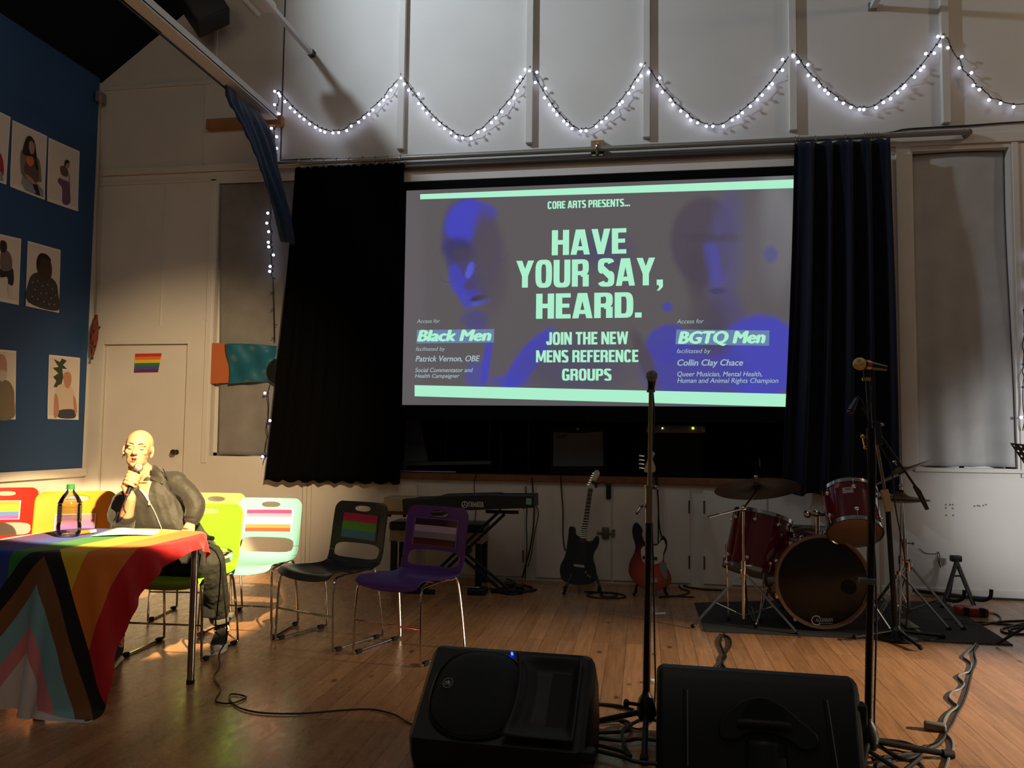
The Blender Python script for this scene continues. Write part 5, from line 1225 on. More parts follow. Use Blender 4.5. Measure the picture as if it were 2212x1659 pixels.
wallcable([(1149, 1030), (1152, 1070), (1154, 1095), (1152, 1140), (1146, 1180), (1136, 1220), (1128, 1248)], 'black cable hanging from the stage edge right of the keyboard', .007)
wallcable([(1136, 1050), (1138, 1100), (1137, 1130), (1138, 1190), (1134, 1250)], 'thin grey cable hanging down the cupboard left of the black cable', .005)
wallcable([(1153, 1080), (1163, 1108), (1155, 1150), (1148, 1195), (1140, 1225)], 'thin cable bowing out right of the keyboard', .004, YW-.06)
wallcable([(1211, 1028), (1213, 1060), (1216, 1100), (1216, 1150), (1218, 1175), (1222, 1190)], 'dark cable hanging down behind the black guitar', .006)
wallcable([(1030, 1018), (1024, 1050), (1028, 1090), (1026, 1135), (1030, 1160)], 'pale thin cable over the stage edge behind the keyboard', .004)

# ------------------------------------------------------------------ guitars
def tilt_pts(pts, Y0, Z0, lean):
    out = []
    for x, y in pts:
        p = Px(x, y, Y=Y0); p.y += (p.z-Z0)*lean; out.append(p)
    return out
def sl_(b, pts, th, lift): b.prism([p+Vector((0, lift, 0)) for p in pts], (0, th, 0))
YG = 6.72
def guitar1():
    t = thing('electric_guitar', Px(1247, 1268, Y=YG), 'black electric guitar with a pale headstock standing before the white cupboards', 'guitar')
    T = lambda pts: tilt_pts(pts, YG, .1, .22)
    body = [(1228, 1141), (1240, 1143), (1243, 1158), (1253, 1163), (1264, 1170), (1275, 1172), (1283, 1165), (1288, 1160), (1293, 1168), (1291, 1182), (1283, 1196), (1281, 1208), (1286, 1226), (1289, 1246), (1283, 1258), (1262, 1263), (1238, 1262), (1216, 1254), (1209, 1240), (1210, 1222), (1218, 1206), (1222, 1190), (1224, 1172), (1226, 1154)]
    gl = M('gloss_black', (10, 11, 13), .12, coat=.6)
    bd_ = MB().mat(gl).prism(catmull(T(body), 3, True), (0, .045, 0)).build('body', t, mods=[BEV(.006, 2)], angle=50)
    b = MB().mat(M('black_pickguard', (26, 28, 32), .25)); sl_(b, catmull(T([(1246, 1172), (1266, 1174), (1276, 1186), (1272, 1206), (1280, 1230), (1276, 1240), (1262, 1228), (1240, 1222), (1240, 1196)]), 3, True), .004, -.004); b.build('pickguard', bd_, angle=50)
    b = MB().mat(M('maple_headstock', (196, 178, 148), .4)); sl_(b, catmull(T([(1270, 1057), (1279, 1056), (1287, 1036), (1293, 1027), (1290, 1019), (1283, 1018), (1277, 1026), (1270, 1040), (1266, 1050)]), 2, True), .016, .008); hd_ = b.build('headstock', t, angle=50)
    b = MB().mat(M('rosewood_neck', (52, 42, 36), .45)); sl_(b, T([(1251, 1174), (1263, 1175), (1278, 1058), (1268, 1057)]), .02, -.006); fr = b.mat(chrome)
    for i in range(18):
        k = 1-2**(-i/12*1.0); k = k*1.45
        if k > .98: break
        y = 1058+116*k; xl = 1268-17*k; xr = 1278-15*k
        q = T([(xl, y), (xr, y+.8)]); fr.cyl(q[0]+Vector((0, -.008, 0)), q[1]+Vector((0, -.008, 0)), .0016, n=6)
    b.build('neck', t, smooth=False)
    b = MB().mat(chrome); q = T([(1239, 1219), (1262, 1222), (1262, 1227), (1239, 1224)]); sl_(b, q, .012, -.012); b.build('bridge', bd_, smooth=False)
    for (x, y) in ((1265, 1236), (1270, 1243), (1275, 1246)):
        q = T([(x, y)])[0]; MB().mat(dchrome).cyl(q+Vector((0, -.016, 0)), q, .010, n=12).build('knob', bd_)
    for i in range(6):
        q = T([(1268+i*2.2, 1050-i*5.0)])[0]; b = MB().mat(chrome); b.cyl(q+Vector((-.012, .008, 0)), q+Vector((.008, .008, 0)), .005, n=8); b.build('tuner', hd_)
    st = MB().mat(G('string_steel', (150, 148, 140), .3, .9))
    for i in range(6):
        q = T([(1243+i*3.4, 1221+i*.4), (1269+i*1.6, 1058)]); st.cyl(q[0]+Vector((0, -.012, 0)), q[1]+Vector((0, -.010, 0)), .0008, n=4)
    st.build('strings', t)
    b = MB().mat(black_pl); q = T([(1283, 1043), (1293, 1046), (1286, 1056)]); b.tube([q[0]+Vector((-.03, -.01, 0)), q[1]+Vector((0, -.01, 0))], .012, 8); b.tube([q[0]+Vector((0, -.01, 0)), q[2]+Vector((0, -.01, 0))], .010, 8)
    tag(b.build('capo'), 'black capo clipped on the headstock of the black guitar', 'capo')
guitar1()
def gstand(xc, y, xl, xr, label, zy):
    t = thing('guitar_stand', Px(xc, y, Z=0), label, 'guitar stand')
    L, R_ = Px(xl, y, Z=.012), Px(xr, y, Z=.012); B = Px(xc, y-16, Z=.012); top = (L+R_)/2+Vector((0, .20, .42)); B = B+Vector((0, .16, 0))
    for q in (L, R_, B): lg = MB().mat(stand_m).cyl(q, top, .010, n=10).build('leg', t); MB().mat(rubber).ball(q+Vector((0, 0, .002)), .014, 10).build('foot', lg)
    for q, s in ((L, 1), (R_, -1)):
        a = q.lerp(top, .12); MB().mat(rubber).tube([a, a+Vector((0, -.13, -.012)), a+Vector((0, -.145, .03))], .011, 8, smooth=4).build('cradle', t)
    return t
gstand(1247, 1282, 1218, 1300, 'black folding stand holding the black guitar', 6.8)
def bass():
    t = thing('bass_guitar', Px(1402, 1278, Y=YG), 'sunburst electric bass with a white pickguard standing behind the brass microphone stand', 'guitar')
    T = lambda pts: tilt_pts(pts, YG, .1, .2)
    body = [(1372, 1132), (1380, 1135), (1388, 1146), (1387, 1158), (1392, 1172), (1400, 1180), (1412, 1178), (1424, 1176), (1430, 1162), (1436, 1162), (1442, 1174), (1440, 1190), (1434, 1206), (1438, 1222), (1448, 1240), (1450, 1256), (1440, 1268), (1416, 1274), (1390, 1270), (1368, 1256), (1358, 1236), (1360, 1216), (1369, 1198), (1372, 1180), (1366, 1160), (1366, 1142)]
    def burst():
        m, n, l, bs = newmat('sunburst_lacquer'); tc = n.new('ShaderNodeTexCoord'); mp = n.new('ShaderNodeMapping'); mp.inputs['Location'].default_value = (-.02, 0, -.14); l.new(tc.outputs['Object'], mp.inputs[0])
        ln_ = n.new('ShaderNodeVectorMath'); ln_.operation = 'LENGTH'; l.new(mp.outputs[0], ln_.inputs[0]); r = n.new('ShaderNodeValToRGB'); l.new(ln_.outputs['Value'], r.inputs[0])
        e = r.color_ramp.elements; e[0].position = .06; e[0].color = lin((176, 76, 34))+(1,); e[1].position = .27; e[1].color = lin((20, 14, 12))+(1,); k = e.new(.17); k.color = lin((120, 36, 22))+(1,)
        l.new(r.outputs[0], bs.inputs['Base Color']); bs.inputs['Roughness'].default_value = .15; return m
    bd_ = MB().mat(burst()).prism(catmull(T(body), 3, True), (0, .045, 0)).build('body', t, mods=[BEV(.006, 2)], angle=50)
    b = MB().mat(M('white_pickguard', (198, 196, 186), .35)); sl_(b, catmull(T([(1387, 1184), (1404, 1181), (1420, 1180), (1432, 1168), (1438, 1180), (1433, 1196), (1430, 1214), (1414, 1220), (1392, 1218), (1385, 1200)]), 3, True), .004, -.005); b.build('pickguard', bd_, angle=50)
    b = MB().mat(M('bass_neck', (70, 54, 40), .45)); sl_(b, T([(1397, 1182), (1411, 1182), (1411, 1022), (1401, 1022)]), .022, -.006); b.build('neck', t, smooth=False)
    b = MB().mat(M('maple_bass_head', (168, 142, 104), .45)); sl_(b, catmull(T([(1392, 1022), (1415, 1022), (1416, 1008), (1410, 992), (1416, 982), (1410, 976), (1402, 978), (1400, 992), (1394, 1008)]), 2, True), .016, .008); hd_ = b.build('headstock', t, angle=50)
    for i in range(4):
        q = T([(1392, 1014-i*9)])[0]; b = MB().mat(chrome); b.cyl(q+Vector((0, .01, 0)), q+Vector((-.03, .01, .003)), .005, n=8); b.ball(q+Vector((-.035, .01, .003)), (.012, .006, .010), 8); b.build('tuner', hd_)
    b = MB().mat(black_pl); q = T([(1388, 1202), (1420, 1205), (1420, 1211), (1388, 1208)]); sl_(b, q, .012, -.014); b.build('pickup', bd_, smooth=False)
    b = MB().mat(dchrome); q = T([(1424, 1214), (1440, 1217), (1442, 1250), (1436, 1252), (1426, 1232)]); sl_(b, q, .004, -.006); b.build('control_plate', bd_, smooth=False)
    b = MB().mat(chrome); q = T([(1396, 1248), (1420, 1249), (1420, 1258), (1396, 1257)]); sl_(b, q, .014, -.014); b.build('bridge', bd_, smooth=False)
bass()
gstand(1402, 1284, 1370, 1440, 'black folding stand holding the sunburst bass', 6.8)
cable([(1262, 1278), (1290, 1279), (1320, 1280), (1340, 1283), (1352, 1289), (1335, 1292), (1300, 1292), (1276, 1289), (1268, 1284), (1290, 1280), (1318, 1281), (1334, 1285), (1320, 1289), (1296, 1287)], 'guitar_cable', 'coiled guitar cable on the floor right of the black guitar', r=.006)
cable([(1447, 1245), (1456, 1232), (1462, 1248), (1470, 1270), (1490, 1278), (1470, 1286), (1440, 1288), (1425, 1290), (1460, 1288), (1500, 1290)], 'bass_cable', 'cable trailing on the floor right of the sunburst bass', r=.006)
wallcable([(1418, 1028), (1421, 1060), (1422, 1100), (1425, 1140), (1431, 1165)], 'black cable hanging from the stage down to the sunburst bass', .006)
wallcable([(1414, 1028), (1422, 1080), (1422, 1130), (1422, 1176)], 'second black cable hanging beside the bass neck', .006, YW-.07)
cable([(1440, 1210), (1450, 1240), (1470, 1262), (1510, 1272), (1560, 1275)], 'floor_cable', 'black cable running along the foot of the cupboards towards the drums', r=.008)
tag(MB().mat(paper_m).prism(pxs([(1412, 1324), (1438, 1323), (1438, 1327), (1412, 1328)], Z=.002), (0, 0, .002)).build('tape_strip', smooth=False), 'short strip of white tape on the floorboards before the bass', 'tape')
# ------------------------------------------------------------------ drums
rug_m = M('charcoal_rug', (52, 50, 50), .95, bump=.5, bscale=200, var=.15, vscale=12)
q = [Px(1500, 1304, Z=0), Px(1522, 1365, Z=0), Px(1850, 1380, Z=0), Px(2188, 1395, Z=0), Px(2040, 1302, Z=0), Px(1800, 1296, Z=0)]
b = MB().mat(rug_m); b.prism(q, (0, 0, .008)); tag(b.build('drum_rug', smooth=False), 'dark charcoal rug under the drum kit', 'rug')
RZ = .009
red_l = M('wine_red_lacquer', (88, 14, 22), .16, coat=.7, var=.1, vscale=5)
hoop_m = M('chrome_hoop', (200, 198, 192), .16, 1.0)
def frame(axis):
    z = Vector(axis).normalized(); x = Vector((0, 0, 1)).cross(z)
    if x.length < .3: x = Vector((1, 0, 0)); x = (x-z*x.dot(z))
    x.normalize(); return x, z.cross(x), z
def drum(t, c, axis, R, L, shell_m, hoop_mat, head_m, bottom_m, lugs=6, hoopw=.022):
    """c: centre of the front head, axis: towards the front"""
    x, y, z = frame(axis); c = Vector(c); bk = c-z*L
    s = MB().mat(shell_m); s.lathe([(R, -L), (R*1.004, -L*.5), (R, 0)], c, z, 48); sh_ = s.build('shell', t)
    for p, nm, d, hm in ((c, 'head', 1, head_m), (bk, 'head', -1, bottom_m)):
        MB().mat(hm).lathe([(R*1.005, 0), (R*1.005, .008), (R*.97, .012), (0, .013)], p, z*d, 48).build(nm, t)
        MB().mat(hoop_mat).lathe([(R*1.01, -.012), (R*1.045, -.012), (R*1.045, hoopw), (R*1.0, hoopw), (R*1.0, .012)], p, z*d, 48).build('hoop', t)
    for k in range(lugs):
        a = 2*PI*(k+.5)/lugs; dr = x*math.cos(a)+y*math.sin(a)
        for e in (-.04-.02, -L+.06):
            b = MB().mat(chrome); p = c+z*e+dr*(R+.008); b.ball(p, .016, 10); b.tube([p+dr*.006, c+z*(.0 if e > -L/2 else -L)+dr*(R*1.03)], .0045, 6); b.build('lug', sh_)
    return x, y, z, bk
# bass drum
KC = Px(1776, 1267, Y=5.78); KR = .315
KA = Vector((-.02, -1, .0)); KA = Vector((.06, -1, .0))
KC.z = KR+.015+RZ
t = thing('bass_drum', (KC.x, KC.y+.2, RZ), 'wine red bass drum with a black front head on the drum rug', 'drum')
wood_hoop = M('bass_drum_hoop', (116, 92, 74), .3, .2, coat=.4)
bh = M('black_drum_head', (20, 18, 16), .22, spec=.4)
x, y, z, bk = drum(t, KC, KA, KR*.955, .40, red_l, wood_hoop, bh, M('dark_head', (24, 22, 20), .4), 8, .03)
po = Px(1835, 1269, Y=KC.y-.02); MB().mat(M('port_hole_dark', (4, 4, 4), .9)).lathe([(.050, .0), (.050, .002), (0, .002)], Vector((po.x, 0, po.z))+Vector((0, KC.y+KA.y*.0145-.0, 0))+Vector((0, -.001+(po.x-KC.x)*KA.x, 0)), KA, 28).build('port_hole_dark', t)  # black disc on the head, standing in for the dark inside the port
b = MB().mat(M('head_print', (176, 174, 168), .5))
def onhead(px_, py_): p = Px(px_, py_, Y=KC.y-.016); p.y = KC.y-.0165+(p.x-KC.x)*KA.x; return p
o, e = onhead(1761, 1343), onhead(1800, 1343); put_text(b, 'AQUARIAN', o, (e-o).normalized(), (0, 0, 1), (e-o).length, onhead(1761, 1335).z-o.z, .03, .2)
o2, e2 = onhead(1773, 1348), onhead(1799, 1348); put_text(b, 'DRUMHEADS', o2, (e2-o2).normalized(), (0, 0, 1), (e2-o2).length, onhead(1773, 1345).z-o2.z, .01)
c = onhead(1763, 1340); b.tube([c+Vector((.030*math.cos(a), .030*math.cos(a)*KA.x, .030*math.sin(a))) for a in [math.radians(d) for d in range(40, 331, 15)]], .0035, 6); b.keep = True
b.build('head_logo', t, smooth=False)
for s in (-1, 1):
    b = MB().mat(chrome); hp0 = KC+Vector((s*KR*.93, .22, -.04)); ft = Vector((KC.x+s*.44, KC.y-.02, RZ+.012)); b.cyl(hp0.lerp(ft, -.45), ft, .008, n=10); b.mat(rubber).ball(ft, .014, 8); b.mat(chrome).ball(hp0, .022, 10); b.build('spur', t)
for a in (50, 90, 130, 200, 235, 305, 340):
    d = x*math.cos(math.radians(a))+y*math.sin(math.radians(a)); b = MB().mat(chrome); p = KC+d*KR*1.0; b.rbox((-.012, -.012, -.02), (.012, .012, .02), .004, Matrix.Translation(p+Vector((0, .01, 0)))); b.build('claw', t)
# tom holder on top of the bass drum
hb_ = Px(1775, 1168, Y=KC.y+.15)
b = MB().mat(chrome); b.rbox((hb_.x-.05, hb_.y-.03, hb_.z-.04), (hb_.x+.05, hb_.y+.03, hb_.z+.03), .01); pt = Px(1765, 1108, Y=hb_.y); b.cyl((pt.x, hb_.y, hb_.z), pt, .014, n=12); l0, l1 = Px(1745, 1110, Y=hb_.y), Px(1796, 1110, Y=hb_.y); b.cyl(l0, l1, .016, n=12); b.ball(l0, .03, 12); b.ball(pt, .028, 12); w1 = Px(1758, 1077, Y=hb_.y); b.tube([l0, w1], .004, 6); b.build('tom_holder', t)
# rack tom
TT, TBt = Px(1836, 1068, Y=5.84), Px(1846, 1148, Y=5.66)
ax = (TT-TBt).normalized(); R1 = .172
t = thing('rack_tom', TBt, 'wine red tom drum mounted above the bass drum', 'drum')
x, y, z, bk = drum(t, TT, ax, R1, (TT-TBt).length, red_l, hoop_m, M('clear_head', (200, 198, 190), .4), M('tom_bottom_head', (96, 78, 62), .35), 6, .016)
cdv = (CAM-(TT+TBt)/2); cdv = (cdv-ax*cdv.dot(ax)).normalized(); sdv = ax.cross(cdv).normalized()
if sdv.x < 0: sdv = -sdv
def onshell(ang, h, lift=.002): a = math.radians(ang); return bk+ax*h+(cdv*math.cos(a)+sdv*math.sin(a))*(R1+lift)
MB().mat(M('tom_badge', (150, 132, 128), .4)).grid(lambda u, v: onshell(-14+22*u, .19+.045*v), 6, 2).build('badge', t)
b = MB().mat(M('badge_lettering', (60, 30, 34), .5)); b.grid(lambda u, v: onshell(-8+10*u, .215+.009*v, .0028), 4, 1); b.build('badge_text', t)
MB().mat(M('round_emblem', (118, 62, 66), .4)).grid(lambda u, v: onshell(-26+.0*u+14*(u-.5)*math.sqrt(max(0, 1-(2*v-1)**2)), .245+.06*v), 6, 10).build('emblem', t)
# floor tom
FTt, FBt = Px(1647, 1118, Y=6.18), Px(1624, 1234, Y=6.08)
ax2 = (FTt-FBt).normalized(); R2 = .205
t = thing('floor_tom', Vector((FBt.x, FBt.y, RZ)), 'large wine red floor tom left of the bass drum', 'drum')
x, y, z, bk2 = drum(t, FTt, ax2, R2, (FTt-FBt).length, red_l, hoop_m, M('white_head', (190, 188, 180), .45), M('floor_tom_bottom', (150, 140, 126), .4), 8, .016)
for (xa, ya, xb, yb) in ((1568, 1175, 1560, 1308), (1655, 1180, 1648, 1350), (1690, 1175, 1700, 1320)):
    a = Px(xa, ya, Y=FBt.y-.12 if xa < 1660 else FBt.y+.2); c = Vector(Px(xb, yb, Z=RZ+.01)); c.y = a.y; 
    b = MB().mat(chrome); b.tube([a, a.lerp(c, .72), c+Vector((.0, 0, .06)), c+Vector((.0, -.0, 0))], .0065, 8); b.ball(a.lerp(c, .25), .018, 10); b.mat(rubber).ball(c, .012, 8); b.build('leg', t)
# snare on its stand, dark behind the tom holder
SCt = Px(1742, 1140, Y=6.55)
t = thing('snare_drum', (SCt.x, SCt.y, SCt.z-.14), 'dark snare drum behind the bass drum', 'drum')
drum(t, SCt, Vector((0, .06, 1)), .19, .14, M('black_shell', (20, 20, 22), .2), hoop_m, M('snare_head', (70, 70, 70), .5), M('snare_bottom', (60, 60, 60), .5), 8, .014)
def tripod(t, top, base, r=.011, spread=.30, legs=(200, 320, 80), hub=.30, m=None, double=True, foot=.016):
    m = m or chrome; top = Vector(top); base = Vector(base)
    MB().mat(m).cyl(base+Vector((0, 0, .05)), base.lerp(top, .55), r, n=12).build('lower_tube', t)
    MB().mat(m).cyl(base.lerp(top, .50), top, r*.72, n=12).build('upper_tube', t)
    b = MB().mat(m); p = base.lerp(top, .53); b.cyl(p-Vector((0, 0, .03)), p+Vector((0, 0, .03)), r*1.5, n=12); b.cyl(p, p+Vector((.05, -.01, 0)), .006, n=8); b.ball(p+Vector((.055, -.012, 0)), (.006, .012, .014), 8); b.build('clamp', t)
    h = base+Vector((0, 0, hub))
    MB().mat(m).cyl(h-Vector((0, 0, .03)), h+Vector((0, 0, .03)), r*1.7, n=12).build('collar', t)
    for a in legs:
        d = Vector((math.cos(math.radians(a)), math.sin(math.radians(a)), 0)); f = base+d*spread+Vector((0, 0, .014))
        f.z = foot; b = MB().mat(m); sd = Vector((-d.y, d.x, 0))*.009
        if double:
            for s in (-1, 1): b.cyl(h+d*.02+sd*s, f+sd*s, .006, n=8)
            b.cyl(base+Vector((0, 0, .07)), h.lerp(f, .55), .006, n=8)
        else: b.cyl(h+d*.02, f, .010, n=10)
        lg = b.build('leg', t); MB().mat(rubber).ball(f, (.018, .018, .014), 10).build('foot', lg)
snb = Vector((SCt.x, SCt.y, RZ)); t = thing('snare_stand', snb, 'chrome stand under the dark snare drum', 'drum stand'); tripod(t, snb+Vector((0, 0, SCt.z-.16)), snb, .010, .24, (210, 330, 90), .28)
# cymbals
cym_m = M('dull_bronze_cymbal', (120, 96, 66), .38, .85, bump=.15, bscale=60, var=.15, vscale=20)
def cymbal(name, c, nrm, R, label, bell=.055):
    t = thing(name, c, label, 'cymbal')
    pr = [(.006, .030), (.02, .030), (bell*.7, .022), (bell, .010), (bell*1.2, .004), (R*.6, -.006), (R*.98, -.016), (R, -.018), (R*.98, -.018), (R*.6, -.008), (bell*1.15, .001), (bell*.9, .009), (.006, .026)]
    x, y, z = frame(nrm); MB().mat(cym_m).lathe(pr, c, nrm, 56).build('plate', t)
    b = MB().mat(chrome); b.cyl(Vector(c)+z*.0, Vector(c)+z*.085, .005, n=8); b.ball(Vector(c)+z*.075, (.016, .006, .012), 8); b.build('wing_nut', t)
    b = MB().mat(M('felt_washer', (30, 28, 28), .95)); b.cyl(Vector(c)+z*.03, Vector(c)+z*.045, .018, n=14); b.cyl(Vector(c)-z*.02, Vector(c)+z*.008, .022, n=14); b.build('felt', t)
    return t
CC = Px(1635, 1052, Y=6.0)
cymbal('crash_cymbal', CC, Vector((-.05, .34, 1)), .30, 'large bronze cymbal on the boom stand above the floor tom')
sb_ = Px(1606, 1312, Y=5.80); sb_.z = RZ; stp = Px(1606, 1105, Y=sb_.y)
t = thing('cymbal_stand', sb_, 'chrome boom cymbal stand in front of the floor tom', 'cymbal stand')
hubz = Px(1606, 1244, Y=sb_.y).z
tripod(t, stp, sb_, .012, .36, (196, 335, 80), hubz)
b = MB().mat(chrome); tl = Px(1606, 1098, Y=sb_.y); b.ball(tl, .022, 12); e0 = Px(1530, 1117, Y=sb_.y-.10); e1 = CC-Vector((0, 0, .03)); b.tube([e0, tl], .006, 8); b.tube([tl, e1], .0075, 8); b.build('boom_arm', t)
MB().mat(dchrome).cyl(e0, e0.lerp(tl, .3), .010, n=10).build('counterweight', t)
# right hand cymbals on their stands
R2C = Px(1944, 1018, Y=6.25)
cymbal('ride_cymbal', R2C, Vector((-.48, .22, 1)), .24, 'tilted bronze cymbal at the right of the drums, in front of the pale window cloth')
HHC = Px(1946, 1072, Y=6.1)
t = cymbal('hi_hat', HHC, Vector((0.02, .03, 1)), .19, 'small pair of hi-hat cymbals under the tilted cymbal', .045)
MB().mat(cym_m).lathe([(.02, -.03), (.045, -.026), (.06, -.02), (.18, -.012), (.19, -.010), (.18, -.014), (.05, -.034), (.02, -.036)], HHC-Vector((0, 0, .012)), (0.02, .03, 1), 48).build('plate', t)
a = Px(1968, 1330, Z=RZ); a.y = 6.25; a = Vector((Px(1964, 1300, Y=6.25).x, 6.25, RZ))
t = thing('cymbal_stand', a, 'chrome tripod stand carrying the tilted cymbal', 'cymbal stand'); tripod(t, R2C-Vector((0, 0, .03)), a, .014, .36, (320, 215, 90), .38)
a = Vector((Px(1944, 1310, Y=6.1).x, 6.1, RZ)); t = thing('hi_hat_stand', a, 'chrome hi-hat stand with pedal at the right of the bass drum', 'cymbal stand'); tripod(t, HHC-Vector((0, 0, .05)), a, .012, .30, (250, 340, 120), .34)
b = MB().mat(dchrome); b.rbox((a.x-.045, a.y-.30, RZ), (a.x+.045, a.y-.0, RZ+.02), .006); b.rbox((a.x-.04, a.y-.28, RZ+.03), (a.x+.04, a.y-.03, RZ+.045), .006, Matrix.Identity(4)); b.build('pedal', t)
tag(MB().mat(dchrome).tube([Px(x, y, Z=RZ+.012) for x, y in [(1614, 1312), (1628, 1342), (1632, 1340), (1624, 1312), (1616, 1310)]], .004, 6).build('spare_clip'), 'bent chrome wire clip lying on the rug left of the bass drum', 'clip')

# ------------------------------------------------------------------ microphone stands
bmt = M('stand_dark_tube', (30, 28, 26), .35, .5)
def tbase(t, base, hubz, legs, spread, m, hubm=None):
    h = Vector(base)+Vector((0, 0, hubz))
    MB().mat(hubm or black_mt).lathe([(.03, -.05), (.040, -.03), (.042, .0), (.034, .04), (.02, .06), (.016, .075)], h, n=20).build('hub', t)
    b = MB().mat(black_mt); b.cyl(h+Vector((-.035, -.02, .02)), h+Vector((-.075, -.04, .03)), .008, n=8); b.ball(h+Vector((-.085, -.045, .03)), (.014, .014, .02), 10); b.build('knob', t)
    for a in legs:
        d = Vector((math.cos(math.radians(a)), math.sin(math.radians(a)), 0)); f = Vector(base)+d*spread; f.z = .016
        lg = MB().mat(m).cyl(h+d*.03-Vector((0, 0, .02)), f, .012, n=10).build('leg', t); MB().mat(rubber).cyl(f-d*.03+Vector((0, 0, .004)), f+d*.015, .017, n=12).build('foot', lg)
def mic(name, c, d, label, cable_pts=None, ball=.026, bm_=None, ln=.16, ring=None):
    d = Vector(d).normalized(); c = Vector(c); t = thing(name, c, label, 'microphone')
    MB().mat(bm_ or M('mic_mesh', (120, 116, 106), .35, .9, bump=.5, bscale=500)).ball(c, (ball, ball, ball), 18).build('mesh_head', t)
    MB().mat(M('mic_body', (26, 26, 28), .4)).tube([c-d*ball*.7, c-d*(ball*.7+.03), c-d*ln], [.021, .019, .012], 16).build('body', t)
    if ring: MB().mat(ring).tube([c-d*ball*.9, c-d*(ball*.9+.022)], [.0225, .0215], 16).build('ring', t)
    if cable_pts: MB().mat(cable_m).tube(cable_pts, .0042, 7, smooth=6).build('cable', t)
    return t
# centre stand, brass tube
B1 = Px(1396, 1592, Z=0); yb = B1.y
t = thing('microphone_stand', B1, 'straight brass and black microphone stand in the centre, between the two floor speakers', 'microphone stand', 0.0, 'microphone stands')
hz = Px(1395, 1530, Y=yb).z
def vat(y): return Vector((Px(1401, y, Y=yb).x, yb, Px(1401, y, Y=yb).z))
jx = Vector((Px(1406, 840, Y=yb).x, yb, Px(1406, 840, Y=yb).z)); jm = Vector((Px(1402, 1100, Y=yb).x, yb, Px(1402, 1100, Y=yb).z)); hb2 = Vector((B1.x, yb, hz))
MB().mat(brass).cyl(jm, jx, .009, n=16).build('upper_tube', t); MB().mat(bmt).cyl(hb2, jm, .0155, n=16).build('lower_tube', t)
b = MB().mat(brass); b.cyl(jm-Vector((0, 0, .06)), jm+Vector((0, 0, .10)), .0175, n=16); b.cyl(jm+Vector((0, 0, .095)), jm+Vector((0, 0, .105)), .021, n=16); b.ball(jm+Vector((.03, 0, .095)), .011, 8); b.build('clutch', t)
k0 = Vector((Px(1385, 1093, Y=yb).x, yb, Px(1385, 1093, Y=yb).z)); k1 = Vector((Px(1377, 1107, Y=yb).x, yb-.02, Px(1377, 1107, Y=yb).z))
b = MB().mat(dchrome); b.cyl(Vector((jm.x, yb, k0.z)), k0, .006, n=8); b.tube([k0, k1], .005, 8); b.ball(k0, .011, 10); b.ball(k1, .010, 10); b.build('clutch_handle', t)
tbase(t, B1, hz, (172, 268, 20), .30, bmt)
b = MB().mat(black_pl); b.cyl(jx-Vector((0, 0, .01)), jx+Vector((0, 0, .035)), .014, n=14); b.mat(brass).cyl(jx-Vector((0, 0, .015)), jx-Vector((0, 0, .005)), .019, n=14); b.build('mic_clip', t)
mcp = Px(1408, 812, Y=yb-.05)
cb = [Vector((mcp.x+.005, yb+.09, mcp.z-.05)), Vector((mcp.x+.012, yb+.05, mcp.z-.2))]+[Px(x, y, Y=yb+.04) for x, y in [(1406, 1000), (1408, 1120), (1412, 1250), (1414, 1380), (1416, 1470), (1414, 1520)]]+[Px(1412, 1556, Z=.008), Px(1380, 1575, Z=.008), Px(1340, 1560, Z=.008)]
mic('stage_microphone', mcp, (.0, -.9, .35), 'round headed black microphone on the central brass stand', cb, .0255)
# right straight stand with a gold microphone
B2 = Px(1876, 1640, Z=0); yb = B2.y
t = thing('microphone_stand', B2, 'tall microphone stand with a gold clutch crossing in front of the bass drum', 'microphone stand', 0.0, 'microphone stands')
hz = Px(1875, 1590, Y=yb).z
P_ = lambda x, y, dy=0: Px(x, y, Y=yb+dy)
h0 = Vector((B2.x, yb, hz)); j0 = P_(1884, 1000); j1 = P_(1874, 822)
MB().mat(bmt).cyl(h0, j0, .0155, n=16).build('lower_tube', t); MB().mat(G('dark_thin_tube', (44, 42, 40), .3, .7)).cyl(j0, j1, .008, n=14).build('upper_tube', t)
gold = M('gold_plated', (214, 172, 84), .2, 1.0)
b = MB().mat(gold); g0 = P_(1868, 944); g1 = P_(1864, 943, -.02); g2 = P_(1869, 967, -.02); b.cyl(P_(1886, 946), g1, .007, n=10); b.ball(g1, .010, 10); b.tube([g1, g2], .005, 8); b.ball(g2, .008, 8); b.build('clutch_handle', t)
MB().mat(bmt).cyl(P_(1883, 1000), P_(1880, 925), .018, n=16).build('clutch', t)
b = MB().mat(gold); b.cyl(P_(1872, 823), P_(1872, 816), .018, n=16); b.mat(black_pl).cyl(P_(1872, 816), P_(1871, 795), .013, n=12); b.build('mic_clip', t)
tbase(t, B2, hz, (12, 250, 150), .34, bmt)
b = MB().mat(M('grey_clip', (96, 92, 84), .5)); q = P_(1876, 1256, -.02); b.rbox(q-Vector((.035, .012, .012)), q+Vector((.03, .03, .012)), .004); b.build('cable_clip', t)
cb = [P_(1872, 785, .02), P_(1880, 786, .0), P_(1884, 815, .0), P_(1878, 880, -.03), P_(1876, 960, -.03), P_(1878, 1080, -.03), P_(1889, 1200, .0), P_(1893, 1330, .02), P_(1891, 1450, .03), P_(1889, 1560, .03), Px(1896, 1612, Z=.008), Px(1940, 1622, Z=.008), Px(1990, 1632, Z=.008)]
mic('stage_microphone', P_(1857, 786, -.02), (-1, -.45, .12), 'gold headed microphone on top of the right microphone stand', cb, .027, M('gold_mesh', (206, 176, 112), .3, 1.0, bump=.5, bscale=500), .13, M('copper_ring', (176, 110, 78), .35, .6))
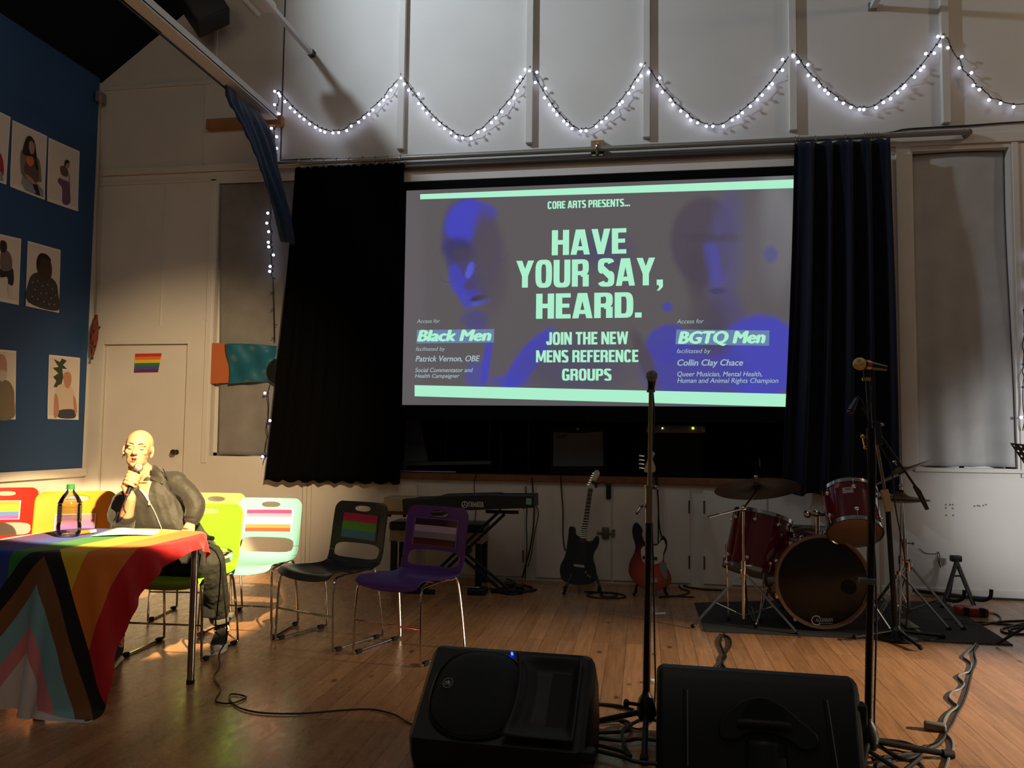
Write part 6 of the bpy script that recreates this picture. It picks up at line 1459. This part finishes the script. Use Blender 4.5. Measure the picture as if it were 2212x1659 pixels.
# boom stand over the drums
B3 = Px(1940, 1378, Z=RZ); yb = B3.y
t = thing('boom_stand', B3, 'leaning boom microphone stand with a pale grip, right of the bass drum', 'microphone stand')
P3 = lambda x, y, dy=0: Px(x, y, Y=yb+dy)
MB().mat(bmt).cyl(Vector((P3(1934, 1330).x, yb, .08)), P3(1918, 1100), .017, n=16).build('lower_tube', t)
MB().mat(M('pale_grip', (158, 138, 100), .5)).cyl(P3(1920, 1104), P3(1910, 1058), .025, n=16).build('grip', t)
MB().mat(brass).cyl(P3(1911, 1060), P3(1892, 950), .010, n=14).build('upper_tube', t)
q = [P3(1884, 910), P3(1898, 910), P3(1906, 960), P3(1892, 962)]
MB().mat(black_mt).prism([p+Vector((0, -.03, 0)) for p in q], (0, .06, 0)).build('clamp_box', t, smooth=False, mods=[BEV(.004, 2)])
k = P3(1905, 917, -.02); MB().mat(dchrome).ball(k, .013, 10).build('knob', t)
b = MB().mat(bmt); b.cyl(P3(1862, 882, -.02), P3(1996, 1078, .05), .008, n=10); b.build('boom_arm', t)
MB().mat(black_mt).tube([P3(1975, 1050, .04), P3(1984, 1062, .045), P3(2003, 1100, .06)], [.012, .018, .013], 12).build('counterweight', t)
MB().mat(black_mt).lathe([(.13, 0), (.13, .012), (.06, .03), (.03, .06), (.022, .08)], Vector((P3(1936, 1330).x, yb, RZ)), n=28).build('base_plate', t)
b = MB().mat(black_mt); c = P3(1894, 935); tbm = Vector((P3(1936, 1330).x, yb, RZ))
for a in (8, 200, 280):
    d = Vector((math.cos(math.radians(a)), math.sin(math.radians(a)), 0)); f = tbm+d*.30; f.z = RZ+.016; MB().mat(bmt).cyl(tbm+Vector((0, 0, .05)), f, .011, n=10).build('leg', t); MB().mat(rubber).ball(f, .017, 10).build('foot', t)
mc = P3(1836, 890, -.02); md = (P3(1832, 897)-P3(1852, 858)).normalized()
mic('drum_microphone', mc, md, 'small black drum microphone hanging off the boom arm before the navy curtain', [P3(1853, 856), P3(1862, 866, .01), P3(1880, 905, .03), P3(1900, 960, .04), P3(1925, 1010, .05), P3(1932, 1080, .03), P3(1946, 1160, .03), P3(1958, 1230, .04), P3(1962, 1300, .05), Px(1960, 1372, Z=RZ+.008), Px(2010, 1382, Z=RZ+.006), Px(2040, 1372, Z=RZ+.006)], .020, M('dark_mesh', (58, 58, 58), .4, .8), .105)

# ------------------------------------------------------------------ right side of the floor
t = thing('folding_guitar_stand', Px(2078, 1306, Z=0), 'empty black A shaped guitar stand by the right wall', 'guitar stand')
YA = 7.0
pA = lambda x, y, dy=0: Px(x, y, Y=YA+dy)
top = pA(2066, 1205, .12); Lf = Px(2036, 1312, Z=.012); Rf = Px(2105, 1310, Z=.012)
for f in (Lf, Rf): MB().mat(stand_m).tube([f, f.lerp(top, .97)+Vector((.01 if f is Lf else -.01, 0, 0))], .017, 10).build('leg', t)
MB().mat(stand_m).rbox(top-Vector((.045, .03, .03)), top+Vector((.035, .03, .02)), .008).build('head', t)
MB().mat(stand_m).cyl(Lf.lerp(top, .62), Rf.lerp(top, .62), .007, n=8).build('crossbar', t)
bkf = (Lf+Rf)/2+Vector((0, .22, 0)); bkf.y = min(bkf.y, 7.22); MB().mat(stand_m).cyl(bkf, top, .012, n=10).build('rear_leg', t)
for f, s in ((Lf, 1), (Rf, 1)):
    a = f.lerp(top, .16); MB().mat(rubber).tube([a, a+Vector((.05, -.07, .0)), a+Vector((.10, -.09, .03)), a+Vector((.11, -.09, .09))], .014, 9, smooth=4).build('cradle', t)
p = Px(2102, 1332, Z=0)
t = thing('red_effects_box', p, 'red effects box on the floor in front of the A shaped stand', 'effects box')
MB().mat(M('red_enamel', (128, 34, 32), .35)).rbox((p.x-.10, p.y-.03, 0), (p.x+.10, p.y+.10, .065), .012).build('body', t)
for s in (-1, 1): MB().mat(rubber).rbox((p.x+s*.055-.02, p.y-.035, .0), (p.x+s*.055+.02, p.y-.0, .068), .006).build('bumper', t)
MB().mat(chrome).cyl((p.x+.10, p.y+.03, .03), (p.x+.15, p.y+.02, .03), .008, n=10).build('plug', t)
cable([(2126, 1322), (2150, 1326), (2162, 1336), (2150, 1346)], 'effects_cable', 'cable plugged into the red effects box', r=.006)
cable([(2040, 1338), (2085, 1343), (2140, 1346), (2212, 1352), (2300, 1350)], 'floor_cable', 'black cable running right from the rug corner, nearest the red box', r=.009)
cable([(2060, 1346), (2110, 1350), (2160, 1343), (2230, 1340)], 'floor_cable', 'black cable crossing the others below the red box', r=.008)
cable([(2050, 1322), (2075, 1318), (2060, 1312), (2052, 1318), (2085, 1326)], 'floor_cable', 'short red black cable loops left of the red box', r=.007)
cable([(2230, 1340), (2190, 1352), (2165, 1358), (2168, 1366), (2200, 1370), (2235, 1366), (2210, 1356), (2180, 1360), (2195, 1368), (2230, 1372)], 'coiled_cable', 'coil of cable on the floor at the right edge', r=.008)
wallcable([(1985, 1185), (2000, 1195), (2024, 1196), (2026, 1192), (2030, 1200), (2029, 1218), (2033, 1226), (2027, 1214), (2025, 1198)], 'thin wire hanging loose on the right wall', .003, YW-.015, 'loose_wire')
wallcable([(1972, 1275), (2040, 1283), (2120, 1292), (2212, 1297), (2300, 1302)], 'dark cable lying along the foot of the right wall', .014, YW-.03, 'wall_base_cable')
# twisted pair of cables, junction plug
tw = [(2012, 1388), (2014, 1396), (2004, 1408), (2010, 1432), (1998, 1452), (2005, 1470), (1980, 1500), (1992, 1522), (1975, 1545), (1966, 1570), (1990, 1600), (1998, 1630), (1985, 1670)]
tw = [(2112, 1392), (2104, 1408), (2108, 1430), (2100, 1450), (2094, 1474), (2088, 1498), (2078, 1524), (2066, 1544), (2058, 1562), (2048, 1578), (2040, 1592), (2030, 1606)]
cable(tw, 'straight_cable', 'dark cable running straight from the rug to the right microphone stand', r=.0065)
tw2 = [(2108, 1390), (2100, 1400), (2088, 1411), (2082, 1420), (2090, 1426), (2098, 1434), (2094, 1450), (2080, 1455), (2070, 1462), (2082, 1476), (2074, 1488), (2058, 1494), (2050, 1506), (2060, 1518), (2068, 1526), (2052, 1538), (2042, 1550), (2038, 1566), (2044, 1584), (2056, 1600), (2058, 1618), (2050, 1636), (2040, 1665)]
cable(tw2, 'twisted_cable', 'grey cable wound in loops around the straight cable by the rug', r=.006, m=M('grey_cable', (92, 98, 100), .5))
p = Px(2020, 1578, Z=0); t = MB().mat(M('grey_plug', (100, 96, 88), .5)); t.rbox((-.045, -.022, 0), (.045, .022, .035), .01, Matrix.Translation(p) @ Matrix.Rotation(-.25, 4, 'Z')); tag(t.build('cable_plug'), 'grey plug where the twisted cables meet on the floor', 'plug')
cable([(1565, 1368), (1556, 1385), (1562, 1405), (1568, 1420), (1556, 1436), (1545, 1450)], 'cable_pair', 'left strand of the crossed cables in front of the rug', r=.0065)
cable([(1562, 1372), (1576, 1378), (1578, 1396), (1562, 1420), (1562, 1436), (1575, 1452)], 'cable_pair', 'right strand of the crossed cables in front of the rug', r=.0065)
# cables heaped at the right microphone stand and between the speakers
for i, pts in enumerate([[(1895, 1598), (1950, 1604), (1990, 1616), (2030, 1606)], [(1885, 1640), (1930, 1634), (1980, 1626), (2020, 1612), (2034, 1600)], [(1890, 1655), (1940, 1640), (1985, 1650), (2000, 1675)], [(1900, 1612), (1950, 1640), (1990, 1632), (1960, 1660), (1930, 1680)], [(1880, 1625), (1920, 1650), (1955, 1672)]]):
    cable(pts, 'heaped_cable', ['topmost black cable from the foot of the right microphone stand', 'black cable curving to the grey plug from the right microphone stand', 'black cable curling at the bottom edge by the right microphone stand', 'looping black cable at the foot of the right microphone stand', 'lowest black cable beside the right floor speaker'][i], r=.009, z=.010+.012*i)
for i, pts in enumerate([[(1278, 1520), (1330, 1524), (1370, 1534)], [(1278, 1562), (1340, 1556), (1362, 1566), (1350, 1580), (1275, 1583)], [(1275, 1592), (1345, 1600), (1380, 1596), (1430, 1600)], [(1275, 1606), (1340, 1622), (1362, 1634), (1350, 1612), (1345, 1580), (1372, 1560), (1400, 1552), (1430, 1562)], [(1272, 1618), (1340, 1634), (1372, 1645), (1420, 1650)]]):
    cable(pts, 'speaker_cable', ['topmost cable from the left floor speaker to the central stand', 'cable looping back to the left floor speaker', 'cable running straight between the two floor speakers', 'cable in a wide loop under the central microphone stand', 'lowest cable between the two floor speakers'][i], r=.008, z=.009+.010*i)
p = Px(1411, 1476, Z=0); tag(MB().mat(paper_m).rbox((p.x-.016, p.y-.012, 0), (p.x+.02, p.y+.014, .02), .004).build('white_plug'), 'small white plug on the floor by the right floor speaker', 'plug')
# music stand at the right edge
c4_ = pxs([(2182, 957), (2235, 962), (2250, 1030), (2208, 1022)], Y=5.6)
t = thing('music_stand', Vector((c4_[1].x, 5.65, 0)), 'black perforated music stand cut by the right edge', 'music stand')
def fn(u, v): q = (c4_[0]*(1-u)+c4_[1]*u)*(1-v)+(c4_[3]*(1-u)+c4_[2]*u)*v; q.y -= .12*v; return q
hole = lambda u, v: ((u*4) % 1-.5)**2+((v*6) % 1-.5)**2 < .055
MB().mat(black_mt).grid(fn, 40, 60, hole).build('desk', t, smooth=False, mods=[SOL(.003)])
b = MB().mat(black_mt); b.cyl((c4_[1].x, 5.62, .1), (c4_[1].x, 5.62, c4_[2].z), .012, n=12); b.build('pole', t)
for a in (180, 300, 60): d = Vector((math.cos(math.radians(a)), math.sin(math.radians(a)), 0)); MB().mat(black_mt).cyl(Vector((c4_[1].x, 5.62, .18)), Vector((c4_[1].x, 5.62, .012))+d*.25, .009, n=10).build('leg', t)
# ------------------------------------------------------------------ floor monitors in the foreground
cab_m = M('speaker_moulding', (25, 26, 29), .5, bump=.08, bscale=260, spec=.4)
grl_m = M('perforated_grille', (22, 24, 27), .5, .3, bump=.5, bscale=420)
def monitor1():
    zT, zB = .40, .14
    TLp, TRp = Px(946, 1398, Z=zT), Px(1268, 1421, Z=zT)
    ux = (TRp-TLp); W_ = ux.length; ux.normalize(); uy = Vector((-ux.y, ux.x, 0))       # uy away from the camera
    BLp = Px(876, 1592, Z=zB)
    D_ = (TLp-BLp).dot(uy)
    t = thing('floor_monitor', TLp+ux*W_/2-Vector((0, 0, zT)), 'left black floor speaker with a round grille, a blue light and a flared horn', 'loudspeaker')
    fx = lambda u, v, n_=0.0: (TLp+ux*(u*W_)).lerp(TLp+ux*(u*W_)-uy*D_+Vector((0, 0, zB-zT)), v)+nrm*n_
    nrm = ux.cross((Vector((0, 0, zB-zT))-uy*D_)).normalized()
    if nrm.z < 0: nrm = -nrm
    # cabinet: rounded profile swept across the width, ends tapering back
    prof = [(0, zT), (-D_, zB), (-D_+.012, zB-.075), (-D_+.06, 0.0), (.16, 0.0), (.20, .10), (.14, zT-.09), (.05, zT-.005)]
    b = MB().mat(cab_m); n = 14; vs = []; fs = []
    secs = [(-.03, .80), (-.028, .90), (0, 1.0), (.5, 1.0), (.985, 1.0), (1.02, .97), (1.045, .88), (1.06, .70)]
    Pm = [(a, z_) for a, z_ in prof]; cx_ = sum(a for a, _ in Pm)/len(Pm); cz_ = sum(z_ for _, z_ in Pm)/len(Pm)
    for u, s in secs:
        for a, z_ in Pm: 
            zz = cz_+(z_-cz_)*s; zz = max(zz, 0.0) if z_ > 0 else 0.0
            vs.append(Vector((TLp.x, TLp.y, 0))+ux*(u*W_)+uy*(cx_+(a-cx_)*s)+Vector((0, 0, zz)))
    k = len(Pm)
    for i in range(len(secs)-1):
        for j in range(k): q = (j+1) % k; fs.append((i*k+j, i*k+q, (i+1)*k+q, (i+1)*k+j))
    fs += [tuple(range(k)), tuple((len(secs)-1)*k+j for j in range(k))]
    b.add(vs, fs); b.build('cabinet', t, angle=30, mods=[BEV(.012, 3)])
    # raised rim, horn flare and its mouth shade
    gc = (.345, .50); gr_u, gr_v = .275, .46
    def disc(name, m, cu, cv, ru, rv, prof_, e=2.5, n_=56):
        b = MB().mat(m); vs = []; fs = []
        for (s, h) in prof_:
            for q in range(n_):
                a = 2*PI*q/n_; ca, sa = math.cos(a), math.sin(a); ca = math.copysign(abs(ca)**(2/e), ca); sa = math.copysign(abs(sa)**(2/e), sa)
                vs.append(fx(cu+ru*s*ca, cv+rv*s*sa, h))
        for i in range(len(prof_)-1):
            for q in range(n_): fs.append((i*n_+q, i*n_+(q+1) % n_, (i+1)*n_+(q+1) % n_, (i+1)*n_+q))
        fs.append(tuple((len(prof_)-1)*n_+q for q in range(n_))); b.add(vs, fs); return b.build(name, t, angle=40)
    disc('grille_surround', cab_m, gc[0], gc[1], gr_u*1.10, gr_v*1.04, [(1.0, -.002), (.995, .014), (.96, .020), (.93, .010), (.5, .010)])
    disc('grille', grl_m, gc[0], gc[1], gr_u, gr_v, [(1.0, .008), (.99, .020), (.85, .031), (.5, .040), (.2, .043)])
    b = MB().mat(cab_m)
    def flare(u, v):                                                     # hollow of the horn: dips towards the throat
        e = min(1, min(u*1.0, 1-u, v*.8, (1-v)*.8)/.16); uu = .60+.385*u+.055*(1-u)*(2*abs(v-.5))**2*0-.05*(1-u)*(2*abs(v-.5))**2; return fx(uu, .05+.90*v, .004+.034*(1-e*e*(3-2*e))+.022*max(0, math.cos(PI*min(1, u*1.6)))*e)
    b.grid(flare, 24, 20); b.build('horn', t, angle=70, mods=[SOL(.004)])
    b = MB().mat(M('horn_throat_shade', (6, 6, 7), .7)); b.grid(lambda u, v: fx(.80+.13*u, .20+.60*v, .0075), 10, 10); b.build('horn_mouth_shade', t)  # flat near-black patch painted in for the shade inside the horn
    disc('led', M('blue_led', (10, 10, 30), .3, emit=(30, 50, 255), es=14.0), .513, .030, .008, .012, [(1, .004), (.9, .014), (.3, .020)], 2)
    disc('badge', M('badge_black', (12, 12, 12), .4), .155, .46, .036, .058, [(1, .024), (.98, .034), (.5, .035)], 2)
    b = MB().mat(M('badge_silver', (150, 150, 150), .35, .4)); C_ = lambda a, r: fx(.155+.036*r*math.cos(a), .46-.058*r*math.sin(a), .037)
    b.tube([C_(2*PI*i/32, .9) for i in range(32)], .0013, 6, closed=True)
    for pth in ([(-.1, .55), (.05, .35), (.1, .1), (-.05, -.1)], [(.1, .1), (.4, .25), (.55, .1)], [(-.05, -.1), (.3, -.3), (.25, -.6)], [(-.05, -.1), (-.4, -.35), (-.65, -.25)], [(.05, .3), (-.35, .15), (-.45, -.05)], [(.2, .0), (.5, -.15), (.55, -.4)]):
        b.tube([fx(.155+.036*x_, .46-.058*y_, .037) for x_, y_ in pth], .0022, 5, smooth=3)
    b.build('logo', t)
    b = MB().mat(cab_m); b.rbox((-.03, -.03, -.02), (.03, .03, .03), .01, Matrix.Translation(fx(1.06, .95, -.05))); b.build('corner_foot', t)
monitor1()
def monitor2():
    zT = .37
    TLp, TRp = Px(1432, 1440, Z=zT), Px(1838, 1468, Z=zT)
    ux = (TRp-TLp); W_ = ux.length; ux.normalize(); uy = Vector((-ux.y, ux.x, 0))
    t = thing('floor_monitor', TLp+ux*W_/2-Vector((0, 0, zT)), 'right black floor speaker seen from behind, with a carrying handle', 'loudspeaker')
    D_ = .16
    prof = [(0, zT), (-.035, zT-.03), (-D_, .02), (-D_, 0), (.30, 0), (.34, .06), (.10, zT-.03), (.05, zT)]
    cx_ = sum(a for a, _ in prof)/len(prof); cz_ = .18; k = len(prof)
    vs = []; fs = []; secs = [(-.035, .86), (-.028, .93), (0, 1.0), (.5, 1.0), (1.0, 1.0), (1.028, .93), (1.035, .86)]
    for u, s in secs:
        for a, z_ in prof: vs.append(Vector((TLp.x, TLp.y, 0))+ux*(u*W_)+uy*(cx_+(a-cx_)*s)+Vector((0, 0, max(0, cz_+(z_-cz_)*s) if z_ > .03 else z_)))
    for i in range(len(secs)-1):
        for j in range(k): q = (j+1) % k; fs.append((i*k+j, i*k+q, (i+1)*k+q, (i+1)*k+j))
    fs += [tuple(range(k)), tuple((len(secs)-1)*k+j for j in range(k))]
    MB().mat(cab_m).add(vs, fs).build('cabinet', t, angle=30, mods=[BEV(.010, 3)])
    P0 = Vector((TLp.x, TLp.y, 0))-uy*.035; P1 = Vector((TLp.x, TLp.y, 0))-uy*D_
    nrm = ux.cross((P1-P0)+Vector((0, 0, .02-(zT-.03)))).normalized()
    if nrm.dot(uy) > 0: nrm = -nrm
    def fx(u, v, h=0.0): return (P0+Vector((0, 0, zT-.03))).lerp(P1+Vector((0, 0, .02)), v)+ux*(u*W_)+nrm*h
    # handle: boomerang shaped plate, flat black patch as the recess shade, grip bar
    hp_ = [(.30, .50), (.33, .36), (.42, .20), (.52, .14), (.62, .20), (.72, .36), (.80, .50), (.79, .62), (.72, .66), (.64, .56), (.54, .52), (.44, .55), (.37, .62), (.31, .60)]
    b = MB().mat(cab_m); b.prism(catmull([fx(u, v, .002) for u, v in hp_], 4, True), nrm*.020); b.build('handle_plate', t, angle=50, mods=[BEV(.006, 2)])
    b = MB().mat(M('recess_shade_black', (4, 4, 5), .8)); b.poly(catmull([fx(u, v, .0245) for u, v in [(.42, .38), (.46, .22), (.53, .165), (.60, .22), (.645, .38), (.53, .40)]], 4, True)); b.build('handle_recess_shade', t)
    b = MB().mat(cab_m); b.tube([fx(.40, .44, .022), fx(.46, .43, .034), fx(.60, .43, .034), fx(.66, .44, .022)], .017, 12, smooth=4)
    for i in range(7): b.cyl(fx(.475+.017*i, .38, .046), fx(.475+.017*i, .46, .046), .003, n=6)
    b.build('handle_grip', t)
    b = MB().mat(cab_m); b.grid(lambda u, v: fx(.44+.20*u-.02*v*(.5-u), .60+.42*v, .004+.030*math.sin(PI*u)*math.cos(v*.7)), 16, 8); b.build('moulded_rib', t, angle=70, mods=[SOL(.004)])
    sm = M('silver_strip', (150, 150, 152), .3, .9)
    for u0, u1 in ((.135, .135), (.865, .90)):
        MB().mat(sm).tube([fx(u0, .12, .003), fx(u1, .98 if u0 > .5 else .92, .003)], .0026, 8).build('metal_strip', t)
        MB().mat(cab_m).tube([fx(u0-.018, .12, .002), fx(u1-.018, .98 if u0 > .5 else .92, .002)], .004, 8).build('groove', t)
    MB().mat(black_pl).rbox((-.02, -.03, -.04), (.018, .03, .04), .008, Matrix.Translation(TRp+ux*.03-uy*.02-Vector((0, 0, .12)))).build('side_lug', t)
monitor2()
